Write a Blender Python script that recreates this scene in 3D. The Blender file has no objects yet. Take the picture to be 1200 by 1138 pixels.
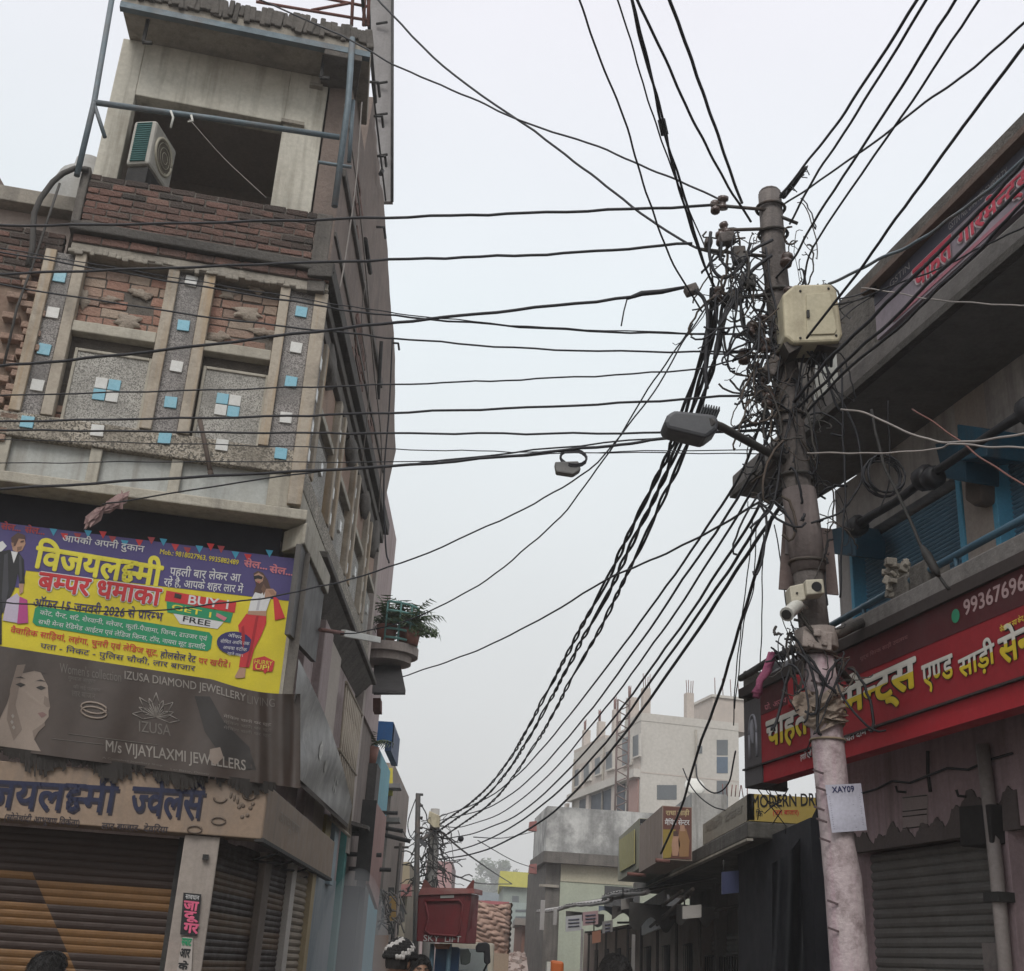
import bpy, bmesh, math, random
from mathutils import Vector, Matrix
RND = random.Random(11)
SC = bpy.context.scene
COL = SC.collection
# ------------------------------------------------------------------ camera
F_, CX, CY, EYE = 1400.0, 600.0, 569.0, 1.65
ROLL = math.radians(3.5); PITCH = math.atan(562 / F_)
CR, SR, CP, SP = math.cos(ROLL), math.sin(ROLL), math.cos(PITCH), math.sin(PITCH)

def ray(px, py):
    x = (px - CX) / F_; y = -(py - CY) / F_
    xr = x * CR - y * SR; yu = x * SR + y * CR
    return Vector((xr, CP - yu * SP, SP + yu * CP))

def onY(px, py, Y):
    r = ray(px, py); t = Y / r.y
    return Vector((r.x * t, Y, EYE + r.z * t))

def onX(px, py, X):
    r = ray(px, py); t = X / r.x
    return Vector((X, r.y * t, EYE + r.z * t))

cam_d = bpy.data.cameras.new('camera'); cam = bpy.data.objects.new('camera', cam_d); COL.objects.link(cam)
right = Vector((1, 0, 0)) * CR + Vector((0, -SP, CP)) * SR
up = Vector((1, 0, 0)) * -SR + Vector((0, -SP, CP)) * CR
fwd = Vector((0, CP, SP))
m = Matrix((right, up, -fwd)).transposed().to_4x4(); m.translation = Vector((0, 0, EYE))
cam.matrix_world = m
cam_d.sensor_fit = 'HORIZONTAL'; cam_d.sensor_width = 36; cam_d.lens = 36 * F_ / 1200
cam_d.clip_start = 0.05; cam_d.clip_end = 5000
SC.camera = cam

# ------------------------------------------------------------------ frames (vertical planes)
class Fr:
    """a vertical plane: u runs along it, w out of it, z up"""
    def __init__(s, P, az):
        a = math.radians(az); s.P = Vector((P[0], P[1], 0)); s.d = Vector((math.cos(a), math.sin(a), 0))
        s.n = Vector((s.d.y, -s.d.x, 0))
    def p(s, u, w, z): return s.P + s.d * u + s.n * w + Vector((0, 0, z))
    def pt(s, px, py, w=0.0):
        r = ray(px, py); o = s.P + s.n * w
        t = o.dot(s.n) / r.dot(s.n)
        return Vector((r.x * t, r.y * t, EYE + r.z * t))
    def uz(s, px, py, w=0.0):
        q = s.pt(px, py, w); return (q - s.P).dot(s.d), q.z
    def u(s, px, py, w=0.0): return s.uz(px, py, w)[0]
    def z(s, px, py, w=0.0): return s.uz(px, py, w)[1]

# ------------------------------------------------------------------ mesh builder
class MB:
    def __init__(s): s.v = []; s.f = []; s.m = []; s.s = []
    def add(s, vs, fs, mi=0, sm=False):
        b = len(s.v); s.v += [Vector(v) for v in vs]
        for f in fs: s.f.append([b + i for i in f]); s.m.append(mi); s.s.append(sm)
        return s
    def hexa(s, p, mi=0):   # 4 bottom ccw + 4 top ccw
        return s.add(p, [(3, 2, 1, 0), (4, 5, 6, 7), (0, 1, 5, 4), (1, 2, 6, 5), (2, 3, 7, 6), (3, 0, 4, 7)], mi)
    def box(s, fr, u0, u1, w0, w1, z0, z1, mi=0):
        if u0 > u1: u0, u1 = u1, u0
        if w0 > w1: w0, w1 = w1, w0
        if z0 > z1: z0, z1 = z1, z0
        q = [(u0, w1), (u1, w1), (u1, w0), (u0, w0)]
        return s.hexa([fr.p(u, w, z0) for u, w in q] + [fr.p(u, w, z1) for u, w in q], mi)
    def obox(s, c, sx, sy, sz, ax=None, mi=0):   # centre, full sizes, 3x3 axes
        c = Vector(c); A = ax or Matrix.Identity(3); X, Y, Z = A.col[0] * sx / 2, A.col[1] * sy / 2, A.col[2] * sz / 2
        q = [-X - Y, X - Y, X + Y, -X + Y]
        return s.hexa([c + k - Z for k in q] + [c + k + Z for k in q], mi)
    def prism(s, poly, vec, mi=0):
        n = len(poly); vec = Vector(vec); a = [Vector(p) for p in poly]
        return s.add(a + [p + vec for p in a], [list(range(n))[::-1], list(range(n, 2 * n))] +
                     [(i, (i + 1) % n, n + (i + 1) % n, n + i) for i in range(n)], mi)
    def plan(s, pts, z0, z1, mi=0): return s.prism([(p[0], p[1], z0) for p in pts], (0, 0, z1 - z0), mi)
    def poly(s, pts, mi=0): return s.add(pts, [list(range(len(pts)))], mi)
    def pxpoly(s, fr, pts, w, th, mi=0):
        return s.prism([fr.pt(x, y, w) for x, y in pts], fr.n * -th, mi)
    def tube(s, pts, r, n=6, mi=0, sm=True):
        pts = [Vector(p) for p in pts]; k = len(pts); R = r if isinstance(r, (list, tuple)) else [r] * k
        vs = []; prev = None
        for i in range(k):
            t = (pts[min(i + 1, k - 1)] - pts[max(i - 1, 0)])
            if t.length < 1e-9: t = Vector((0, 0, 1))
            t.normalize()
            if prev is None:
                a = Vector((0, 0, 1)) if abs(t.z) < .9 else Vector((1, 0, 0)); x = t.cross(a).normalized()
            else:
                x = prev - t * prev.dot(t); x = x.normalized() if x.length > 1e-6 else t.orthogonal().normalized()
            prev = x; y = t.cross(x)
            for j in range(n):
                a = 2 * math.pi * j / n; vs.append(pts[i] + (x * math.cos(a) + y * math.sin(a)) * R[i])
        fs = [(i * n + j, i * n + (j + 1) % n, (i + 1) * n + (j + 1) % n, (i + 1) * n + j) for i in range(k - 1) for j in range(n)]
        s.add(vs, fs, mi, sm); b = len(s.v) - k * n
        s.f += [[b + j for j in range(n)][::-1], [b + (k - 1) * n + j for j in range(n)]]; s.m += [mi, mi]; s.s += [False, False]
        return s
    def ell(s, c, rx, ry, rz, n=10, k=7, mi=0, ax=None, jit=0):
        A = ax or Matrix.Identity(3); c = Vector(c); vs = []
        for i in range(1, k):
            th = math.pi * i / k
            for j in range(n):
                a = 2 * math.pi * j / n; q = 1 + RND.uniform(-jit, jit)
                vs.append(c + A @ Vector((rx * math.sin(th) * math.cos(a) * q, ry * math.sin(th) * math.sin(a) * q, rz * math.cos(th) * q)))
        vs += [c + A @ Vector((0, 0, rz)), c + A @ Vector((0, 0, -rz))]
        fs = [(i * n + j, (i + 1) * n + j, (i + 1) * n + (j + 1) % n, i * n + (j + 1) % n) for i in range(k - 2) for j in range(n)]
        T, B = len(vs) - 2, len(vs) - 1
        fs += [(T, j, (j + 1) % n) for j in range(n)] + [(B, (k - 2) * n + (j + 1) % n, (k - 2) * n + j) for j in range(n)]
        return s.add(vs, fs, mi, True)
    def grid(s, fn, nu, nv, mi=0, sm=True):   # fn(a,b) with a,b in 0..1
        vs = [fn(i / nu, j / nv) for j in range(nv + 1) for i in range(nu + 1)]
        fs = [(j * (nu + 1) + i, j * (nu + 1) + i + 1, (j + 1) * (nu + 1) + i + 1, (j + 1) * (nu + 1) + i) for j in range(nv) for i in range(nu)]
        return s.add(vs, fs, mi, sm)
    def build(s, name, mats, parent=None, label=None, cat=None, group=None, kind=None, bevel=0, base=None, fix=True):
        if not isinstance(mats, (list, tuple)): mats = [mats]
        if parent is not None: o0 = parent['_o']; o0 = Vector(o0)
        elif base is not None: o0 = Vector(base)
        elif s.v:
            xs = [v.x for v in s.v]; ys = [v.y for v in s.v]; zs = [v.z for v in s.v]
            o0 = Vector(((min(xs) + max(xs)) / 2, (min(ys) + max(ys)) / 2, min(zs)))
        else: o0 = Vector()
        me = bpy.data.meshes.new(name); me.from_pydata([v - o0 for v in s.v], [], s.f)
        for mm in mats: me.materials.append(mm)
        me.polygons.foreach_set('material_index', s.m); me.polygons.foreach_set('use_smooth', s.s)
        if fix:
            bm = bmesh.new(); bm.from_mesh(me); bmesh.ops.recalc_face_normals(bm, faces=bm.faces); bm.to_mesh(me); bm.free()
        me.update()
        o = bpy.data.objects.new(name, me); COL.objects.link(o)
        if parent is not None: o.parent = parent
        else: o.location = o0
        ORI[o.name] = tuple(o0); o['_o'] = tuple(o0)
        if bevel:
            b = o.modifiers.new('bevel', 'BEVEL'); b.width = bevel; b.segments = 2; b.limit_method = 'ANGLE'; b.angle_limit = math.radians(40)
        if label: o['label'] = label
        if cat: o['category'] = cat
        if group: o['group'] = group
        if kind: o['kind'] = kind
        return o
ORI = {}

def thing(name, label, cat, loc, group=None, kind=None):
    o = bpy.data.objects.new(name, None); COL.objects.link(o); o.location = loc; o['_o'] = tuple(loc)
    o['label'] = label; o['category'] = cat; o.empty_display_size = .2
    if group: o['group'] = group
    if kind: o['kind'] = kind
    return o

# ------------------------------------------------------------------ materials
MATS = {}
def hexc(c): return (c[0], c[1], c[2], 1)
def mat(name, c, c2=None, scale=3.0, rough=.85, bump=0.0, bscale=40.0, metal=0.0, spec=.3, streak=None, sk=.5, island=None, fine=.25, contrast=.25, dirt=None, dk=.5, dscale=1.3, ss=1.0):
    if name in MATS: return MATS[name]
    M = bpy.data.materials.new(name); M.use_nodes = True; nt = M.node_tree; N = nt.nodes; L = nt.links
    b = N['Principled BSDF']; b.inputs['Roughness'].default_value = rough; b.inputs['Metallic'].default_value = metal
    b.inputs['Specular IOR Level'].default_value = spec
    tc = N.new('ShaderNodeTexCoord')
    def noise(sc, det=5, vec=None, ro=.6):
        n = N.new('ShaderNodeTexNoise'); n.inputs['Scale'].default_value = sc; n.inputs['Detail'].default_value = det; n.inputs['Roughness'].default_value = ro
        L.new(vec or tc.outputs['Object'], n.inputs['Vector']); return n.outputs['Fac']
    def rng(fac, a, z, lo=0.0, hi=1.0):
        r = N.new('ShaderNodeMapRange'); r.inputs[1].default_value = a; r.inputs[2].default_value = z; r.inputs[3].default_value = lo; r.inputs[4].default_value = hi
        L.new(fac, r.inputs[0]); return r.outputs[0]
    def mix(fac, A, B, mode='MIX'):
        x = N.new('ShaderNodeMix'); x.data_type = 'RGBA'; x.blend_type = mode
        if isinstance(fac, (int, float)): x.inputs[0].default_value = fac
        else: L.new(fac, x.inputs[0])
        for k, q in ((6, A), (7, B)):
            if isinstance(q, tuple): x.inputs[k].default_value = q
            else: L.new(q, x.inputs[k])
        return x.outputs[2]
    c2 = c2 or tuple(k * .75 for k in c)
    col = mix(rng(noise(scale), .5 - contrast, .5 + contrast), hexc(c), hexc(c2))
    if island:
        g = N.new('ShaderNodeNewGeometry'); cr = N.new('ShaderNodeValToRGB'); L.new(g.outputs['Random Per Island'], cr.inputs[0])
        el = cr.color_ramp.elements; el[0].color = hexc(island[0]); el[1].color = hexc(island[-1])
        for i, k in enumerate(island[1:-1]): e = el.new((i + 1) / (len(island) - 1)); e.color = hexc(k)
        col = mix(.65, col, cr.outputs[0])
    if fine: col = mix(fine, col, mix(rng(noise(scale * 14, 3), .3, .7), (.35, .35, .35, 1), (1.0, 1.0, 1.0, 1)), 'MULTIPLY')
    if dirt: col = mix(rng(noise(dscale, 8, None, .7), .48, .68, 0, dk), col, hexc(dirt))
    if streak:
        mp = N.new('ShaderNodeMapping'); mp.inputs['Scale'].default_value = (5 * ss, 5 * ss, .35 * ss); L.new(tc.outputs['Object'], mp.inputs[0])
        col = mix(rng(noise(1.6, 6, mp.outputs[0]), .48, .72, 0, sk), col, hexc(streak))
    L.new(col, b.inputs['Base Color'])
    if bump:
        bp = N.new('ShaderNodeBump'); bp.inputs['Strength'].default_value = bump; bp.inputs['Distance'].default_value = .02
        L.new(noise(bscale, 6), bp.inputs['Height']); L.new(bp.outputs[0], b.inputs['Normal'])
    L.new(rng(noise(scale * 2.3), .3, .7, max(0, rough - .1), min(1, rough + .1)), b.inputs['Roughness'])
    MATS[name] = M; return M

def terrazzo(name, base, dark, light, scale=90, wear=None):
    if name in MATS: return MATS[name]
    M = bpy.data.materials.new(name); M.use_nodes = True; nt = M.node_tree; N = nt.nodes; L = nt.links; b = N['Principled BSDF']; b.inputs['Roughness'].default_value = .8
    tc = N.new('ShaderNodeTexCoord'); v = N.new('ShaderNodeTexVoronoi'); v.inputs['Scale'].default_value = scale; L.new(tc.outputs['Object'], v.inputs['Vector'])
    r = N.new('ShaderNodeValToRGB'); r.color_ramp.interpolation = 'CONSTANT'; e = r.color_ramp.elements; e[0].color = hexc(dark); e[1].color = hexc(light); e[1].position = .62; k = e.new(.3); k.color = hexc(base)
    sep = N.new('ShaderNodeSeparateColor'); L.new(v.outputs['Color'], sep.inputs[0]); L.new(sep.outputs[0], r.inputs[0])
    n = N.new('ShaderNodeTexNoise'); n.inputs['Scale'].default_value = 2.5; n.inputs['Detail'].default_value = 6; L.new(tc.outputs['Object'], n.inputs['Vector'])
    mr = N.new('ShaderNodeMapRange'); mr.inputs[1].default_value = .40; mr.inputs[2].default_value = .66; mr.inputs[4].default_value = .72; L.new(n.outputs['Fac'], mr.inputs[0])
    x = N.new('ShaderNodeMix'); x.data_type = 'RGBA'; L.new(mr.outputs[0], x.inputs[0]); L.new(r.outputs[0], x.inputs[6]); x.inputs[7].default_value = hexc(wear or tuple(q * .55 for q in base))
    L.new(x.outputs[2], b.inputs['Base Color'])
    bp = N.new('ShaderNodeBump'); bp.inputs['Strength'].default_value = .4; bp.inputs['Distance'].default_value = .01; L.new(v.outputs['Distance'], bp.inputs['Height']); L.new(bp.outputs[0], b.inputs['Normal'])
    MATS[name] = M; return M

# ------------------------------------------------------------------ lettering (built-in fonts; conjuncts assembled by hand)
VIR = '\u094d'
STEM = set('खगघचजझञणतथधनपबभमयलवशषस')
CONS = set(chr(k) for k in range(0x915, 0x93a))
_tc = bpy.data.curves.new('lettering_source', 'FONT'); _to = bpy.data.objects.new('lettering_source', _tc); COL.objects.link(_to)
_tc.resolution_u = 3; _cache = {}
def raw(s, bold):
    k = (s, bold)
    if k not in _cache:
        _tc.body = s; bpy.context.view_layer.update()
        me = _to.evaluated_get(bpy.context.evaluated_depsgraph_get()).to_mesh()
        _cache[k] = ([(v.co.x, v.co.y) for v in me.vertices], [tuple(p.vertices) for p in me.polygons])
        _to.evaluated_get(bpy.context.evaluated_depsgraph_get()).to_mesh_clear()
    return _cache[k]
def adv(s):
    return max(p[0] for p in raw(s + 'l', 0)[0]) - max(p[0] for p in raw('l', 0)[0])
def strokes(paths, w):
    vs = []; fs = []
    for path in paths:
        for (x0, y0), (x1, y1) in zip(path, path[1:]):
            d = math.hypot(x1 - x0, y1 - y0) or 1e-6; tx, ty = (x1 - x0) / d, (y1 - y0) / d; nx, ny = -ty * w / 2, tx * w / 2; ex, ey = tx * w * .3, ty * w * .3; b = len(vs)
            vs += [(x0 - ex + nx, y0 - ey + ny), (x0 - ex - nx, y0 - ey - ny), (x1 + ex - nx, y1 + ey - ny), (x1 + ex + nx, y1 + ey + ny)]; fs.append((b, b + 1, b + 2, b + 3))
    return vs, fs
KSH = [[(0, .6), (.66, .6)], [(.53, .6), (.53, 0)], [(.3, .6), (.3, .48), (.14, .44), (.09, .34), (.18, .27), (.34, .28), (.53, .28)], [(.2, .27), (.12, .18), (.14, .06), (.26, .02), (.36, .1), (.32, .18)]]
def letters(s, bold):
    """vertices and faces of one line of writing"""
    if not any(ord(c) > 0x900 and ord(c) < 0x980 for c in s): return raw(s, bold)
    out = []; cs = list(s); i = 0; clusters = []
    while i < len(cs):
        if cs[i] in CONS:
            j = i + 1
            while j < len(cs) and cs[j] == VIR and j + 1 < len(cs) and cs[j + 1] in CONS: j += 2
            c = cs[i:j]; rest = []
            while j < len(cs) and (0x900 <= ord(cs[j]) <= 0x903 or 0x93a <= ord(cs[j]) <= 0x94f or 0x962 <= ord(cs[j]) <= 0x963): rest.append(cs[j]); j += 1
            cons = [k for k in c if k != VIR]; toks = []; reph = False; q = 0
            if len(cons) > 1 and cons[0] == 'र': reph = True; cons = cons[1:]
            while q < len(cons):
                k = cons[q]; last = q == len(cons) - 1
                if k == 'क' and not last and cons[q + 1] == 'ष': toks.append('KSH' if q + 1 == len(cons) - 1 else 'KSH~'); q += 2; continue
                if k == 'र' and q > 0 and last: toks.append('/'); q += 1; continue
                if last or (q + 1 == len(cons) - 1 and cons[q + 1] == 'र'): toks.append(k)
                else: toks.append(k + '~' if k in STEM else k + VIR)
                q += 1
            if 'ि' in rest: toks = ['ि'] + toks; rest.remove('ि')
            if reph: rest.append('^')
            toks += rest; clusters += toks; i = j
        else: clusters.append(cs[i]); i += 1
    vs = []; fs = []; x = 0.0; run = ''
    def put(g, dx):
        b = len(vs); vs.extend((px + dx, py) for px, py in g[0]); fs.extend(tuple(b + k for k in f) for f in g[1])
    def flush():
        nonlocal run, x
        if run: put(raw(run, bold), x); x += adv(run); run = ''
    for t in clusters:
        if t in ('KSH', 'KSH~'):
            flush(); g = strokes([[(min(a, .47), b) for a, b in p] for p in KSH if t == 'KSH' or p is not KSH[1]], .07 + bold * 1.2); put(g, x); x += .66 if t == 'KSH' else .47
        elif t == '^': flush(); put(strokes([[(-.44, .64), (-.40, .76), (-.28, .83), (-.16, .80), (-.10, .72)]], .07 + bold * 2), x)
        elif t == '/': flush(); put(strokes([[(-.36, .06), (-.16, .2)]], .07 + bold * 2), x)
        elif len(t) == 2 and t[1] == '~':
            flush(); V, Fc = raw(t[0], bold); cut = adv(t[0]) - .19; bm = bmesh.new()
            bv = [bm.verts.new((a, b, 0)) for a, b in V]
            for f in Fc:
                try: bm.faces.new([bv[k] for k in f])
                except ValueError: pass
            bmesh.ops.bisect_plane(bm, geom=bm.verts[:] + bm.edges[:] + bm.faces[:], plane_co=(cut, 0, 0), plane_no=(1, 0, 0), clear_outer=True)
            bm.verts.index_update(); put(([(v.co.x, v.co.y) for v in bm.verts], [tuple(v.index for v in f.verts) for f in bm.faces]), x); bm.free(); x += cut
        else: run += t
    flush(); return vs, fs
def thick(V, Fc, bold):
    """bolder strokes: the outline laid again around itself, each copy a hair behind the last"""
    out = [(a, b, 0.0) for a, b in V]; fs = [tuple(f) for f in Fc]; n = len(V)
    if bold > .004:
        k = 8 if bold >= .025 else 4
        for i in range(k):
            an = 2 * math.pi * (i + .5 * (k == 4)) / k; base = len(out)
            out += [(a + math.cos(an) * bold, b + math.sin(an) * bold, -.00025 * (i + 1)) for a, b in V]; fs += [tuple(base + q for q in f) for f in Fc]
    return out, fs
def text(s, fr, bl, br, tl, w, mt, parent, bold=0.0, name='lettering', grow=0.0, dz=0.0, du=0.0, arr=None, hgt=None, clip=None):
    """writing fitted between pixel corners on plane w of a frame"""
    V, Fc = letters(s, 0.0)
    if not V: return
    V, Fc = thick(V, Fc, bold)
    x0 = min(v[0] for v in V); x1 = max(v[0] for v in V); y0 = min(v[1] for v in V); y1 = max(v[1] for v in V)
    ub, zb = fr.uz(*bl, w); ur, zr = fr.uz(*br, w); zt = fr.z(*tl, w)
    H = (zt - zb)
    mb = MB()
    mb.add([fr.p(ub + du + (a - x0) / (x1 - x0) * (ur - ub), w + l, zb + dz + (zr - zb) * (a - x0) / (x1 - x0) + (b - y0) / (y1 - y0) * H) for a, b, l in V], Fc)
    return mb.build(name, mt, parent, fix=False)
# ------------------------------------------------------------------ palette
CONC = mat('weathered_concrete', (.36, .33, .28), (.26, .235, .20), 2.5, .9, .5, 30, streak=(.10, .09, .08), sk=.55, dirt=(.13, .12, .11), dk=.5)
CONC_L = mat('pale_concrete', (.50, .47, .40), (.37, .34, .28), 2.0, .9, .35, 30, streak=(.16, .15, .13), sk=.55, dirt=(.22, .20, .17), dk=.45)
CONC_D = mat('dark_concrete', (.16, .145, .13), (.09, .083, .076), 3, .92, .7, 25, streak=(.04, .037, .034), sk=.6)
BLACKCON = mat('blackened_concrete', (.06, .056, .052), (.10, .092, .084), 4, .95, .8, 25, dirt=(.03, .028, .026))
CREAM = mat('cream_wall', (.60, .575, .50), (.50, .475, .41), 1.6, .85, .25, 20, streak=(.20, .18, .145), sk=.75, dirt=(.30, .27, .21), dk=.5)
BROWNPL = mat('brown_plaster', (.235, .185, .16), (.17, .135, .118), 2.2, .92, .6, 22, dirt=(.11, .09, .08), dk=.7, streak=(.13, .105, .09), sk=.5)
PALE = mat('pale_panel_paint', (.50, .52, .50), (.40, .41, .39), 2.4, .8, .2, 20, streak=(.20, .18, .15), sk=.6, dirt=(.28, .26, .22), dk=.4)
WOODISH = mat('stained_pilaster', (.45, .40, .33), (.36, .31, .25), 2.0, .85, .4, 35, streak=(.34, .21, .09), sk=.65, dirt=(.17, .15, .125), dk=.75, dscale=2.2)
BRICK = mat('brick', (.185, .105, .085), (.12, .072, .06), 5, .95, 1.0, 40, island=[(.22, .12, .095), (.14, .082, .068), (.20, .115, .093), (.10, .072, .062), (.165, .095, .077), (.24, .15, .12)], dirt=(.05, .043, .038), dk=.85, dscale=2.4)
BRICKB = mat('blackened_brick', (.075, .06, .055), (.05, .045, .042), 5, .95, .8, 60, island=[(.09, .065, .055), (.05, .045, .04), (.12, .07, .055)])
MORTAR = mat('mortar', (.16, .14, .12), (.10, .09, .08), 8, .95, .8, 50)
RUBBLE = mat('exposed_rubble', (.27, .17, .13), (.36, .31, .25), 4, .95, .9, 40, island=[(.34, .16, .115), (.42, .34, .27), (.30, .14, .10), (.33, .16, .12), (.38, .19, .14), (.24, .17, .14)], dirt=(.14, .12, .10))
TERR = terrazzo('terrazzo_panel', (.33, .315, .285), (.17, .165, .15), (.44, .425, .39), 110)
TERR_D = terrazzo('terrazzo_strip', (.23, .215, .205), (.13, .12, .115), (.32, .30, .285), 110)
TERR_B = terrazzo('pebble_band', (.25, .22, .175), (.10, .09, .075), (.40, .36, .30), 70)
BLUET = mat('blue_tile', (.23, .49, .60), (.19, .43, .54), 9, .3, .05, 60, spec=.5, dirt=(.30, .40, .42), dk=.4)
WHITET = mat('white_tile', (.68, .68, .66), (.58, .58, .55), 9, .3, .05, 60, spec=.5, dirt=(.45, .43, .40), dk=.4)
STEEL_B = mat('blue_grey_pipe', (.16, .21, .24), (.11, .14, .16), 6, .6, .2, 50, metal=.2, dirt=(.20, .12, .08), dk=.4)
RUST = mat('rusty_red_pipe', (.22, .10, .085), (.13, .065, .055), 8, .85, .4, 60)
IRON = mat('dark_iron', (.055, .052, .05), (.03, .03, .03), 6, .7, .2, 60, metal=.3)
BLACKC = mat('cable_black', (.018, .019, .024), (.03, .03, .034), 5, .6, 0)
DARKW = mat('dim_room_wall', (.50, .44, .39), (.42, .37, .33), 2, .95, .3, 20)
WHITE = mat('white_enamel', (.66, .66, .62), (.55, .55, .51), 4, .55, .05, 30, dirt=(.35, .33, .29), dk=.4)
PLAST = mat('aged_white_plastic', (.52, .49, .40), (.43, .40, .32), 4, .6, .1, 30, streak=(.25, .22, .17), sk=.5)
PINKW = mat('pinkish_limewash', (.44, .36, .35), (.36, .29, .285), 2.2, .9, .35, 25, streak=(.16, .12, .115), sk=.55, dirt=(.20, .16, .15), dk=.5)
def flat(n, c, rough=.55, k=.85, spec=.3): return mat(n, c, tuple(q * k for q in c), 5, rough, 0, 30, fine=.12, spec=spec, dirt=tuple(q * .6 + .02 for q in c), dk=.35)
P_YEL = flat('print_yellow', (.66, .55, .03)); P_PUR = flat('print_purple', (.075, .06, .19)); P_WHT = flat('print_white', (.66, .66, .66)); P_RED = flat('print_red', (.56, .035, .04))
P_GRN = flat('print_green', (.02, .27, .12)); P_NAVY = flat('print_navy', (.035, .03, .13)); P_BLK = flat('print_black', (.02, .02, .022)); P_YLT = flat('print_light_yellow', (.74, .66, .06))
P_SKIN = flat('print_skin', (.42, .25, .17)); P_HAIR = flat('print_hair', (.09, .05, .04)); P_PINK = flat('print_pink', (.60, .20, .24)); P_CYAN = flat('print_cyan', (.05, .33, .50)); P_LILAC = flat('print_lilac', (.48, .42, .52)); P_MAG = flat('print_magenta', (.42, .06, .22))
FLEX = mat('faded_grey_flex', (.058, .040, .031), (.042, .029, .023), 1.4, .42, .05, 10, spec=.5, dirt=(.08, .068, .059), dk=.4)
FLEXTXT = flat('faded_print', (.15, .135, .12)); FLEXTXT2 = flat('faded_print_bright', (.27, .245, .22)); FLEXFACE = flat('faded_face_print', (.26, .21, .175)); FLEXDK = flat('faded_dark_print', (.035, .031, .029))

# ------------------------------------------------------------------ sky and light
W = bpy.data.worlds.new('World'); SC.world = W; W.use_nodes = True; nt = W.node_tree; N = nt.nodes; L = nt.links
bg = N['Background']; sky = N.new('ShaderNodeTexSky'); sky.sky_type = 'NISHITA'; sky.sun_disc = False
SUN_EL, SUN_AZ = math.radians(46), math.radians(192)      # azimuth measured from +Y clockwise
sky.sun_elevation = SUN_EL; sky.sun_rotation = SUN_AZ; sky.air_density = 1.6; sky.dust_density = 5.0; sky.ozone_density = 1.0
hsv = N.new('ShaderNodeHueSaturation'); hsv.inputs['Saturation'].default_value = .12; L.new(sky.outputs[0], hsv.inputs['Color'])
# overcast deck: brightens towards the zenith, a little cool overhead and neutral near the horizon
tc = N.new('ShaderNodeTexCoord'); sep = N.new('ShaderNodeSeparateXYZ'); L.new(tc.outputs['Generated'], sep.inputs[0])
ramp = N.new('ShaderNodeValToRGB'); L.new(sep.outputs['Z'], ramp.inputs[0]); e = ramp.color_ramp.elements
e[0].position = 0; e[0].color = (6.4, 6.4, 6.35, 1); e[1].position = 1; e[1].color = (14.5, 14.3, 14.6, 1)
k = e.new(.22); k.color = (7.1, 7.35, 7.45, 1); k = e.new(.5); k.color = (7.9, 8.6, 9.0, 1); k = e.new(.72); k.color = (9.0, 8.9, 9.6, 1)
cl = N.new('ShaderNodeTexNoise'); cl.inputs['Scale'].default_value = 1.6; cl.inputs['Detail'].default_value = 4; L.new(tc.outputs['Generated'], cl.inputs['Vector'])
mr = N.new('ShaderNodeMapRange'); mr.inputs[1].default_value = .3; mr.inputs[2].default_value = .7; mr.inputs[3].default_value = .93; mr.inputs[4].default_value = 1.07; L.new(cl.outputs['Fac'], mr.inputs[0])
mul = N.new('ShaderNodeMix'); mul.data_type = 'RGBA'; mul.blend_type = 'MULTIPLY'; mul.inputs[0].default_value = 1; L.new(ramp.outputs[0], mul.inputs[6]); L.new(mr.outputs[0], mul.inputs[7])
mx = N.new('ShaderNodeMix'); mx.data_type = 'RGBA'; mx.inputs[0].default_value = .82; L.new(hsv.outputs[0], mx.inputs[6]); L.new(mul.outputs[2], mx.inputs[7])
L.new(mx.outputs[2], bg.inputs['Color']); bg.inputs['Strength'].default_value = .1
sd = bpy.data.lights.new('sun', 'SUN'); sd.energy = 1.5; sd.angle = math.radians(25); sd.color = (1, .96, .9); so = bpy.data.objects.new('sun', sd); COL.objects.link(so)
sv = Vector((math.sin(SUN_AZ) * math.cos(SUN_EL), math.cos(SUN_AZ) * math.cos(SUN_EL), math.sin(SUN_EL)))
so.rotation_euler = sv.to_track_quat('Z', 'Y').to_euler(); so.location = sv * 50
SC.view_settings.view_transform = 'Standard'; SC.view_settings.look = 'None'; SC.view_settings.gamma = 1; SC.view_settings.exposure = 0.22

# ------------------------------------------------------------------ ground
def gz(y):
    if y < 28: return 0.0
    t = min(1, (y - 28) / 40); return 2.2 * t * t * (3 - 2 * t)
ys = [-400, -60, -12, 0, 6, 12, 18, 24, 28, 32, 36, 40, 44, 48, 52, 56, 60, 64, 68, 90, 150, 400, 1500]; xs = [-1500, -200, -40, -8, 8, 40, 200, 1500]
g = MB(); g.add([(x, y, gz(y) - .01) for y in ys for x in xs], [(j * 8 + i, j * 8 + i + 1, j * 8 + i + 9, j * 8 + i + 8) for j in range(len(ys) - 1) for i in range(7)], 0, True)
g.build('ground', mat('dusty_earth', (.20, .17, .14), (.13, .115, .10), 1.2, .95, .6, 12, dirt=(.09, .08, .07)), kind='structure', base=(0, 0, 0))
r_ = MB(); ry = [y for y in ys if -12 <= y <= 150]; xl = lambda y: -1.75; xr = lambda y: 2.5
r_.add([(x, y, gz(y) - .002) for y in ry for x in (xl(y), 0.3, xr(y))], [(j * 3 + i, j * 3 + i + 1, j * 3 + i + 4, j * 3 + i + 3) for j in range(len(ry) - 1) for i in range(2)], 0, True)
r_.build('road', mat('worn_asphalt', (.07, .066, .062), (.05, .048, .046), 2, .92, .6, 30, dirt=(.16, .14, .115), dk=.7, dscale=.7), kind='structure', base=(0, 0, 0))

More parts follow.
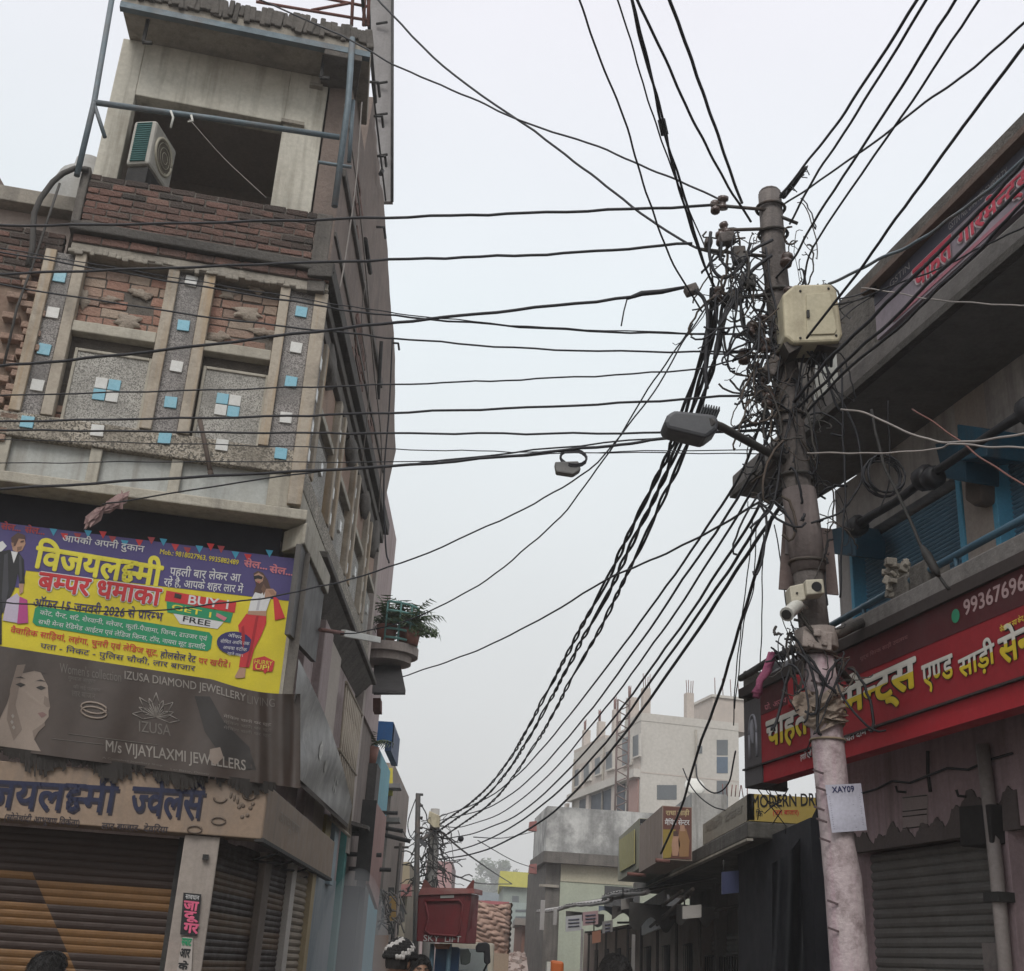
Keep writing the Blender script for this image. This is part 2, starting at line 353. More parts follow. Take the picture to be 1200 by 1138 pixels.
# ------------------------------------------------------------------ left corner building
A0 = onY(200, 950, 10)
LF = Fr(A0, 11.7); LS = Fr((-1.90, 10.15), 90)
XC = lambda x: -x
UR = .74
B = thing('corner_shop_building', 'old four level corner shop building with tiled front, exposed bricks and open top room', 'building', LF.p(-.5, -3.5, 0))
# solid volumes ------------------------------------------------
def planL(pts, z0, z1, name, m, bev=0):
    mb = MB(); mb.plan([(LF.p(u, w, 0).x, LF.p(u, w, 0).y) if not k else (u, w) for u, w, k in pts], z0, z1); return mb.build(name, m, B, bevel=bev)
planL([(-3.6, -.42, 0), (.42, -.42, 0), (-2.22, 17.4, 1), (-7.5, 17.4, 1)], 0, 2.47, 'ground_floor_wall', mat('dark_shop_wall', (.12, .105, .095), (.08, .07, .065), 3, .9, .3, 20))
planL([(-3.6, -.34, 0), (.50, -.34, 0), (-2.10, 17.4, 1), (-7.5, 17.4, 1)], 2.47, 5.28, 'first_floor_wall', PINKW)
planL([(-1.75, -.13, 0), (.60, -.13, 0), (-2.06, 17.35, 1), (-7.0, 17.35, 1)], 5.28, 7.62, 'second_floor_wall', MORTAR)
planL([(-3.6, -.32, 0), (.58, -.32, 0), (.58, -.35, 0), (-3.6, -.35, 0)], 4.7, 5.265, 'recess_shade_panel', mat('painted_recess_shade', (.022, .021, .028), None, 3, .9))  # shade under the ledge, painted as a near-black panel on the wall
# ledge over the yellow banner
mb = MB(); mb.box(LF, -3.6, .78, -.34, .0, 5.27, 5.37)
mb.build('ledge', CONC_L, B, bevel=.012)
mb = MB(); q = [LF.p(.70, -.02, 5.33), LF.p(.785, .0, 5.33), Vector((-1.80, 11.9, 5.33)), Vector((-2.08, 11.9, 5.33))]
mb.prism([LF.p(.60, -.33, 5.05), LF.p(.785, .004, 5.05), Vector((-1.80, 11.75, 5.05)), Vector((-2.1, 11.75, 5.05))], (0, 0, .20)); mb.build('ledge_return', CONC_L, B, bevel=.01)
# pale panel strip
for a, b in ((-3.6, -1.93), (-1.84, -1.17), (-1.07, -.47), (-.37, .40)):
    mb = MB(); mb.box(LF, a, b, -.125, -.09, 5.372, 5.70); mb.build('pale_panel', PALE, B)
for a, b in ((-1.93, -1.84), (-1.17, -1.07), (-.47, -.37), (.40, .62)):
    mb = MB(); mb.box(LF, a, b, -.128, -.03, 5.373, 5.70); mb.build('panel_divider', CONC_L, B, bevel=.008)
mb = MB(); mb.box(LF, -3.6, .66, -.16, .0, 5.70, 5.93); mb.build('pebble_band', TERR_B, B, bevel=.012)
# pilasters
def strip(x0, x1, z0, z1, m, name, w=.0, bw=-.13):
    a, b = LF.u(x0, 400, w), LF.u(x1, 400, w); mb = MB(); mb.box(LF, a, b, bw, w, z0, z1); return mb.build(name, m, B, bevel=.008)
for x0, x1 in ((28, 42), (66, 80), (182, 196), (226, 240), (320, 332)): strip(x0, x1, 5.932, 7.60 + RND.uniform(-.03, .03), WOODISH, 'pilaster_edge', .02)
strip(362, 378, 5.40, 7.6, WOODISH, 'pilaster_edge', .021)
for x0, x1 in ((42, 66), (196, 226), (332, 362)): strip(x0, x1, 5.931, 7.60, TERR_D, 'pilaster_face', -.03)
# brick infill
def rubble(u0, u1, z0, z1, w, rows, name):
    mb = MB(); mb.box(LF, u0, u1, w - .03, w - .012, z0, z1, 1); h = (z1 - z0) / rows
    for r in range(rows):
        u = u0 - RND.uniform(0, .12)
        while u < u1:
            ln = RND.uniform(.14, .27); a, b = max(u, u0), min(u + ln, u1)
            if b - a > .03 and RND.random() > .06:
                d = RND.uniform(-.006, .006); j = lambda: RND.uniform(-.006, .006)
                zz0, zz1 = z0 + r * h + .006 + j() * .5, z0 + (r + 1) * h - .006 + j() * .5
                pts = [(a + .004 + j(), zz0 + j()), (b - .006 + j(), zz0 + j()), (b - .006 + j(), zz1 + j()), (a + .004 + j(), zz1 + j())]
                mb.prism([LF.p(x, w + d + j() * .6, z) for x, z in pts], LF.n * -.08)
            u += ln
    return mb.build(name, [RUBBLE, MORTAR], B, bevel=.006)
rubble(LF.u(80, 400), LF.u(182, 400), 6.93, 7.53, -.10, 6, 'exposed_brick_panel')
rubble(LF.u(240, 400), LF.u(320, 400), 6.93, 7.53, -.10, 6, 'exposed_brick_panel')
rubble(LF.u(80, 400), LF.u(182, 400), 5.93, 6.1, -.11, 2, 'exposed_brick_panel')
PATCH = mat('lime_patch', (.36, .31, .255), (.27, .225, .185), 6, .95, .8, 45, dirt=(.20, .14, .11), dk=.6, dscale=4)
def patch(u, z, ru, rz, w, m=PATCH):
    n = 22; ph = [RND.uniform(0, 6) for _ in range(3)]; k = [1 + .25 * math.sin(2 * math.pi * i / n * 2 + ph[0]) + .18 * math.sin(2 * math.pi * i / n * 5 + ph[1]) + .12 * math.sin(2 * math.pi * i / n * 9 + ph[2]) for i in range(n)]
    mb = MB(); rim = [LF.p(u + ru * q * math.cos(2 * math.pi * i / n), w - .01, z + rz * q * math.sin(2 * math.pi * i / n)) for i, q in enumerate(k)]; mid = [LF.p(u + ru * .8 * q * math.cos(2 * math.pi * i / n), w + .006 + RND.uniform(-.004, .006), z + rz * .8 * q * math.sin(2 * math.pi * i / n)) for i, q in enumerate(k)]
    mb.add(rim + mid + [LF.p(u, w + .008, z)], [(i, (i + 1) % n, n + (i + 1) % n, n + i) for i in range(n)] + [(n + i, n + (i + 1) % n, 2 * n) for i in range(n)], 0, True); return mb.build('plaster_patch', m, B)
for x, y, ru, rz in ((110, 385, .17, .06), (150, 378, .14, .07), (165, 345, .10, .05), (128, 352, .09, .04), (98, 350, .06, .09), (290, 368, .16, .06), (268, 345, .09, .05), (310, 390, .12, .05), (255, 395, .10, .06), (300, 340, .08, .04)):
    u_, z_ = LF.uz(x, y, -.1); patch(u_, z_, ru, rz, -.082)
for x0, x1, ux, dy in ((80, 182, (90, 174, 160, 78), 0), (240, 320, (240, 310, 298, 232), 1)):
    a, b = LF.u(x0, 400), LF.u(x1, 400)
    mb = MB(); mb.box(LF, a, b, -.13, .005, 6.80, 6.91); mb.build('niche_lintel', CONC_L, B, bevel=.01)
    P4 = ([(90, 412), (174, 422), (160, 508), (76, 490)], [(240, 432), (312, 443), (299, 524), (231, 508)])[dy]
    us = [LF.uz(x, y, -.07) for x, y in P4]; u0, u1 = (us[0][0] + us[3][0]) / 2, (us[1][0] + us[2][0]) / 2; z0, z1 = 5.945, (us[0][1] + us[1][1]) / 2
    mb = MB(); mb.box(LF, u0, u1, -.135, -.075, z0, z1); tp = mb.build('terrazzo_panel', TERR, B)
    mb = MB(); t = .028
    mb.box(LF, u0 - t, u0, -.13, -.06, z0, z1 + t); mb.box(LF, u1, u1 + t, -.13, -.06, z0, z1 + t); mb.box(LF, u0, u1, -.13, -.06, z1, z1 + t)
    mb.build('panel_frame', CONC_L, tp, bevel=.006)
    c = LF.uz(*((125, 457), (267, 475))[dy], -.07); s = .115
    for i in (0, 1):
        for j in (0, 1):
            mb = MB(); mb.box(LF, c[0] + (i - 1) * s + .004, c[0] + i * s - .004, -.08, -.062, c[1] + (j - 1) * s + .004, c[1] + j * s - .004)
            mb.build('check_tile', (BLUET if (i + j + dy) % 2 == 0 else WHITET), tp, bevel=.004)
TL = [(70, 325, 1), (62, 367, 0), (52, 410, 1), (44, 452, 0), (32, 495, 2), (224, 330, 0), (215, 382, 1), (207, 430, 0), (200, 472, 1), (193, 514, 2), (114, 505, 3), (260, 522, 3), (353, 366, 1), (347, 408, 0), (341, 448, 1), (335, 490, 0), (329, 532, 2)]
for x, y, kd in TL:
    w = -.03 if kd < 2 else 0.0; u, z = LF.uz(x, y, w); s = .055; sl = math.radians(RND.uniform(-3, 3))
    mb = MB(); ax = Matrix((LF.d, LF.n, Vector((0, 0, 1)))).transposed() @ Matrix.Rotation(sl, 3, 'Y')
    mb.obox(LF.p(u, w + .006, z), s * 2, .022, s * 2, ax); mb.build('square_tile', BLUET if kd in (1, 2) else WHITET, B, bevel=.004)
# cornice and brick parapet
mb = MB(); mb.box(LF, -1.70, .70, -.15, .035, 7.60, 7.70)
for i in range(40):
    u = -1.68 + i * .06; mb.obox(LF.p(u, .02, 7.605 + RND.uniform(-.01, .03)), RND.uniform(.04, .1), .06, RND.uniform(.02, .06), Matrix((LF.d, LF.n, Vector((0, 0, 1)))).transposed())
mb.build('cornice', CONC, B, bevel=.01)
def bricks(fr, u0, u1, w0, z0, rows, name, bl=.23, bh=.075, mats=None, par=None):
    mb = MB(); mb.box(fr, u0 + .01, u1 - .01, w0 - .10, w0 - .012, z0, z0 + rows * bh - .01, 1)
    for r in range(rows):
        u = u0 - (bl / 2 if r % 2 else 0)
        while u < u1:
            a, b = max(u, u0), min(u + bl, u1)
            if b - a > .04 and not (r == rows - 1 and RND.random() < .12):
                j = lambda s=.006: RND.uniform(-s, s); z = z0 + r * bh
                mi = 2 if (r >= rows - 1 or RND.random() < .10 + .35 * (r >= rows - 3) + .45 * max(0, (a - (u1 - .9)) / .9) * (r > 1)) and rows > 3 else 0; pts = [(a + .006 + j(), z + .005 + j()), (b - .006 + j(), z + .005 + j()), (b - .006 + j(), z + bh - .008 + j()), (a + .006 + j(), z + bh - .008 + j())]
                dd = RND.uniform(-.006, .006); mb.prism([fr.p(x, w0 + dd + j(.004), zz) for x, zz in pts], fr.n * -.11, mi)
            u += bl
    return mb.build(name, mats or [BRICK, MORTAR, BRICKB], par or B, bevel=.008)
bricks(LF, -1.70, .70, .06, 7.70, 1, 'brick_course', .26, .09)
mb = MB(); mb.box(LF, -1.74, .74, -.5, .11, 7.795, 7.90); mb.build('blackened_ledge', BLACKCON, B, bevel=.015)
bricks(LF, -1.68, .50, .0, 7.90, 8, 'brick_parapet', .22, .076)
for a, b, z in ((.50, .66, 8.5), (-1.76, -1.68, 8.56)):
    mb = MB(); mb.box(LF, a, b, -.14, .02, 7.90, z); mb.build('parapet_end', CONC_D, B, bevel=.015)
# terrace floor
planL([(-1.72, -.45, 0), (.58, -.45, 0), (-2.06, 17.3, 1), (-7.0, 17.3, 1)], 7.63, 7.88, 'terrace_slab', CONC_D)
# top room : front wall with a wide opening, dark inside
w = -.47
def U(x, y): return LF.uz(x, y, w)
zt = 10.55; uL = U(112, 200)[0] - .02; uO = U(158, 112)[0]; uP0 = U(325, 190)[0]; uP1 = U(371, 200)[0]; zh = (U(158, 112)[1] + U(330, 142)[1]) / 2
mb = MB(); mb.box(LF, uL, uO, w - .22, w, 7.88, zt); mb.box(LF, uO, uP0, w - .22, w, zh, zt); mb.box(LF, uP0 - .002, uP1, w - .225, w + .003, 7.88, zt)
mb.box(LF, uO, uP0, w - .22, w - .02, 7.88, 8.2)
mb.build('top_room_front_wall', CREAM, B, bevel=.012)
mb = MB(); mb.box(LF, U(330, 140)[0], U(357, 144)[0], w, w + .05, zh - .02, zh + .02); mb.build('wall_bracket', CONC, B); mb = MB(); mb.box(LF, U(363, 100)[0], U(378, 103)[0], w, w + .06, U(365, 102)[1] - .02, U(365, 102)[1] + .02); mb.build('wall_bracket', CONC, B)
mb = MB(); mb.box(LF, uL + .05, uP1 - .02, w - 2.4, w - 2.3, 7.88, zt); mb.box(LF, uL + .02, uL + .12, w - 2.3, w - .22, 7.88, zt); mb.box(LF, uP0 + .06, uP1 - .06, w - 2.3, w - .23, 7.88, zt); mb.box(LF, uL + .12, uP0, w - 2.3, w - .23, zt - .10, zt)
mb.build('room_inner_wall', DARKW, B)
mb = MB(); mb.tube([LF.p(-.2, w - 2.3, 9.55), LF.p(-.2, w - 2.24, 9.55)], .07, 10); mb.build('wall_vent', IRON, B)
# roof slab with rough edge
s0 = LF.u(140, 8, .05); s1 = LF.u(433, 70, .05)
planL([(s0, .05, 0), (s1, .05, 0), (-1.93, 11.3, 1), (-4.45, 11.1, 1)], zt, zt + .17, 'roof_slab', CONC, .01)
mb = MB(); n = 46
for i in range(n):
    u = s0 + (s1 - s0) * (i + .5) / n
    mb.obox(LF.p(u, .035, zt + .16 + RND.uniform(0, .05)), (s1 - s0) / n * RND.uniform(.9, 1.7), RND.uniform(.08, .13), RND.uniform(.14, .25), Matrix((LF.d, LF.n, Vector((0, 0, 1)))).transposed() @ Matrix.Rotation(RND.uniform(-.2, .2), 3, 'Y'))
mb.build('slab_rough_edge', CONC_D, B, bevel=.012)
mb = MB(); mb.box(LF, s0, s1, -.02, .056, zt - .05, zt + .02); mb.build('drip_edge', STEEL_B, B)
# hooks under the slab
for x in (172, 385):
    u = LF.u(x, 30, -.12); mb = MB(); mb.obox(LF.p(u, -.12, zt - .14), .03, .03, .3); mb.obox(LF.p(u + .04, -.12, zt - .29), .1, .03, .03); mb.build('slab_hook', IRON, B)
# railing on the roof
rl = MB()
for (x0, y0, x1, y1) in ((300, 2, 432, 24), (370, -4, 432, 8), (365, 12, 408, 4)): rl.tube([LF.pt(x0, y0, -.02), LF.pt(x1, y1, -.02)], .017, 6)
for x in (412, 426, 431): rl.tube([LF.pt(x, 30, -.02), LF.pt(x + 3, -40, -.02)], .02, 6)
rl.build('roof_railing', RUST, B)
# rough brown side wall of the upper levels
pts = [(437, 96), (440, 150), (443, 185), (446, 215), (451, 240), (453, 275), (455, 330), (459, 372), (463, 400), (463, 460), (464, 528)]
ed = []
for (a, b), (c, d) in zip(pts, pts[1:]):
    for t in (0, .33, .66): ed.append((a + (c - a) * t + RND.uniform(-1.2, 1.2), b + (d - b) * t))
ed.append(pts[-1]); WX = -.10; edp = [LS.pt(x, y, WX) for x, y in ed]; yn = 10.55
edp[0].z = 10.55
mb = MB(); mb.prism([Vector((-2.0, yn, 10.55))] + edp + [Vector((-2.0, edp[-1].y - 1.2, 7.9)), Vector((-2.0, yn, 7.9))], LS.n * -.25)
mb.box(LF, uP1 - .08, .62, -.95, -.72, 7.88, zt); mb.build('unplastered_side_wall', BROWNPL, B)
mb = MB(); mb.prism([onY(430, -30, 14.6), onY(461, -30, 14.6), onY(460, 236, 14.6), onY(444, 236, 14.6)], (0, .08, 0))
hp = mb.build('grey_rear_panel', mat('grey_sheet', (.27, .26, .26), (.22, .21, .21), 2, .7, .1, 20, streak=(.14, .13, .13), sk=.4), B)
mb = MB()
for y in (98, 135, 183, 28):
    a = onY(441, y, 14.55); mb.tube([a, onY(454, y - 2, 14.5)], .02, 6)
mb.tube([onY(460, -30, 14.55), onY(459.5, 236, 14.55)], .025, 6); mb.build('panel_brackets', IRON, hp)
# hanging pipes, stubs, floor edges and bare brick on the side wall
def yz(px, py): q = LS.pt(px, py, -.06); return q.y, q.z
for (x0, y0, x1, y1, r) in ((431, -20, 433, 40, .02), (424, -10, 428, 30, .02), (433, 40, 440, 120, .022), (436, 96, 452, 235, .012), (448, 200, 446, 204, .03)):
    mb = MB(); mb.tube([LS.pt(x0, y0, -.03), LS.pt(x1, y1, -.03)], r, 6); mb.build('side_pipe', IRON, B)
for (x, y, l) in ((436, 96, .25), (441, 136, .2), (445, 183, .2), (444, 266, .25), (462, 402, .2)):
    p = LS.pt(x - 3, y, -.06); mb = MB(); mb.tube([p, p + Vector((.10, .0, 0)), p + Vector((.10, l, .0))], .018, 5); mb.build('stub_rod', IRON, B)
for (x0, y0, x1, y1) in ((428, 280, 434, 320), (447, 400, 443, 468)):
    mb = MB(); mb.tube([LS.pt(x0, y0, -.02), LS.pt(x1, y1, -.02)], .028, 6); mb.build('side_pipe', IRON, B)
for z, h_, x in ((9.30, .10, -1.96), (8.55, .06, -1.975)):
    mb = MB(); mb.prism([(x, yn + .02, z), (x, edp[-1].y - 1.6 if z < 9 else 15.6, z), (x, edp[-1].y - 1.6 if z < 9 else 15.6, z + h_), (x, yn + .02, z + h_)], (-.06, 0, 0)); mb.build('floor_edge', CONC_D, B, bevel=.01)
for yy, z0, z1, w_ in ((12.6, 8.0, 8.9, 1.3), (14.6, 8.1, 8.6, .9), (11.4, 9.5, 10.1, .7)):
    mb = MB(); r_n = int((z1 - z0) / .075)
    for r in range(r_n):
        for k in range(int(w_ / .23)):
            if RND.random() < .72: a = yy + k * .23 + (.11 if r % 2 else 0); mb.prism([(-1.985, a, z0 + r * .075), (-1.985, a + .215, z0 + r * .075), (-1.985, a + .215, z0 + r * .075 + .062), (-1.985, a, z0 + r * .075 + .062)], (-.05, 0, 0))
    mb.build('bare_brick_patch', BRICK, B, bevel=.006)
mb = MB(); mb.box(LF, .34, .74, -1.3, .05, zt - .12, zt - .002); mb.build('slab_corner_beam', CONC_D, B, bevel=.01)
# side balcony cornice : two dark bands running back
def bandL(x0, x1, y0, y1, z0, z1, name, m):
    mb = MB(); mb.prism([(x0, y0, z0), (x1, y0, z0), (x1, y1, z0), (x0, y1, z0)], (0, 0, z1 - z0)); return mb.build(name, m, B, bevel=.01)
bandL(-2.1, -1.86, 10.0, 17.5, 7.72, 7.90, 'side_cornice', BLACKCON)
bandL(-2.1, -1.93, 10.05, 17.5, 7.58, 7.70, 'side_cornice', CONC_D)
bandL(-2.08, -1.97, 10.4, 17.4, 7.40, 7.575, 'side_cornice', CONC_D)
for k, (y, h) in enumerate(((11.2, .35), (13.4, .3), (15.2, .3), (16.6, .5))):
    mb = MB(); mb.ell((-1.99, y, 7.35), .09, .3, h * .6, 9, 6, jit=.2); mb.build('crumbling_plaster', CONC_D, B)
# side face of the tiled level
bandL(-2.2, -1.965, 10.25, 17.3, 5.70, 5.93, 'pebble_band', TERR_B)
bandL(-2.2, -1.97, 10.25, 17.3, 5.46, 5.70, 'side_plaster', CONC_L)
for k in range(4):
    y0 = 10.35 + k * 1.75
    for a, b, m, x in ((0, .13, WOODISH, -1.95), (.13, .42, TERR_D, -1.99), (.42, .55, WOODISH, -1.95)): bandL(-2.15, x, y0 + a, y0 + b, 5.932, 7.4, 'pilaster_edge' if m is WOODISH else 'pilaster_face', m)
    bandL(-2.15, -2.02, y0 + .60, y0 + 1.7, 6.80, 7.38, 'exposed_brick_panel', RUBBLE); bandL(-2.15, -1.97, y0 + .58, y0 + 1.72, 6.72, 6.80, 'niche_lintel', CONC_L)
    bandL(-2.1, -2.0, y0 + .72, y0 + 1.55, 5.96, 6.55, 'terrazzo_panel', TERR)
    for zz, yy in ((7.1, .27), (6.75, .27), (6.4, .27), (6.1, .27), (6.3, 1.1)):
        mb = MB(); mb.obox((-1.985, y0 + yy, zz), .03, .13, .13); mb.build('square_tile', WHITET, B, bevel=.004)
# lower side slab (sunshade) and the dark wall under it
mb = MB(); mb.prism([(-2.1, 11.8, 5.46), (-1.86, 11.8, 5.46), (-1.86, 17.9, 5.46), (-2.1, 17.9, 5.46)], (0, 0, .07)); mb.prism([(-2.1, 11.9, 5.2), (-1.9, 11.9, 5.44), (-1.9, 17.7, 5.44), (-2.1, 17.7, 5.2)], (-.06, 0, -.03)); mb.build('side_sunshade', CONC_D, B, bevel=.01)
bandL(-2.2, -2.02, 12.1, 12.7, 2.9, 5.2, 'side_pier', PINKW); bandL(-2.2, -2.02, 13.3, 14.0, 2.9, 5.2, 'side_pier', PINKW); bandL(-2.2, -2.06, 14.0, 15.2, 2.9, 5.2, 'dark_side_opening', DARKW)
# window grille on the first floor side
gm = MB()
for i in range(10):
    y = 15.3 + i * .2; gm.tube([(-1.98, y, 3.2), (-1.98, y + .3, 4.9)], .018, 5); gm.tube([(-1.98, y + .3, 3.2), (-1.98, y, 4.9)], .018, 5)
for z in (3.2, 4.05, 4.9): gm.tube([(-1.97, 15.2, z), (-1.97, 17.4, z)], .022, 5)
gm.build('window_grille', mat('cream_grille', (.42, .36, .28), (.30, .25, .20), 5, .7), B)
# ------------------------------------------------------------------ things on the left corner building
AX = lambda fr: Matrix((fr.d, fr.n, Vector((0, 0, 1)))).transposed()
SHUT_D = mat('dark_brown_shutter', (.036, .021, .016), (.028, .016, .012), 3, .55, .1, 40, metal=.2, dirt=(.05, .036, .028), dk=.4); SHUT_O = mat('orange_band_shutter', (.155, .076, .023), (.115, .056, .018), 3, .55, .1, 40, metal=.2, dirt=(.13, .09, .05), dk=.5)
def shutter(fr, u0, u1, w, z0, z1, name, mats, pitch=.052, band=None, par=None, bulge=1.0):
    """corrugated roller shutter : rounded slats, each a strip of the same mesh"""
    mb = MB(); n = int((z1 - z0) / pitch); prof = ((0, 0), (.2, .013), (.5, .02), (.8, .013), (1, 0))
    for i in range(n):
        za = z0 + i * pitch; segs = [(u0, u1, 0)]
        if band:
            segs = band(za + pitch / 2, u0, u1)
        for a, b, mi in segs:
            vs = []
            for t, d in prof:
                zq = za + t * pitch; vs += [fr.p(a(zq) if callable(a) else a, w + d * bulge, zq), fr.p(b(zq) if callable(b) else b, w + d * bulge, zq)]
            mb.add(vs, [(2 * k, 2 * k + 1, 2 * k + 3, 2 * k + 2) for k in range(4)], mi)
    return mb.build(name, mats, par, fix=False)
uSp = .12; wS = -.36
def band1(z, u0, u1):
    ud = lambda q: min(max(LF.u(15, 1000, wS) + (LF.u(68, 1105, wS) - LF.u(15, 1000, wS)) * (2.40 - q) / .72, u0), u1)     # slanting join of the painted bands
    k = math.floor(z / .174 + .25); L_ = 1 if (k % 2 == 0 and z < 2.12) else 0; R_ = 1 if (k % 2 == 1 and z < 2.2) else 0
    return [(u0, ud, L_), (ud, u1, R_)]
shutter(LF, -3.5, uSp, wS, .1, 2.48, 'roller_shutter', [SHUT_D, SHUT_O], pitch=.058, band=band1, par=B, bulge=.4)
mb = MB(); mb.box(LF, uSp - .03, uSp + .02, wS - .05, wS + .06, .0, 2.48); mb.build('shutter_rail', IRON, B)
mb = MB(); mb.box(LF, .14, .42, -.40, -.02, 0, 2.485); mb.build('corner_pillar', mat('grey_pillar_paint', (.33, .29, .255), (.27, .235, .21), 2, .8, .2, 30, streak=(.14, .12, .11), sk=.5, dirt=(.40, .28, .25), dk=.35), B, bevel=.01)
# side shutters under the side sign strip
S2 = Fr((LF.p(.44, -.06, 0).x, LF.p(.44, -.06, 0).y), 86.5)
def band2(z, u0, u1): return [(u0, u1, 1 if math.floor(z / .174 + u0 * .3) % 2 == 0 and z < 2.25 else 0)]
us = [S2.u(x, 1080) for x in (252, 299, 307, 333, 338, 358)]
shutter(S2, 0.02, us[1], -.04, .1, 2.5, 'roller_shutter', [SHUT_D, mat('dull_orange_shutter', (.11, .066, .034), (.08, .048, .027), 3, .6, .1, 40, dirt=(.09, .07, .05))], band=band2, par=B, bulge=.55)
shutter(S2, us[2], us[3], -.04, .1, 2.5, 'roller_shutter', [SHUT_D, MATS['dull_orange_shutter']], band=band2, par=B, bulge=.55)
shutter(S2, us[4], us[5], -.04, .1, 2.5, 'roller_shutter', mat('cream_slat_shutter', (.30, .25, .19), (.22, .18, .14), 3, .7, .1, 40, dirt=(.12, .1, .08)), pitch=.07, par=B)
for a, b, m in ((us[1], us[2], mat('brown_post', (.16, .13, .11), None, 4, .8)), (us[3], us[4], mat('white_post', (.50, .47, .43), (.40, .37, .34), 4, .8, dirt=(.25, .22, .2))), (us[5], us[5] + .18, mat('yellowish_post', (.40, .32, .19), None, 4, .8))):
    mb = MB(); mb.box(S2, a, b, -.1, .03, 0, 2.5); mb.build('shutter_post', m, B, bevel=.006)

# ---- painted sign strip of the jeweller's shop, front and side
SIGNB = mat('dirty_cream_signboard', (.29, .212, .152), (.22, .16, .115), 2.5, .6, .1, 20, streak=(.15, .12, .10), sk=.6, dirt=(.22, .18, .15), dk=.5)
t = thing('shop_signboard', 'long dirty cream shop signboard with blue shadowed Hindi lettering above the striped shutter', 'sign', LF.p(-.9, .02, 2.49))
mb = MB(); mb.box(LF, -3.6, .745, -.33, .02, 2.49, 2.93); mb.build('board', SIGNB, t, bevel=.008)
SB, SK = flat('sign_blue', (.016, .02, .055)), flat('sign_shadow', (.025, .02, .03))
def bigtxt(s, bl, br, tl, m, par, fr=LF, w=.026, bold=.02, sh=None, shd=(.015, -.02)):
    if sh: text(s, fr, bl, br, tl, w - .002, sh, par, bold, 'lettering_shadow', du=shd[0], dz=shd[1])
    return text(s, fr, bl, br, tl, w, m, par, bold)
bigtxt('विजयलक्ष्मी', (-60, 944), (134, 954), (-58, 897), SB, t, sh=SK, bold=.02)
bigtxt('ज्वेलर्स', (150, 955), (236, 960), (150, 907), SB, t, sh=SK, bold=.02)
text('(सोनेचांदी आभूषण विक्रेता)', LF, (4, 964), (92, 971), (4, 951), .026, SK, t, .012)
text('लार बाजार- देवरिया', LF, (118, 972), (196, 977), (118, 961), .026, SK, t, .012)
jw = flat('sign_jewel_print', (.14, .105, .08))
for x, y, kd in ((258, 935, 0), (256, 962, 1), (288, 950, 2), (292, 932, 0), (228, 972, 1), (275, 932, 3)):
    mb = MB(); c = LF.uz(x, y, .024)
    if kd == 0: mb.tube([LF.p(c[0] + .05 * math.cos(a), .025, c[1] + .035 * math.sin(a)) for a in [math.pi * (1 + i / 10) for i in range(11)]], .009, 5)
    elif kd == 1: mb.tube([LF.p(c[0] + .055 * math.cos(a), .025, c[1] + .028 * math.sin(a)) for a in [2 * math.pi * i / 14 for i in range(15)]], .008, 5)
    elif kd == 2:
        for j in range(9): mb.ell(LF.p(c[0] + RND.uniform(-.06, .06), .022, c[1] + RND.uniform(-.07, .07)), .018, .006, .018, 7, 5)
    else:
        for j in range(3): mb.ell(LF.p(c[0] - .03 + .03 * j, .022, c[1] - .02 * j), .012, .006, .03, 7, 5)
    mb.build('printed_jewellery', jw, t)
t = thing('side_signboard', 'blank worn cream signboard over the side shutters below the torn grey banner', 'sign', LF.p(.9, -1, 2.49))
P0 = LF.p(.75, .02, 0); P1 = LS.pt(391, 1000, .02); SS = Fr((P0.x, P0.y), math.degrees(math.atan2(P1.y - P0.y, P1.x - P0.x)))
LSS = (P1 - P0).xy.length
mb = MB(); mb.box(SS, .005, LSS, -.06, .0, 2.50, 2.92); mb.build('board', SIGNB, t, bevel=.006)
mb = MB(); mb.box(SS, .0, LSS + .02, -.062, .012, 2.47, 2.50); mb.build('board_rail', IRON, t)
text('आभूषण', SS, SS and (326, 968), (350, 985), (326, 948), .004, flat('faint_relief', (.30, .25, .2)), t, 0)
mb = MB()
for x in (1.0, 1.9, 2.9): mb.tube([SS.p(x, -.02, 2.46), SS.p(x + .25, -.3, 2.40), SS.p(x + .7, -.1, 2.42)], .012, 5)
mb.build('support_rods', IRON, t)

# ---- faded jewellery banner (flex) with printing
def jew(a, b):   # a across, b down
    w = .10 - .02 * b + .018 * math.sin(a * 17 + b * 2) * b + .012 * math.sin(a * 41 + 3 * b)
    if a > .86: w += -.05 * ((a - .86) / .14) * (1 - b) + .03 * math.sin((a - .86) * 90)
    x = -60 + a * 412; ytop = 757 + (x / 350) * 55 + 6 * math.sin(max(0, a - .75) * 12); ybot = 878 + (x / 330) * 43
    return x, ytop + (ybot - ytop) * b, w
def jewp(a, b, e=0): x, y, w = jew(a, b); return LF.pt(x, y, w + e)
t = thing('jewellery_banner', 'faded dark grey jewellery flex banner hanging below the yellow banner', 'banner', LF.p(-.5, .1, 2.95))
mb = MB(); mb.grid(lambda a, b: jewp(a, b), 90, 16); mb.grid(lambda a, b: jewp(a, b, -.01), 90, 16)
mb.build('flex_sheet', FLEX, t, fix=False)
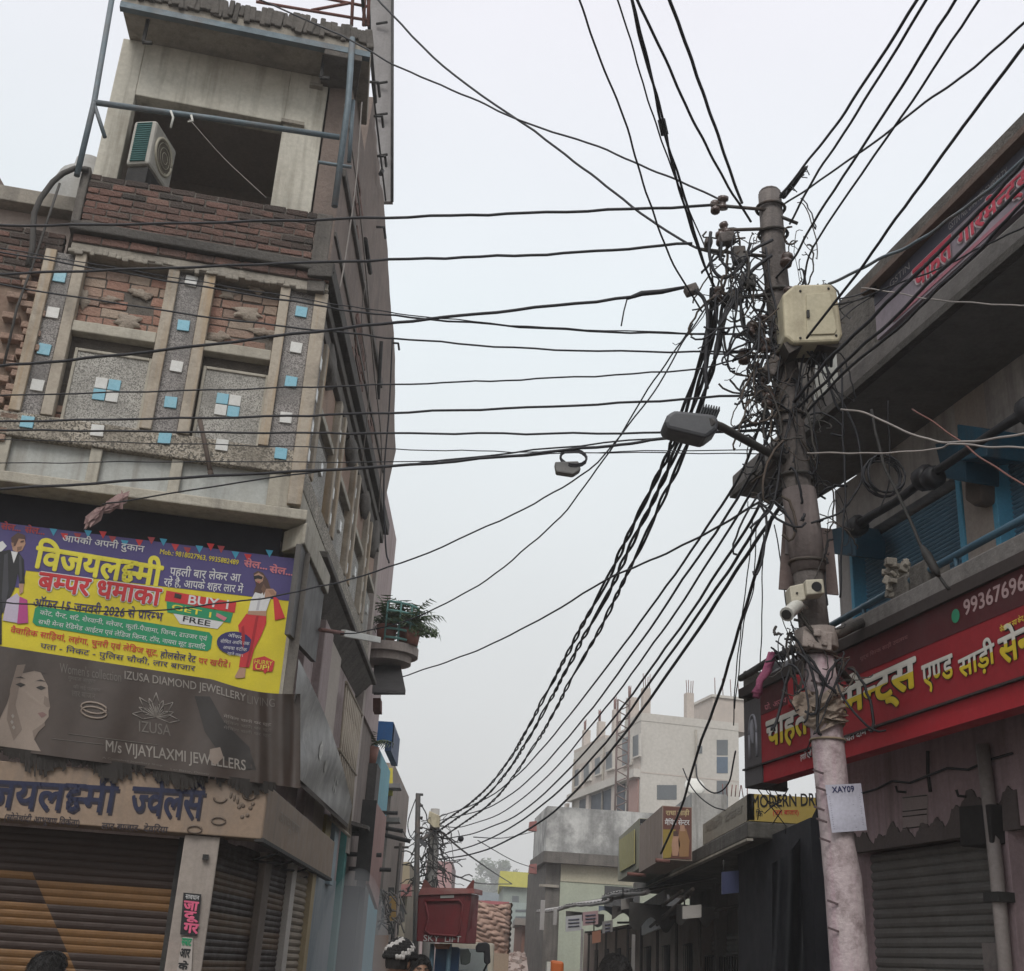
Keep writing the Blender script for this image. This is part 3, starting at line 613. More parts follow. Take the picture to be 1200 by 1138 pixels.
# dark ragged strips from the lower hem down over the painted signboard
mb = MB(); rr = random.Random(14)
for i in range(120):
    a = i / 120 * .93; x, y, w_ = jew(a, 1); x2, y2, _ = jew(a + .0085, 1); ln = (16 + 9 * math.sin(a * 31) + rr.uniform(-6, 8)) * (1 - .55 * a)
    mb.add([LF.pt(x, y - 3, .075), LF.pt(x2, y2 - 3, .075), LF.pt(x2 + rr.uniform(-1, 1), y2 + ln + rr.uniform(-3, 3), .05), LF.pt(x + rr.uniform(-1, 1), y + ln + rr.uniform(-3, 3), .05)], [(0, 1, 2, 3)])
mb.build('ragged_strip', mat('black_ragged_strip', (.03, .027, .025), (.05, .044, .04), 6, .9), t, fix=False)
def jewtext(s, x0, x1, b0, b1, m, bold=.0, name='lettering', dx=0):
    V, Fc = thick(*letters(s, 0), bold); xs = [v[0] for v in V]; ysv = [v[1] for v in V]; A, Z, lo, hi = min(xs), max(xs), min(ysv), max(ysv); mb = MB()
    mb.add([jewp((x0 + (v[0] - A) / (Z - A) * (x1 - x0) + 60) / 412, b0 + (b1 - b0) * (v[1] - lo) / (hi - lo), .006 + v[2]) for v in V], Fc); return mb.build(name, m, t, fix=False)
jewtext("Women's collection", 70, 142, .17, .07, FLEXTXT, .0); jewtext('IZUSA DIAMOND JEWELLERY', 146, 288, .16, .05, FLEXTXT2, .01); jewtext('LIVING', 290, 322, .15, .06, FLEXTXT, .0)
jewtext('IZUSA', 163, 200, .64, .53, FLEXTXT, .0); jewtext('M/s VIJAYLAXMI JEWELLERS', 124, 288, .92, .77, FLEXTXT2, .012)
jewtext('गुणवत्ता आभूषण', 80, 112, .24, .19, FLEXTXT, 0); jewtext('की नई पहचान', 86, 118, .31, .26, FLEXTXT, 0); jewtext('लार बाजार', 84, 112, .38, .33, FLEXTXT, 0)
jewtext('A Complete Jewellery Shop', 120, 190, .965, .94, FLEXTXT, 0); jewtext('Lar Bazar, Deoria', 200, 245, .99, .965, FLEXTXT, 0)
def jewpoly(pts, m, name, e=.004, rows=1):
    bm = bmesh.new(); bm.faces.new([bm.verts.new((x, b * 300, 0)) for x, b in pts]); bmesh.ops.triangulate(bm, faces=bm.faces[:]); bmesh.ops.subdivide_edges(bm, edges=bm.edges[:], cuts=7, use_grid_fill=True); bmesh.ops.triangulate(bm, faces=bm.faces[:]); bm.verts.index_update()
    mb = MB(); mb.add([jewp((v.co.x + 60) / 412, v.co.y / 300, e) for v in bm.verts], [[v.index for v in f.verts] for f in bm.faces], 0, True); bm.free(); return mb.build(name, m, t, fix=False)
jewpoly([(-30, .2), (0, .22), (20, .14), (34, .13), (48, .2), (56, .32), (57, .44), (59, .52), (57, .56), (57, .62), (52, .68), (44, .74), (38, .78), (40, .86), (48, .97), (-30, .97)], FLEXFACE, 'printed_face')
jewpoly([(-30, .10), (10, .02), (34, .03), (48, .12), (54, .2), (40, .19), (24, .24), (14, .38), (8, .55), (0, .7), (-30, .9)], FLEX, 'printed_hair', .006)
for x in (24, 48): jewpoly([(x - 6, .35), (x, .325), (x + 6, .34), (x, .37)], FLEXDK, 'printed_eye', .007)
FLX_M = flat('faded_face_shadow', (.185, .145, .12))
jewpoly([(52, .42), (57, .44), (59, .52), (55, .53), (51, .50)], FLX_M, 'printed_nose_shade', .006); jewpoly([(20, .16), (30, .14), (24, .3), (18, .55), (26, .78), (16, .9), (8, .7), (12, .4)], FLX_M, 'printed_cheek_shade', .006); jewpoly([(38, .78), (44, .74), (52, .68), (53, .71), (45, .78), (40, .86)], FLX_M, 'printed_jaw_shade', .006)
for x in (24, 48): jewpoly([(x - 7, .29), (x, .265), (x + 6, .28), (x, .28)], FLEXDK, 'printed_eyebrow', .007)
for x, b in ((15, .66), (14, .72), (16, .77)): jewpoly([(x - 2, b), (x, b - .02), (x + 2, b), (x, b + .025)], FLEXTXT2, 'printed_earring', .008)
jewpoly([(44, .6), (50, .58), (55, .6), (49, .64)], flat('faded_lips', (.20, .12, .11)), 'printed_lips', .007)
mb = MB()
for k in range(9):
    a = math.radians(180 - k * 22.5); ln = 28 if k % 2 == 0 else 22; c, s_ = math.cos(a), math.sin(a)
    q = [(0, 0), (.55, .16), (1, 0), (.55, -.16)]
    pts = [(183 + (u * c - v * s_) * ln, .47 - (u * s_ + v * c) * ln * .0088) for u, v in q]
    for (xa, ba), (xb, bb) in zip(pts, pts[1:] + pts[:1]): mb.tube([jewp((xa + 60) / 412, ba, .004), jewp((xb + 60) / 412, bb, .004)], .0035, 4)
mb.build('printed_lotus', FLEXTXT2, t)
mb = MB(); pr = [(110 + 15 * math.cos(i * .45), .47 + .055 * math.sin(i * .45)) for i in range(15)]
for k in (0, .045): mb.tube([jewp((x + 60) / 412, b + k, .004) for x, b in pr], .009, 4)
mb.build('printed_ring', FLEXFACE, t)
for x0, x1, b in ((80, 185, .76), (60, 122, .83)):
    mb = MB(); mb.tube([jewp((x0 + (x1 - x0) * i / 8 + 60) / 412, b - .01 * i / 8, .003) for i in range(9)], .0025, 4); mb.build('printed_line', FLEXTXT, t)
jewpoly([(228, .2), (246, .18), (262, .4), (292, .62), (300, .86), (285, .88), (262, .8), (240, .55)], FLEXDK, 'printed_figure'); jewpoly([(246, .72), (258, .68), (262, .78), (252, .88), (245, .82)], FLEXFACE, 'printed_hand', .006)
for b in (.32, .38, .44): jewtext('मेकिंग चार्ज पर छूट', 262, 318, b + .05, b, FLEXTXT if b != .32 else FLEXTXT2, 0)

# ---- side flex banner, folded round the corner
def sidep(a, b, e=0):
    top = (346 + 26 * a, 772 + 60 * a); bot = (340 + 70 * a, 905 + 62 * a)
    top = (347, 768) if a == 0 else (347 + 65 * a, 768 + 187 * a * (.45 + .55 * a))
    x, y = top[0] + (bot[0] - top[0]) * b, top[1] + (bot[1] - top[1]) * b
    return LS.pt(x, y, .14 + .06 * math.sin(b * 3.1) + .03 * math.sin(a * 13 + b * 5) + e)
SQ = [(350, 782), (372, 812), (412, 948), (408, 968), (372, 940), (338, 905)]
def sq(a, b, e=0):
    top = Vector((350, 772)).lerp(Vector((413, 945)), a); top.x += 12 * math.sin(a * math.pi) * .6; bot = Vector((337, 900)).lerp(Vector((408, 966)), a)
    q = top.lerp(bot, b); return LS.pt(q.x, q.y, .16 + .04 * math.sin(a * 11 + b * 6) * (1 - a) - .05 * b + e)
t2 = thing('torn_side_banner', 'crumpled pale grey flex banner on the side street face of the corner shop', 'banner', Vector((-1.8, 12, 3.0)))
GFLEX = mat('grey_back_flex', (.20, .195, .185), (.15, .145, .14), 1.6, .45, .1, 8, spec=.5, dirt=(.36, .35, .33), dk=.7, dscale=2.2)
mb = MB(); mb.grid(lambda a, b: sq(a, b), 30, 14); mb.grid(lambda a, b: sq(a, b, -.02), 30, 14); mb.build('flex_sheet', GFLEX, t2, fix=False)
mb = MB()
for a, b, s_ in ((.42, .42, .09), (.52, .5, .07)):
    pts = [(.5, 0), (.2, .9), (-.3, .7), (-.5, -.1), (-.1, -.9), (.3, -.6)]; mb.poly([sq(a + x * s_ * .6, b + y * s_ * 1.6, .006) for x, y in pts])
for a in (.68, .71):
    for b in (.35, .55): mb.poly([sq(a, b, .006), sq(a + .012, b, .006), sq(a + .014, b + .12, .006), sq(a + .002, b + .12, .006)])
mb.build('printed_marks', flat('pale_mark', (.42, .41, .38)), t2, fix=False)
mb = MB(); mb.prism([sq(0, 1, 0), sq(1, 1, 0), sq(1, 1, -.28), sq(0, 1, -.25)], (0, 0, -.05)); mb.build('bottom_frame', mat('rotten_frame', (.07, .055, .045)), t2)

# ---- yellow promotion banner : printed flex on the first floor
YW = -.28
t = thing('promotion_banner', 'bright yellow and purple sale banner with Hindi lettering above the grey jewellery banner', 'banner', LF.p(-.5, YW, 3.75))
def yp(x, y, e=0): return LF.pt(x, y, YW + e)
zT = LF.z(348, 655, YW); zB = LF.z(326, 812, YW) - .12; uR_ = LF.u(337, 735, YW); uL_ = -2.6
mb = MB(); mb.box(LF, uL_, uR_, YW - .03, YW, zB, zT); mb.build('flex_sheet', P_YEL, t)
mb = MB(); pl = [(32, 618 + 43), (338, 712), (352, 650), (-80, 590), (-80, 700), (30, 700)]
# purple header with slanted lower edge
zP0 = LF.z(120, 679, YW); zP1 = LF.z(340, 706, YW)
mb.poly([LF.p(uL_, YW + .003, zP0 - .16), LF.p(LF.u(32, 662, YW), YW + .003, zP0 - .16), LF.p(LF.u(32, 662, YW), YW + .003, zP0), LF.p(uR_, YW + .003, zP0), LF.p(uR_, YW + .003, zT), LF.p(uL_, YW + .003, zT)]); mb.build('printed_header', P_PUR, t, fix=False)
mb = MB(); mb.box(LF, uR_, uR_ + .03, YW - .04, YW + .02, zB, zT); mb.build('edge_batten', CONC_L, t)
def Y(s, bl, br, tl, m, bold=.0, e=.008, **k): return text(s, LF, bl, br, tl, YW + e, m, t, bold, **k)
Y('आपकी अपनी दुकान', (72, 637), (168, 650), (72, 624), P_WHT, .012)
Y('विजयलक्ष्मी', (37, 666), (188, 690), (38, 628), P_YLT, .035, .010)
Y('Mob.: 9818027963, 9935882489', (187, 650), (279, 663), (187, 643), P_YEL, .015)
Y('पहली बार लेकर आ', (198, 676), (281, 684), (198, 661), P_WHT, .012); Y('रहे है, आपके शहर लार में', (191, 688), (284, 697), (191, 674), P_WHT, .012)
Y('बम्पर धमाका', (41, 692), (188, 712), (41, 668), P_WHT, .075, .009, name='lettering_outline'); Y('बम्पर धमाका', (42, 691), (187, 711), (42, 669), P_RED, .03, .012)
Y('ऑफर 15 जनवरी 2026 से प्रारम्भ', (38, 711), (190, 728), (38, 697), P_NAVY, .012)
def Q(pts, m, name, e=.005): mb = MB(); mb.poly([yp(x, y, e) for x, y in pts]); return mb.build(name, m, t, fix=False)
Q([(195, 692), (277, 706), (275, 718), (193, 704)], P_RED, 'red_strip'); Q([(195, 704.5), (273, 718.5), (270, 730), (196, 717.5)], P_GRN, 'green_strip'); Q([(203, 719), (262, 729), (255, 737), (211, 731)], P_WHT, 'white_strip')
Y('BUY 1', (220, 708), (267, 714), (220, 697), P_WHT, .02); Y('GET 1', (201, 714), (247, 724), (201, 707.5), P_YLT, .02); Y('FREE', (214, 728), (246, 734), (214, 721.5), P_BLK, .015)
Q([(205, 695), (213, 697), (212, 702), (204, 700)], FLEXDK, 'printed_shoe', .008); Q([(254, 718), (266, 724), (263, 728), (253, 722)], P_PINK, 'printed_shoe', .008)
Q([(41, 713), (45, 710), (120, 721), (245, 741), (249, 746), (247, 760), (243, 763), (120, 746), (42, 733), (38, 729)], P_GRN, 'green_pill')
Y('कोट, पैन्ट, शर्ट, शेरवानी, ब्लेजर, कुर्ता-पैजामा, जिन्स, ट्राउजर एवं', (46, 722), (242, 753), (46, 713), P_WHT, .0); Y('सभी मेन्स रेडिमेड आईटम एवं लेडिज जिन्स, टॉप, नायरा सूट इत्यादि', (44, 733), (240, 763), (44, 724), P_WHT, .0)
Y('वैवाहिक साड़ियां, लहंगा, चुनरी एवं लेडिज सूट,', (11, 744), (184, 771), (11, 732), P_RED, .012); Y('होलसेल रेट', (187, 772), (229, 778), (187, 760), P_NAVY, .012); Y('पर खरीदें।', (232, 778), (269, 783), (232, 768), P_RED, .012)
Y('पता - निकट - पुलिस चौकी, लार बाजार', (46, 762), (228, 789), (46, 751), P_NAVY, .006)
for xa, ya in ((285, 661), (315, 668)): Y('सेल...', (xa, ya + 3), (xa + 28, ya + 7), (xa, ya - 8), P_PINK, .03, .009)
for xa, ya in ((0, 617), (28, 621)): Y('सेल...', (xa, ya + 3), (xa + 24, ya + 6), (xa, ya - 7), flat('dull_red_print', (.36, .05, .06)), .03, .009)
for i in range(20):
    x = 62 + i * 14.2 + RND.uniform(-2, 2); y = 616 + (x / 350) * 40 + 4 * math.sin(i * 1.3)
    if 283 < x < 345 and i % 2: continue
    Q([(x - 4.5, y - 4), (x + 4.5, y - 3), (x, y + 5)], (P_CYAN, P_RED, flat('dull_red_print', (0, 0, 0)))[i % 3], 'printed_pennant', .006)
mb = MB(); c = LF.uz(275, 754, YW); mb.poly([LF.p(c[0] + .155 * math.cos(i * .3142), YW + .010, c[1] + .105 * math.sin(i * .3142)) for i in range(20)]); mb.build('printed_oval', P_NAVY, t, fix=False)
for i, s in enumerate(('ऑफर', 'सीमित अवधि तक', 'अथवा स्टॉक', 'रहने तक।')):
    hw = (8, 17, 14, 9)[i]; y = 746 + i * 7.2; Y(s, (275 - hw, y), (275 + hw, y + 3), (275 - hw, y - 5), P_WHT, 0, .013)
Q([(297, 772), (310, 769), (322, 775), (319, 787), (312, 787), (311, 790), (308, 786), (296, 785)], P_RED, 'printed_burst', .010); Y('HURRY', (298, 777.5), (319, 780), (298, 772.5), P_YLT, .01, .013); Y('UP!', (299, 784), (315, 786), (299, 778), P_YLT, .015, .013)
# printed shoppers (flat, part of the print)
Q([(297, 672), (302, 669), (308, 671), (314, 680), (318, 692), (312, 700), (306, 708), (299, 703), (297, 694), (300, 686)], P_HAIR, 'printed_hair', .009)
Q([(298, 674), (303, 671), (309, 675), (308, 681), (304, 684), (299, 681)], P_SKIN, 'printed_face', .011); Q([(297, 675), (303, 674), (308, 676), (307, 679), (302, 678), (298, 679)], P_BLK, 'printed_sunglasses', .013)
Q([(299, 694), (306, 696), (312, 690), (319, 696), (316, 704), (312, 716), (291, 716), (294, 703)], P_WHT, 'printed_top', .011); Q([(311, 690), (320, 690), (324, 694), (323, 699), (316, 700), (310, 702)], P_SKIN, 'printed_arm', .012)
Q([(291, 716), (312, 716), (312, 722), (290, 720)], P_SKIN, 'printed_waist', .011); Q([(289, 719), (312, 721), (312, 730), (306, 745), (298, 760), (292, 782), (280, 782), (283, 760), (281, 745), (279, 733)], P_RED, 'printed_trousers', .009)
Q([(281, 782), (288, 783), (287, 794), (277, 795), (275, 793)], P_SKIN, 'printed_foot', .009); Q([(320, 698), (326, 702), (334, 724), (322, 727)], P_RED, 'printed_bag', .010)
Q([(13, 636), (20, 627), (28, 628), (30, 637), (26, 645), (20, 647), (15, 645)], P_SKIN, 'printed_face', .009); Q([(14, 640), (13, 630), (21, 624), (29, 627), (30, 632), (22, 631), (18, 640)], P_HAIR, 'printed_hair', .011)
Q([(-20, 650), (12, 644), (17, 655), (22, 647), (28, 656), (29, 684), (23, 684), (21, 672), (17, 690), (12, 700), (2, 720), (2, 755), (-20, 760)], P_BLK, 'printed_suit', .007); Q([(13, 646), (21, 647), (16, 660)], P_WHT, 'printed_shirt', .009)
Q([(22, 684), (28, 684), (27, 694), (23, 697)], P_SKIN, 'printed_hand', .009); Q([(-6, 638), (3, 634), (8, 640), (2, 646), (-6, 648)], P_WHT, 'printed_cuff', .009)
Q([(8, 703), (20, 695), (24, 701), (20, 730), (3, 727)], P_LILAC, 'printed_bag', .009); Q([(23, 699), (32, 703), (33, 730), (20, 731)], P_MAG, 'printed_bag', .010)
# dark side return of the banner frame
mb = MB(); mb.prism([Vector((-1.845, 10.16, 0)) + Vector((0, 0, LS.z(352, 765, .05))), Vector((-1.845, 11.75, LS.z(370, 770, .05) - .05)), Vector((-1.845, 11.75, 5.04)), Vector((-1.845, 10.16, 5.04))], (-.05, 0, 0))
mb.build('banner_frame_side', mat('dark_sheet_metal', (.085, .08, .078), (.065, .06, .058), 2, .6, .1, 20, streak=(.15, .14, .13), sk=.4), B)
mb = MB(); mb.box(LF, uR_ + .032, uR_ + .12, -.33, -.24, 3.1, 5.04); mb.build('banner_frame_post', mat('grey_wood', (.22, .20, .175), (.15, .135, .12), 3, .85, .3, 40, streak=(.08, .07, .06)), B, bevel=.006)

Q([(300, 722), (303, 722), (296, 760), (290, 781), (288, 781), (293, 758)], flat('print_dark_red', (.36, .018, .025)), 'printed_fold', .0115); Q([(283, 735), (286, 733), (287, 748), (285, 762), (283, 748)], flat('print_dark_red', (0, 0, 0)), 'printed_fold', .0115)
Q([(303, 700), (306, 699), (303, 715), (300, 715)], flat('print_grey_fold', (.48, .47, .50)), 'printed_fold', .0125); Q([(309, 684), (312, 690), (309, 698), (306, 690)], flat('print_hair_light', (.16, .09, .06)), 'printed_strand', .0125); Q([(314, 692), (320, 691), (323, 697), (318, 697)], flat('print_skin_dark', (.32, .18, .12)), 'printed_shade', .0135)
Q([(301, 681), (305, 682), (303, 683.2)], flat('print_lips', (.42, .10, .10)), 'printed_lips', .0135)
Q([(5, 650), (9, 648), (10, 690), (4, 720), (2, 700)], flat('print_suit_light', (.055, .055, .065)), 'printed_fold', .0085); Q([(22, 650), (25, 652), (26, 680), (23, 682)], flat('print_suit_light', (0, 0, 0)), 'printed_fold', .0085); Q([(24, 634), (28, 633), (28, 635), (24, 636)], P_HAIR, 'printed_brow', .012); Q([(20, 641), (26, 640), (25, 644), (20, 646)], flat('print_beard', (.22, .13, .09)), 'printed_beard', .0105); Q([(14, 636), (16, 636), (16, 641), (14, 641)], flat('print_skin_dark', (0, 0, 0)), 'printed_ear', .012)
# ---- torn cloth caught on the cable under the ledge
def rag(name, label, c, sc, m, seed, drop=.4, wid=.2):
    r = random.Random(seed); mb = MB(); A = [r.uniform(0, 6) for _ in range(6)]
    def fn(a, b):
        x = (a - .5) * wid * (1 + .5 * math.sin(b * 5 + A[0])) * (1 - .3 * b); return Vector(c) + Vector((x + .12 * b * math.sin(b * 3 + A[1]), .05 * math.sin(a * 9 + A[2]) + .04 * math.sin(b * 8 + A[3]), -b * drop + .05 * math.sin(a * 7 + A[4]))) * sc
    mb.grid(fn, 14, 14); return mb.build(name, m, None, label, 'cloth', fix=False)
RAGM = mat('dirty_pink_cloth', (.36, .26, .24), (.22, .13, .13), 12, .95, .6, 40, dirt=(.14, .08, .08), dk=.7, dscale=5)
mb = MB(); rr = random.Random(5); pth = [(148, 580), (138, 588), (126, 592), (115, 600), (104, 612)]
for k in range(9):
    o = [(rr.uniform(-5, 5), rr.uniform(-5, 5)) for _ in pth]; P = [LF.pt(x + a, y + b, .22 + rr.uniform(-.03, .03)) for (x, y), (a, b) in zip(pth, o)]; wd = [rr.uniform(.01, .05) for _ in P]
    vs = []
    for p_, q_ in zip(P, wd): d = Vector((rr.uniform(-.4, .4), rr.uniform(-1, 1) * .4, rr.uniform(.5, 1))).normalized(); vs += [p_ - d * q_, p_ + d * q_]
    mb.add(vs, [(2 * i, 2 * i + 1, 2 * i + 3, 2 * i + 2) for i in range(len(P) - 1)], 0, True)
mb.build('rag', RAGM, None, 'dirty pink rag tangled on the wire below the pale panel strip', 'cloth', fix=False)
mb = MB(); a, b = LF.pt(234, 492, .06), LF.pt(247, 555, .16); mb.tube([a, a.lerp(b, .5) + Vector((0, 0, .01)), b], [.022, .02, .022], 8); mb.tube([b - Vector((0, .03, 0)), b + Vector((0, .02, 0))], .025, 8)
mb.build('spout', mat('brown_spout', (.11, .085, .07), (.08, .06, .05), 8, .85), None, 'short rusty drain spout sticking out below the second tile panel', 'pipe')

# ---- air conditioner on the terrace
ac = thing('air_conditioner', 'white outdoor air conditioner unit with green coil standing in the top room opening', 'air conditioner', LF.p(LF.u(172, 200, -.55), -.6, 7.9))
c = LF.pt(172, 186, -.62); yaw = Matrix.Rotation(math.radians(-9), 3, 'Z'); hz = LF.z(172, 157, -.62)
zb_ = hz - .58; cc = Vector((c.x + .05, c.y, hz - .29)); X_, Y_, Z_ = yaw.col[0], yaw.col[1], Vector((0, 0, 1))
mb = MB(); mb.obox(cc, .25, .52, .54, yaw); mb.build('casing', mat('dull_ac_white', (.50, .49, .45), (.41, .40, .365), 4, .6, .05, 30, streak=(.25, .23, .2), sk=.6, dirt=(.28, .26, .23), dk=.6), ac, bevel=.03)
GC = mat('green_coil', (.05, .16, .15), (.04, .12, .115), 6, .6)
mb = MB()
f0 = cc - Y_ * .262
mb.obox(f0, .16, .01, .48, yaw); 
for i in range(18): mb.obox(f0 - Y_ * .008 + Z_ * (-.23 + i * .027), .16, .012, .008, yaw)
mb.build('coil_grille', GC, ac)
mb = MB(); f1 = cc + X_ * .127
mb.tube([f1 + Y_ * (.0 + .19 * math.cos(a)) + Z_ * (.19 * math.sin(a)) for a in [2 * math.pi * i / 24 for i in range(25)]], .018, 6)
mb.build('fan_ring', PLAST, ac)
mb = MB(); mb.poly([f1 + X_ * .002 + Y_ * (.0 + .18 * math.cos(2 * math.pi * i / 24)) + Z_ * (.18 * math.sin(2 * math.pi * i / 24)) for i in range(24)]); mb.build('fan_opening', mat('dim_fan', (.16, .14, .11)), ac, fix=False)
mb = MB()
for r__ in (.06, .11, .16): mb.tube([f1 + X_ * .008 + Y_ * (.02 + r__ * math.cos(a)) + Z_ * (r__ * math.sin(a)) for a in [2 * math.pi * i / 20 for i in range(21)]], .004, 4)
mb.build('fan_guard', PLAST, ac)
mb = MB(); mb.obox(Vector((cc.x, cc.y, (7.88 + zb_) / 2)), .22, .45, max(.05, zb_ - 7.88), yaw); mb.build('stand', IRON, ac)

# ---- water tank behind the parapet
c = onY(92, 250, 11.3); zt_ = onY(90, 186, 11.3).z; r0 = .36
mb = MB(); prof = [(r0 * .98, 0), (r0, .05), (r0, .7), (r0 * .97, .76), (r0 * .8, .86), (r0 * .45, .92), (r0 * .42, .98), (0.02, 1.0)]; H_ = zt_ - 7.9; n = 20
vs = [Vector((c.x + r * math.cos(2 * math.pi * j / n), 11.3 + r * math.sin(2 * math.pi * j / n), 7.9 + z * H_)) for r, z in prof for j in range(n)]
mb.add(vs, [(i * n + j, i * n + (j + 1) % n, (i + 1) * n + (j + 1) % n, (i + 1) * n + j) for i in range(len(prof) - 1) for j in range(n)], 0, True)
wt = mb.build('water_tank', mat('grey_white_tank', (.36, .36, .345), (.30, .30, .285), 3, .6, .1, 20, streak=(.26, .25, .23), sk=.6), None, 'round white plastic water tank behind the brick parapet', 'water tank')
# ---- pipe frame in front of the top room
t = thing('pipe_frame', 'blue grey steel pipe frame standing on the brick parapet before the open top room', 'frame', LF.p(-.5, .06, 8.5))
for n_, pts, r in (('upright', [(136, -30), (110, 122), (90, 206)], .03), ('cross_rail', [(110, 120), (250, 139), (398, 161)], .03), ('brace', [(110, 121), (123, 161)], .02), ('upright', [(413, 45), (408, 120), (392, 242)], .033), ('short_rail', [(373, 190), (412, 196)], .018), ('rear_upright', [(414, 118), (409, 190)], .022)):
    mb = MB(); mb.tube([LF.pt(x, y, .07 if 'rear' not in n_ else -.3) for x, y in pts], r, 8); mb.build(n_, STEEL_B, t)
mb = MB(); mb.tube([LF.pt(200, 130, .11), LF.pt(203, 138, .11), LF.pt(200, 150, .11)], .012, 5); mb.tube([LF.pt(224, 135, .11), LF.pt(226, 142, .11), LF.pt(220, 143, .11)], .012, 5); mb.build('rag_strips', WHITE, t)
# ---- sticker on the pillar
t = thing('pillar_poster', 'narrow black poster with pink Hindi letters on the shop corner pillar', 'poster', LF.p(.28, 0, 1.6))
w = .0
def PQ(pts, m, name, e=.0): mb = MB(); mb.pxpoly(LF, pts, w + e, .003); return mb.build(name, m, t)
PQ([(215, 1046), (236, 1048), (231, 1097), (211, 1095)], P_BLK, 'sheet'); PQ([(214, 1098), (226, 1099), (224, 1145), (206, 1145)], flat('pale_paper', (.40, .36, .33)), 'lower_sheet')
text('सावधान', LF, (217, 1053), (233, 1055), (217, 1048), .006, P_WHT, t, 0)
for s, y0, y1 in (('जा', 1066, 1055), ('दू', 1080, 1067), ('गर', 1093, 1081)): text(s, LF, (214, y0), (232, y0 + 2), (214, y1), .006, flat('poster_pink', (.65, .12, .22)), t, .04)
text('सम्राट', LF, (212, 1108), (224, 1109), (212, 1099), .006, P_GRN, t, .04); text('आर', LF, (210, 1122), (222, 1123), (210, 1111), .006, P_BLK, t, .04); text('के', LF, (208, 1136), (220, 1137), (208, 1125), .006, P_BLK, t, .04)
mb = MB(); mb.box(LF, LF.u(238, 1000), LF.u(245, 1000), -.02, .02, 2.30, 2.34); mb.build('wall_hook', IRON, B)

# ---- neighbour at the far left
NB = thing('brick_neighbour_house', 'plain old house with broken plaster and bricks at the left edge behind the corner shop', 'house', LF.p(-2.8, -3, 0))
mb = MB(); mb.plan([(LF.p(u, w, 0).x, LF.p(u, w, 0).y) for u, w in ((-5.5, -.10), (-1.78, -.10), (-1.78, -5), (-5.5, -5))], 5.4, 7.35); mb.build('wall', mat('peeling_brown_plaster', (.33, .26, .20), (.22, .15, .115), 2.5, .95, .6, 25, dirt=(.14, .08, .06), dk=.8, streak=(.12, .1, .085)), NB)
bricks(LF, -2.6, -1.78, -.06, 7.2, 9, 'broken_brick_edge', .22, .07, par=NB)
rubble2 = [(i, RND.uniform(0, 1)) for i in range(26)]
for i, q in rubble2:
    mb = MB(); u = -1.80 - q * .12 - (.05 if i % 3 else .2); mb.obox(LF.p(u, -.06, 5.6 + i * .07), RND.uniform(.08, .2), .12, .06, AX(LF)); mb.build('brick_stub', RUBBLE, NB, bevel=.008)
mb = MB(); mb.plan([(LF.p(u, w, 0).x, LF.p(u, w, 0).y) for u, w in ((-5.5, -.3), (-1.80, -.3), (-1.80, -5), (-5.5, -5))], 7.35, 8.12); mb.build('upper_wall', mat('pinkish_upper_wall', (.42, .35, .31), (.34, .28, .25), 2, .9, .2), NB)
mb = MB(); mb.box(LF, -5.5, -1.78, -1, -.12, 8.12, 8.28); mb.build('roof_edge', CONC, NB, bevel=.01)
mb = MB(); mb.prism([LF.pt(-60, 120, -.8), LF.pt(-2, 205, -.8), LF.pt(18, 240, -.8), LF.pt(-60, 240, -.8)], LF.n * -2); mb.build('stair_roof', BROWNPL, NB)
mb = MB(); mb.tube([LF.pt(x, y, .05) for x, y in ((104, 199), (88, 197), (74, 203), (62, 213), (48, 232), (40, 250), (38, 290), (33, 312))], .028, 7); mb.tube([LF.pt(x, y, .04) for x, y in ((70, 215), (55, 260), (42, 300), (20, 360), (4, 430))], .012, 6)
mb.build('roof_cable', mat('dusty_hose', (.09, .085, .08)), None, 'thick dusty cable draped over the left end of the brick parapet', 'cable')
# ---- tube light arm and wires on the side wall
t = thing('tube_light', 'white tube light batten on a rusty arm by the side street wall', 'lamp', LS.p(1, .3, 5.4))
a = LS.pt(375, 738, .08); b = LS.pt(402, 742, .22); c = LS.pt(444, 750, .35)
mb = MB(); mb.tube([a, b], .022, 6); mb.build('arm', RUST, t)
mb = MB(); mb.obox(b.lerp(c, .5), .05, (c - b).length, .075, Matrix((Vector((0, 0, 1)).cross((c - b).normalized()).normalized(), (c - b).normalized(), Vector((0, 0, 1)))).transposed()); mb.build('batten', WHITE, t, bevel=.006)
# ------------------------------------------------------------------ the crowded concrete pole
PY = 8.0
def PP(x, y, d=0.0): return onY(x, y, PY + d)
POLE_C = mat('dirty_pole_concrete', (.155, .137, .13), (.10, .088, .084), 3, .9, .7, 30, streak=(.25, .22, .20), sk=.5, dirt=(.045, .04, .04), dk=.6, dscale=2.5)
POLE_W = mat('whitewashed_pole', (.50, .43, .43), (.42, .345, .36), 3.5, .85, .45, 28, streak=(.40, .22, .29), sk=.6, dirt=(.16, .12, .12), dk=.8, dscale=8.0)
pt_ = [(902, 228), (907, 300), (915, 380), (922, 450), (930, 540), (941, 620), (950, 700), (957, 760)]
P = thing('utility_pole', 'leaning round concrete pole with whitewashed lower half loaded with cables', 'utility pole', (2.40, PY, 0))
top = [PP(x, y) for x, y in pt_]
mb = MB(); mb.tube(top[::-1], [.105, .105, .108, .103, .100, .096, .094, .092], 16); mb.build('shaft', POLE_C, P)
low = [PP(957, 755), PP(964, 810), PP(973, 900), PP(982, 990), PP(985, 1012), PP(988, 1030), PP(996, 1138), Vector((2.40, PY, -.02))]
mb = MB(); mb.tube(low, [.106, .107, .108, .108, .114, .119, .12, .125], 18); mb.build('painted_shaft', POLE_W, P)
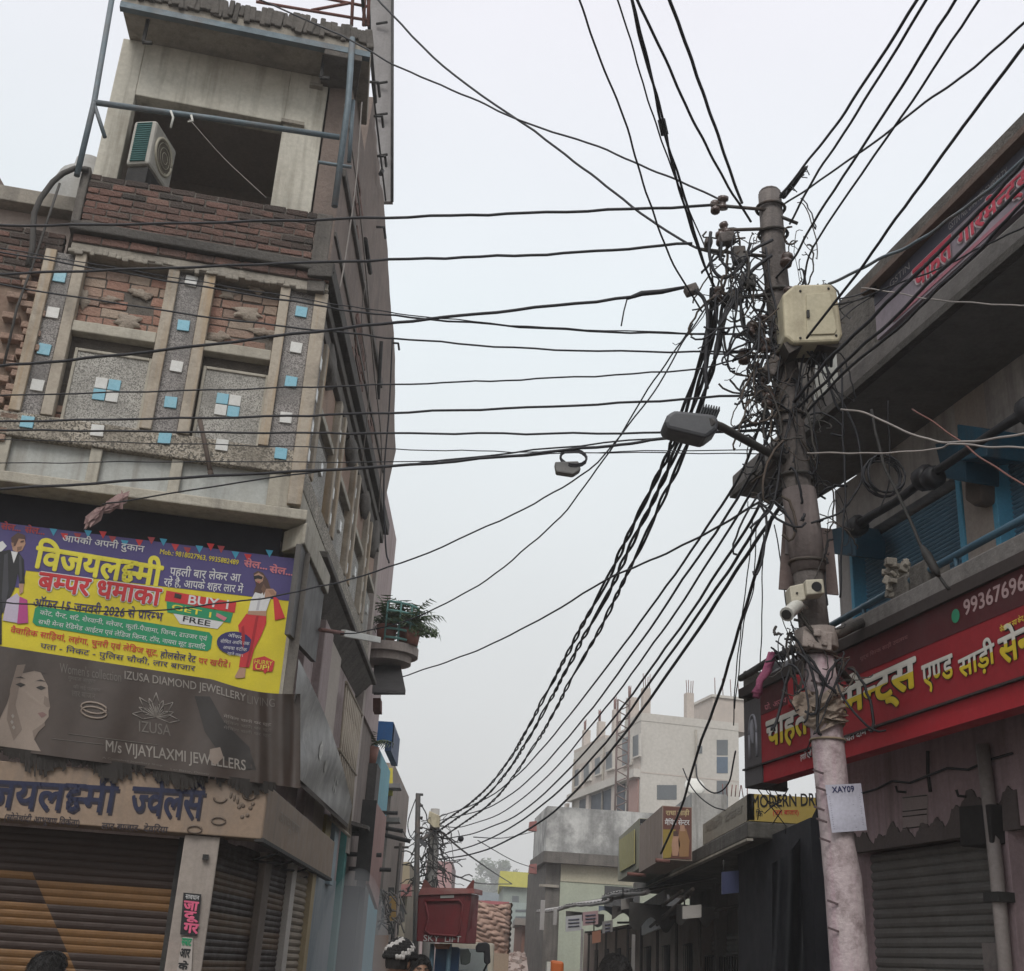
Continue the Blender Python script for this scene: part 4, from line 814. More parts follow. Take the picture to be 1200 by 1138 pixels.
mb = MB(); mb.tube([PP(936, 575), PP(943, 632), PP(948, 672)], [.122, .125, .119], 16); mb.build('patched_collar', mat('pole_patch', (.15, .125, .12), (.11, .09, .088), 2.5, .85, .6, 14, streak=(.26, .22, .21), sk=.5), P)
mb = MB(); a = PP(902, 226); mb.ell(a, .088, .088, .03, 12, 6); mb.build('cap', POLE_C, P)
CLAMP = mat('clamp_steel', (.10, .095, .09), (.06, .057, .055), 8, .6, .2, 60, metal=.5, dirt=(.14, .08, .05), dk=.5)
def ring(x, y, r, name='clamp_band', th=.014, m=None, par=None):
    c = PP(x, y); mb = MB(); mb.tube([c + Vector((r * math.cos(a), r * math.sin(a), 0)) for a in [2 * math.pi * i / 18 for i in range(19)]], th, 5); return mb.build(name, m or CLAMP, par or P)
for x, y in ((903, 245), (906, 275), (912, 345), (919, 420), (925, 488), (934, 560), (946, 660), (958, 768)): ring(x, y, .112 if y < 560 else .124)
for x, y in ((966, 832), (968, 850), (970, 868)): ring(x, y, .116, 'rope_tie', .008, mat('rope', (.30, .24, .17), None, 9, .95))
for x, y, l in ((968, 905, 0), (971, 925, 0), (969, 948, 0), (972, 962, 0), (976, 985, 0), (985, 1058, 0), (986, 1090, 0), (965, 800, 0)):
    c = PP(x, y, -.10); mb = MB(); mb.obox(c + Vector((-.05, 0, 0)), .07, .012, .012, Matrix.Rotation(.3, 3, 'Y')); mb.build('scar_mark', flat('scar_dark', (.10, .07, .075)), P)
def spool(c, r=.04, ax=(0, 0, 1)):
    a = Vector(ax).normalized(); pr = [(-.055, .6), (-.05, 1), (-.022, 1), (-.012, .6), (.012, .6), (.022, 1), (.05, 1), (.055, .6)]
    mb = MB(); mb.tube([c + a * t for t, k in pr], [r * k for t, k in pr], 10); return mb.build('spool_insulator', mat('brown_porcelain', (.09, .055, .045), (.06, .04, .035), 6, .3, 0, 30, spec=.6), P)
ISP = [(838, 243, 0), (847, 238, 0), (850, 268, 0), (845, 280, 0), (842, 345, 0), (862, 348, 0), (880, 387, 0), (893, 378, 0), (888, 402, 0), (872, 418, 0), (886, 434, 0), (893, 450, 0), (897, 405, 1), (900, 470, 1), (922, 305, 1), (925, 345, 1)]
for x, y, k in ISP: spool(PP(x, y, -.16 if k else -.05), RND.uniform(.034, .05), (RND.uniform(-.6, .6), RND.uniform(-.4, .4), 1))
for (x0, y0, x1, y1) in ((900, 246, 832, 240), (904, 268, 842, 270), (912, 302, 820, 292), (914, 345, 838, 350), (918, 388, 868, 392), (921, 418, 862, 418), (924, 455, 880, 462), (905, 250, 935, 262)):
    mb = MB(); mb.tube([PP(x0, y0, -.06), PP(x1, y1, -.06)], .014, 6); mb.build('cross_bracket', CLAMP, P)
for (x, y, sx, sz) in ((852, 280, .12, .09), (866, 300, .1, .14), (876, 330, .12, .1), (862, 350, .1, .1), (830, 285, .06, .05), (810, 340, .1, .07), (905, 430, .1, .16), (895, 462, .12, .1)):
    mb = MB(); mb.obox(PP(x, y, -.1), sx, .09, sz, Matrix.Rotation(RND.uniform(-.6, .6), 3, 'Y')); mb.build('cable_clamp', CLAMP if RND.random() < .7 else POLE_C, P, bevel=.012)

# distribution box, old sign plate, meter boxes, camera, notice
t = thing('distribution_box', 'cream plastic distribution box mounted high on the right side of the crowded pole', 'junction box', PP(950, 400))
BXM = mat('cream_plastic_box', (.55, .50, .36), (.49, .44, .31), 2.5, .5, .05, 20, streak=(.22, .18, .12), sk=.6, dirt=(.27, .23, .16), dk=.65, dscale=3.5)
def PF(pts, d, th, name, m, par, bev=0): mb = MB(); mb.prism([PP(x, y, d) for x, y in pts], (0, th, 0)); return mb.build(name, m, par, bevel=bev)
PF([(931, 333), (974, 332), (981, 340), (988, 392), (984, 400), (930, 402), (920, 394), (917, 345)], -.34, .26, 'casing', BXM, t, .02)
PF([(945, 345), (972, 342), (981, 386), (978, 391), (946, 392)], -.352, .01, 'door', mat('box_door', (.52, .475, .34), (.47, .425, .30), 2, .5), t, .004)
mb = MB(); mb.obox(PP(947, 368, -.36), .02, .02, .06); mb.build('latch', IRON, t)
for x, y in ((938, 341), (971, 338), (980, 393), (938, 396)): mb = MB(); mb.ell(PP(x, y, -.345), .010, .006, .010, 8, 5); mb.build('screw', IRON, t)
PF([(918, 402), (945, 393), (986, 402), (984, 408), (945, 402), (925, 414)], -.30, .3, 'bottom_tray', CLAMP, t)
for x in (950, 958, 966, 974): mb = MB(); mb.tube([PP(x, 398, -.2), PP(x + 1, 412, -.2), PP(x + RND.uniform(-8, 8), 430, -.1)], .012, 6); mb.build('cable_gland', BLACKC, t)
t = thing('sign_plate', 'rusty blank metal plate behind the pole collar below the dark canopy', 'sign plate', PP(940, 690, .15))
PF([(918, 612), (975, 620), (983, 697), (913, 690)], .16, .02, 'plate', mat('rusty_plate', (.17, .12, .11), (.22, .18, .17), 3, .8, .3, 30, dirt=(.10, .06, .05)), t)
PF([(921, 625), (931, 626), (930, 650), (920, 649)], .15, .008, 'faded_mark', mat('plate_mark', (.30, .27, .27), (.2, .17, .17), 20, .8), t)
for nm, lb, pts, d in (('meter_box', 'small white square box with a round black knockout on the pole', [(944, 679), (965, 678), (967, 695), (946, 697)], -.30), ('meter_box', 'small tilted cream box left of the boxed round hole on the pole', [(925, 687), (942, 683), (945, 702), (928, 708)], -.26)):
    t = thing(nm, lb, 'electric box', PP(pts[3][0], pts[3][1], d)); PF(pts, d, .14, 'casing', PLAST, t, .01)
    if 'knockout' in lb: mb = MB(); mb.tube([PP(957, 687.5, d - .012), PP(957, 687.5, d + .03)], .034, 16); mb.build('knockout', BLACKC, t)
    else: mb = MB(); mb.tube([PP(934, 695, d - .008), PP(934, 695, d + .02)], .008, 8); mb.build('screw', IRON, t)
t = thing('security_camera', 'small white bullet camera pointing down left from the pole', 'camera', PP(930, 716, -.2))
mb = MB(); a, b = PP(936, 708, -.2), PP(922, 720, -.36); mb.tube([a, a.lerp(b, .1), a.lerp(b, .85), b], [.03, .045, .045, .05], 12); mb.build('body', WHITE, t)
mb = MB(); mb.tube([b + (b - a).normalized() * .002, b + (b - a).normalized() * .012], .034, 12); mb.build('lens', IRON, t)
mb = MB(); mb.tube([a, PP(945, 712, -.1)], .014, 6); mb.build('mount', WHITE, t)
t = thing('bracket_casting', 'whitewashed bolted clamp casting on the pole at the end of the horizontal arm', 'clamp', PP(958, 752, -.12))
mb = MB(); mb.tube([PP(955, 738, 0), PP(958, 762, 0)], .145, 16); mb.obox(PP(957, 750, -.135), .20, .05, .13, Matrix.Rotation(.1, 3, 'Y')); mb.obox(PP(957, 742, -.16), .05, .05, .05); mb.obox(PP(950, 756, -.165), .035, .04, .035, Matrix.Rotation(.5, 3, 'Y')); mb.obox(PP(966, 754, -.165), .035, .04, .035, Matrix.Rotation(.3, 3, 'Y')); mb.obox(PP(943, 752, -.06), .05, .12, .14); mb.build('casting', mat('whitewashed_iron', (.42, .37, .34), (.30, .25, .23), 6, .85, .5, 30, dirt=(.12, .1, .09), dk=.6, dscale=4), t, bevel=.008)
t = thing('paper_notice', 'white paper notice with handwritten letters tied round the whitewashed pole', 'notice', PP(990, 950, -.13))
mb = MB(); NP = [(967, 920), (1009, 918), (1016, 973), (975, 976)]
def np_(a, b, e=0):
    q = Vector((NP[0][0], NP[0][1])).lerp(Vector((NP[1][0], NP[1][1])), a).lerp(Vector((NP[3][0], NP[3][1])).lerp(Vector((NP[2][0], NP[2][1])), a), b)
    return PP(q.x, q.y, -.145 + .08 * a * a + .006 * math.sin(b * 6) - e)
mb.grid(lambda a, b: np_(a, b), 10, 10); mb.grid(lambda a, b: np_(a, b, -.004), 10, 10); mb.build('sheet', mat('paper', (.50, .50, .58), (.45, .45, .53), 3, .9, .1, 10), t, fix=False)
INK = flat('blue_ink', (.02, .025, .10)); GREYINK = flat('grey_ink', (.30, .30, .37))
V, Fc = thick(*raw('XAY09', 0), .02); xs = [v[0] for v in V]; ysv = [v[1] for v in V]
mb = MB(); mb.add([np_(.17 + .62 * (v[0] - min(xs)) / (max(xs) - min(xs)), .17 - .13 * (v[1] - min(ysv)) / (max(ysv) - min(ysv)), .004 + v[2]) for v in V], Fc); mb.build('lettering', INK, t, fix=False)
mb = MB()
for i in range(15):
    b = .24 + i * .048; mb.add([np_(.06 + .0, b, .002), np_(.93 - .2 * (i % 5 == 4), b, .002), np_(.93 - .2 * (i % 5 == 4), b + .016, .002), np_(.06, b + .016, .002)], [(0, 1, 2, 3)])
mb.build('small_print', GREYINK, t, fix=False, kind='stuff')
mb = MB(); mb.add([np_(.0, .185, .002), np_(1, .185, .002), np_(1, .20, .002), np_(0, .20, .002)], [(0, 1, 2, 3)]); mb.build('ruled_line', INK, t, fix=False)

# plastic bag rags tied on the pole
rr = random.Random(3); RG = mat('dirty_tan_plastic', (.36, .29, .235), (.26, .21, .17), 9, .7, .5, 40, dirt=(.17, .13, .11))
mb = MB()
def wrapf(z0, z1, a0, a1, seed, r0=.118):
    ph = [rr.uniform(0, 6) for _ in range(6)]
    def fn(a, b):
        an = a0 + (a1 - a0) * a; y = z0 + (z1 - z0) * b + 7 * math.sin(a * 4 + ph[0]) + 3 * math.sin(a * 9 + ph[1]); c = PP(962 + (y - 800) * .11, y)
        r = r0 + .022 * math.sin(b * 9 + a * 5 + ph[2]) * math.sin(math.pi * a) + .018 * abs(math.sin(a * 13 + ph[3] + b * 3)) + .012 * math.sin(b * 21 + a * 17 + ph[4])
        return c + Vector((r * math.cos(an), r * math.sin(an), 0))
    mb.grid(fn, 34, 14)
wrapf(812, 846, math.radians(150), math.radians(385), 1, .112); wrapf(824, 852, math.radians(170), math.radians(350), 2, .120); wrapf(830, 841, math.radians(120), math.radians(420), 3, .126)
for k in range(7):
    q = [PP(950 + rr.uniform(-3, 3), 822 + rr.uniform(-8, 8), -.12)]; d = Vector((-1, -.3, rr.uniform(-.2, .9))).normalized(); w_ = rr.uniform(.02, .05); vs = []
    for i in range(6):
        p = q[0] + d * .028 * i + Vector((0, rr.uniform(-.015, .015), rr.uniform(-.015, .015) - .003 * i * i)); e = Vector((rr.uniform(-.3, .3), rr.uniform(-.6, .6), 1)).normalized() * w_ * math.sin(math.pi * (i + .6) / 6.5); vs += [p - e, p + e]
    mb.add(vs, [(2 * i, 2 * i + 1, 2 * i + 3, 2 * i + 2) for i in range(5)], 0, True)
mb.build('plastic_wrap', RG, None, 'tan plastic sheet wrapped and knotted around the whitewashed pole', 'plastic sheet', fix=False)
# street light
t = thing('street_light', 'black street light head on an arm reaching left from the pole', 'street light', PP(905, 535, -.3))
A_, B_ = PP(918, 540, -.05), PP(845, 500, -.55)
mb = MB(); mb.tube([A_, PP(905, 533, -.12), B_, PP(832, 495, -.65)], .030, 8); mb.build('arm', CLAMP, t)
LH = mat('lamp_black', (.075, .078, .085), (.055, .058, .065), 4, .5, .05, 30, spec=.4)
def LL(x, y, d): return onY(x, y, PY - .65 + d)
mb = MB(); mb.prism([LL(779, 494, 0), LL(782, 486, 0), LL(790, 480, 0), LL(838, 485, 0), LL(843, 492, 0), LL(841, 503, 0), LL(828, 513, 0), LL(782, 502, 0)], (0, .26, .03)); mb.build('housing', LH, t, bevel=.03)
mb = MB(); mb.prism([LL(784, 501, .03), LL(826, 511, .03), LL(830, 508, .22), LL(788, 499, .22)], (0, 0, -.012)); mb.build('lens', mat('lamp_lens', (.10, .11, .13), (.08, .09, .105), 3, .2, 0, 10, spec=.6), t)
mb = MB()
for i in range(7): mb.obox(LL(822 + i * 3, 482.5 + i * .6, .1), .008, .2, .03)
mb.build('cooling_fins', LH, t, kind=None)
# lumps hanging on cables
t = thing('hanging_closure', 'small grey cable closure with a coil hanging on a wire over the street', 'cable box', onY(668, 552, 8.3))
mb = MB(); mb.prism([onY(x, y, 8.25) for x, y in ((650, 541), (678, 540), (681, 550), (672, 556), (652, 553))], (0, .12, .02)); mb.build('casing', mat('grey_closure', (.22, .22, .215), (.17, .17, .165), 4, .7), t, bevel=.012)
mb = MB(); c = onY(672, 538, 8.3); mb.tube([c + Vector((.10 * math.cos(a), .05 * math.sin(a), .085 * math.sin(a) + .01 * (i // 14))) for i, a in enumerate([2 * math.pi * i / 14 for i in range(43)])], .007, 5); mb.build('coil', BLACKC, t)

# ------------------------------------------------------------------ cables : pixel control points, depth from Y0 to Y1
def cable(label, group, pts, Y0, Y1, r, m=None, twist=0, wob=.0, n=5, cat='cable', name='cable'):
    P2 = [Vector(p) for p in pts]; P2 = [P2[0] * 2 - P2[1]] + P2 + [P2[-1] * 2 - P2[-2]]; out = []
    for i in range(1, len(P2) - 2):
        for k in range(8):
            s = k / 8; a, b, c, d = P2[i - 1], P2[i], P2[i + 1], P2[i + 2]
            out.append(.5 * (2 * b + (c - a) * s + (2 * a - 5 * b + 4 * c - d) * s * s + (3 * b - a - 3 * c + d) * s ** 3))
    out.append(P2[-2]); L_ = [0]
    for a, b in zip(out, out[1:]): L_.append(L_[-1] + (b - a).length)
    rr = random.Random(len(label) * 7 + int(pts[0][0])); ph = [rr.uniform(0, 6) for _ in range(4)]
    def P3(q, l, e=0):
        t = l / L_[-1]; iy = (1 / Y0) * (1 - t) + (1 / Y1) * t
        wx = wob * (math.sin(l * .05 + ph[0]) + .6 * math.sin(l * .13 + ph[1])); wy = wob * (math.sin(l * .06 + ph[2]) + .6 * math.sin(l * .15 + ph[3]))
        return onY(q.x + wx, q.y + wy, 1 / iy)
    path = [P3(q, l) for q, l in zip(out, L_)]; mb = MB()
    if twist:
        # resample finely and wind strands
        fine = [];
        for a, b in zip(path, path[1:]):
            kk = max(1, int((b - a).length / .08))
            for i in range(kk): fine.append(a.lerp(b, i / kk))
        fine.append(path[-1]); s = 0
        for st in range(twist):
            q = []; s = 0
            for i, p in enumerate(fine):
                if i: s += (p - fine[i - 1]).length
                a = s * 2 * math.pi / 1.15 + 1.6 * math.sin(s * 1.3 + ph[0]) + .8 * math.sin(s * 3.1 + ph[1]) + st * 2 * math.pi / twist; q.append(p + Vector((math.cos(a), math.sin(a) * .7, math.sin(a) * .7)) * r * (1.05 + .25 * math.sin(s * 2.3 + ph[2])))
            mb.tube(q, r, 4)
    else: mb.tube(path, r, n)
    return mb.build(name, m or BLACKC, None, label, cat, group, fix=False)
GL = 'cables crossing the street from the left facade to the pole'
for lb, pts, a, b, r in (
    ('thick cable running level across the blackened ledge and on to the pole top', [(-30, 265), (200, 262), (453, 255), (640, 249), (835, 241)], 9.0, 8.0, .0125),
    ('cable passing just below the brick parapet and rising gently to the pole', [(-30, 322), (300, 310), (500, 303), (660, 297), (812, 285)], 9.0, 7.95, .012),
    ('cable with a spliced thick end climbing over the two tile panels to the pole', [(-30, 432), (150, 415), (400, 385), (560, 368), (745, 348)], 9.0, 8.0, .013),
    ('cable sloping down from the left pilaster top to the middle of the pole', [(-30, 290), (190, 328), (384, 360), (480, 372), (690, 388), (875, 392)], 9.0, 8.0, .0085),
    ('thin companion of the sloping cable that starts above it at the left pilaster', [(-30, 286), (190, 323), (384, 355), (480, 369), (640, 384), (830, 391)], 9.05, 8.0, .005),
    ('lower sloping cable from the broken brick edge past the blue tiles to the pole', [(-30, 329), (232, 370), (384, 388), (480, 398), (650, 410), (868, 413)], 9.0, 8.0, .008),
    ('thin wire over the checkered tiles with small knots near mid street', [(-30, 465), (280, 456), (480, 450), (630, 444), (800, 434), (872, 420)], 9.0, 8.0, .007),
    ('straight cable crossing the bottom of both tile panels up to the insulators', [(-30, 495), (280, 489), (480, 483), (700, 474), (890, 462)], 9.0, 8.0, .010),
    ('flat cable just under the lowest blue tiles and level across the street', [(-30, 504), (280, 507), (480, 508), (700, 508), (920, 505)], 9.0, 8.0, .009),
    ('hair thin wire drooping slightly along the pebble band', [(-30, 514), (280, 522), (480, 527), (650, 530), (930, 532)], 9.0, 8.0, .0045),
    ('hair thin level wire in front of the pale panels', [(-30, 543), (240, 541), (480, 541), (700, 530), (925, 527)], 9.0, 8.0, .0045),
    ('cable rising from the ledge at the far left past the street light', [(-30, 575), (248, 558), (480, 545), (680, 526), (790, 513), (925, 492)], 9.0, 7.9, .012),
    ('thinner wire branching from the pink rag and joining near the street light', [(120, 592), (152, 586), (360, 554), (480, 544), (680, 522), (915, 500)], 9.4, 7.9, .007),
    ('slack wire across the yellow banner rising to the crowded pole', [(-30, 702), (60, 711), (150, 717), (270, 706), (360, 691), (470, 660), (600, 603), (690, 550), (760, 468), (800, 402), (835, 350)], 9.4, 8.0, .0065),
    ('slack wire from the tube light arm curving up to the pole', [(400, 742), (430, 740), (490, 722), (560, 686), (640, 622), (700, 550), (760, 456), (812, 380)], 11.0, 8.0, .0065),
    ('long slack wire from the awning below the balcony plant to the pole', [(470, 793), (540, 770), (620, 733), (720, 675), (800, 640), (870, 600), (915, 575)], 19.0, 8.1, .010)):
    cable(lb, GL, pts, a, b, r, wob=.6)
mb_ = None
WW = mat('pale_wire', (.30, .27, .25), (.22, .2, .19), 5, .6)
GT = 'cables dropping from the top of the photo to the pole'
for lb, pts, a, b, r, tw in (
    ('long diagonal cable from the roof railing of the corner building to the pole', [(425, -20), (520, 78), (640, 164), (720, 226), (800, 283), (850, 300)], 9.8, 8.0, .011, 0),
    ('kinked slack cable from the roof slab edge past a grey panel to the pole top', [(270, -15), (400, 42), (470, 80), (560, 118), (600, 138), (700, 172), (780, 206), (850, 236)], 9.6, 8.0, .009, 0),
    ('thin curved cable nearest the roof dropping steeply down to the middle insulators', [(672, -20), (700, 60), (735, 150), (760, 235), (790, 310), (822, 365)], 6.0, 8.0, .0075, 0),
    ('thin straight cable just left of the thick twisted one from the sky', [(718, -20), (750, 85), (775, 165), (805, 240), (826, 290)], 5.6, 8.0, .006, 0),
    ('thick twisted cable with a dark splice dropping from the top of the photo', [(735, -20), (758, 70), (778, 150), (800, 230), (822, 300), (836, 335)], 5.8, 8.0, .009, 2),
    ('smooth cable running beside the twisted one toward the pole top', [(738, -20), (775, 60), (812, 140), (840, 195), (880, 260)], 5.7, 8.0, .010, 0),
    ('rightmost cable of those dropping left of the pole top', [(778, -20), (810, 70), (835, 140), (855, 200), (870, 238)], 5.5, 8.0, .012, 0)):
    cable(lb, GT, pts, a, b, r, twist=tw, wob=.5)
mb = MB(); mb.tube([onY(775, 140, 6.7), onY(779, 158, 6.78)], .028, 8); mb.build('cable_splice', BLACKC, None, 'dark tape splice lump on the thick twisted cable', 'splice')
GS = 'cables hanging down the side of the corner building'
for lb, pts, a, b, r, m in (
    ('pale cable hanging from the pipe frame down the brown side wall to the cornice', [(404, 122), (418, 215), (430, 330), (438, 430), (447, 520), (444, 600)], 10.2, 15.5, .010, WW),
    ('second pale cable crossing the first one on the brown side wall', [(424, 120), (417, 215), (405, 300), (398, 340)], 10.4, 10.3, .008, WW),
    ('third thin cable on the side wall ending at the lower cornice', [(428, 330), (424, 380), (432, 460), (424, 545)], 11.5, 13.5, .007, WW),
    ('dark cable falling past the end of the cornice beside the side wall', [(460, 395), (456, 480), (450, 560), (452, 640), (456, 660)], 16.0, 16.0, .012, None),
    ('thin pale line across the dark top room opening', [(222, 140), (262, 185), (312, 232)], 9.95, 10.1, .005, WW)):
    cable(lb, GS, pts, a, b, r, m)
GR = 'cables rising from the pole to the upper right'
for lb, pts, a, b, r in (
    ('cable with a ragged thick end tied at the very top of the pole', [(1088, -20), (998, 120), (960, 172), (912, 234)], 4.8, 8.0, .010),
    ('second cable right of the ragged one rising steeply from the pole', [(1098, -20), (1012, 120), (960, 200), (925, 262)], 4.8, 8.0, .009),
    ('third steep cable rising from the back of the pole', [(1132, -20), (1045, 120), (960, 250), (932, 300), (905, 330)], 4.7, 8.0, .009),
    ('fourth steep cable reaching the distribution box from the upper right', [(1160, -20), (1068, 120), (960, 278), (940, 335)], 4.7, 8.0, .008),
    ('shallow cable crossing the steep ones toward the top right corner', [(1220, 8), (1150, 72), (1085, 120), (1020, 170), (960, 212), (918, 240)], 4.8, 8.0, .008),
    ('blue black straight cable passing in front of the cream box', [(1220, 28), (1150, 120), (1060, 243), (990, 340), (945, 396)], 4.6, 7.6, .010)):
    cable(lb, GR, pts, a, b, r, wob=.4)
mb = MB(); mb.tube([PP(917, 230, -.1), onY(930, 215, 7.75), onY(945, 196, 7.5)], [.03, .024, .012], 7)
for i in range(14): c = onY(918 + i * 2.2, 228 - i * 2.6, 7.7); mb.tube([c, c + Vector((RND.uniform(-.07, .07), 0, RND.uniform(-.07, .05)))], .005, 4)
mb.build('cable_binding', BLACKC, None, 'ragged binding wire on the topmost cable end at the pole top', 'binding')
GD = 'cables running down the street from the near pole to the far pole'
for lb, pts, r, tw in (
    ('left strand of the thick twisted black bundle swooping down the street', [(836, 338), (830, 390), (812, 450), (788, 520), (745, 610), (706, 690), (660, 775), (615, 860), (570, 925), (515, 966)], .0155, 2),
    ('middle strand of the thick twisted black bundle swooping down the street', [(842, 343), (833, 402), (816, 464), (792, 530), (749, 620), (710, 700), (664, 784), (620, 865), (574, 929), (517, 972)], .0155, 2),
    ('right strand of the thick twisted black bundle swooping down the street', [(850, 350), (840, 412), (822, 472), (797, 541), (754, 633), (716, 712), (670, 796), (625, 876), (578, 938), (518, 982)], .014, 2),
    ('upper thin cable beside the bundle running to the far cream box', [(900, 470), (868, 555), (800, 660), (720, 770), (640, 872), (580, 930), (515, 957)], .012, 0),
    ('second thin cable under the bundle running to the far pole', [(905, 500), (870, 575), (800, 680), (724, 790), (648, 885), (585, 940), (515, 962)], .012, 0),
    ('third thin cable in the fan below the bundle', [(910, 520), (880, 578), (810, 690), (740, 790), (660, 890), (600, 945), (545, 968), (516, 969)], .011, 0),
    ('fourth cable of the fan with a knot halfway down the street', [(918, 540), (880, 610), (840, 672), (780, 760), (700, 865), (620, 945), (560, 975), (516, 983)], .013, 0),
    ('fifth cable of the fan below the knotted one', [(925, 560), (885, 620), (845, 682), (790, 760), (710, 870), (640, 940), (570, 985), (512, 1002)], .014, 0),
    ('lowest cable of the fan running down the street to the far pole', [(930, 575), (890, 628), (850, 690), (800, 765), (720, 875), (650, 950), (580, 992), (514, 1008)], .016, 0)):
    cable(lb, GD, pts, 8.0, 31.5, r, twist=tw, wob=.4)
mb = MB(); c = onY(540, 983, 24); mb.ell(c, .06, .06, .06, 8, 6); mb.build('cable_knot', BLACKC, None, 'small black lump on the sagging cables near the far pole', 'splice')
GV = 'drop wires hanging beside the red sign'
for lb, pts, a, b, r in (
    ('long dark wire slanting down from the canopy tip to the brown shop sign', [(905, 605), (880, 690), (850, 790), (815, 890), (795, 955), (775, 1000)], 8.2, 15.5, .014),
    ('leftmost thin drop wire between the canopy tip and the red sign', [(882, 610), (875, 680), (868, 740), (862, 790), (860, 850)], 9, 9.5, .005),
    ('bent thin drop wire left of the pole', [(887, 612), (884, 660), (883, 690), (872, 730), (865, 790), (861, 830)], 9, 9.5, .005),
    ('straight thin drop wire nearest the pole', [(895, 625), (893, 700), (891, 790)], 9, 9.5, .005),
    ('thin wire hanging from the canopy edge down to the pole camera', [(908, 615), (915, 660), (922, 710), (932, 745)], 8.6, 8.0, .005),
    ('looped wire hanging between the brown sign and the red sign over the white block', [(815, 895), (818, 915), (838, 930), (855, 915), (862, 880)], 14, 12, .009),
    ('thin wire sagging from the red sign to the weathered parapet', [(800, 900), (812, 925), (835, 945), (850, 950)], 15, 14, .008)):
    cable(lb, GV, pts, a, b, r, wob=.5)
GB = 'wires between the pole and the right building'
WW = mat('pale_wire', (.30, .27, .25), (.22, .2, .19), 5, .6)
for lb, pts, a, b, r, m in (
    ('thick black cable following the roof sign from the box toward the top right', [(1220, 165), (1160, 235), (1060, 335), (985, 408), (930, 470)], 5.4, 7.7, .013, None),
    ('second thick black cable along the lower edge of the roof sign', [(1220, 195), (1150, 270), (1050, 370), (990, 425), (935, 478)], 5.5, 7.8, .012, None),
    ('third black cable hugging the canopy edge under the roof sign', [(1220, 215), (1140, 300), (1040, 395), (985, 440), (940, 490)], 5.6, 7.9, .011, None),
    ('curved blue grey cable from the cream box to the roof sign corner', [(970, 332), (1000, 320), (1040, 300), (1075, 282), (1130, 245), (1220, 170)], 7.8, 5.8, .012, STEEL_B),
    ('thin wire from the cream box up to the roof sign batten', [(985, 350), (1005, 345), (1022, 338), (1060, 322)], 7.8, 8.0, .006, None),
    ('second thin wire from the cream box side to the roof sign end', [(984, 362), (1010, 350), (1028, 342)], 7.8, 8.0, .005, None),
    ('third thin wire from the lower box side to the roof sign end', [(986, 375), (1008, 356), (1026, 345)], 7.8, 8.0, .005, None),
    ('pale twig like wire stretched across the dark canopy', [(1010, 338), (1060, 345), (1072, 347), (1130, 355), (1220, 358)], 7.4, 5.6, .005, WW),
    ('pale crooked wire crossing the underside of the canopy near the blue box', [(985, 480), (1020, 486), (1050, 500), (1068, 508), (1085, 515), (1110, 519), (1165, 514), (1220, 506)], 7.2, 5.4, .007, WW),
    ('second pale wire joining the crooked one before the blue shutter', [(945, 530), (1000, 532), (1040, 530), (1100, 527), (1118, 520), (1170, 524), (1220, 526)], 7.4, 5.4, .006, WW),
    ('thin brown wire sloping down across the second blue shutter', [(1070, 480), (1110, 505), (1150, 538), (1180, 555), (1220, 580)], 7, 5.6, .006, RUST),
    ('dark guy wire with a turnbuckle falling from the canopy to the balcony slab', [(1020, 480), (1035, 540), (1055, 585), (1070, 620), (1085, 650), (1112, 690)], 7.4, 7.0, .011, IRON),
    ('black wire crossing the canopy from the right edge to the pole', [(1220, 255), (1120, 305), (1040, 338), (1000, 352), (960, 360)], 5.6, 7.8, .006, None),
    ('slack black wire looping under the cream box to the canopy', [(940, 405), (975, 450), (1000, 500), (1010, 560), (985, 600), (950, 612)], 7.8, 7.8, .008, None),
    ('thin wire hanging from the canopy to the railing', [(1040, 470), (1043, 520), (1040, 570), (1030, 600)], 7.2, 7.4, .005, None),
    ('vertical black wire dropping past the balcony pillar beside the pole', [(985, 430), (988, 500), (990, 560), (988, 620), (984, 700)], 7.7, 7.8, .008, None)):
    cable(lb, GB, pts, a, b, r, m, wob=.8)
mb = MB(); mb.tube([onY(1080, 640, 7.05), onY(1086, 650, 7.03), onY(1096, 668, 7.02), onY(1100, 675, 7.0)], [.014, .03, .028, .014], 8); mb.build('turnbuckle', IRON, None, 'rusty turnbuckle lump on the guy wire before the blue shutter', 'turnbuckle')
# coil of spare cable
mb = MB(); c = onY(1035, 558, 7.4); rr = random.Random(8)
mb.tube([c + Vector((.125 * math.cos(a) * (1 + .12 * math.sin(a * .31)), .03 * math.sin(a * .7), .135 * math.sin(a) * (1 + .1 * math.sin(a * .23)))) for a in [2 * math.pi * i / 16 for i in range(16 * 6)]], .007, 5)
mb.build('cable_coil', BLACKC, None, 'round coil of spare black cable hanging in front of the canopy wall', 'cable coil')
# the tangle round the pole head : nobody could count it
mb = MB(); rr = random.Random(21)
def loop(c, s, dn, r, k=8):
    """a slack wire between two fixed points near the pole; few have a loose end"""
    p0 = Vector(c); L_ = rr.uniform(.12, .55); p3 = p0 + Vector((rr.gauss(0, .14), rr.uniform(-.08, .08), -L_ if rr.random() < .75 else rr.uniform(-.1, .1)))
    out = Vector((rr.choice((-1, 1)) * rr.uniform(.02, .16), rr.uniform(-.1, .02), 0)); p1 = p0 + out + Vector((0, 0, rr.uniform(-.05, .07))); p2 = p3 + out * rr.uniform(.2, 1.2) - Vector((0, 0, rr.uniform(.0, .18)))
    q = []
    for i in range(13):
        t = i / 12; q.append(p0 * (1 - t) ** 3 + p1 * 3 * t * (1 - t) ** 2 + p2 * 3 * t * t * (1 - t) + p3 * t ** 3 + Vector((rr.gauss(0, .004), 0, rr.gauss(0, .004))))
    mb.tube(q, r, 4, rr.choice((0, 0, 0, 1, 2)))
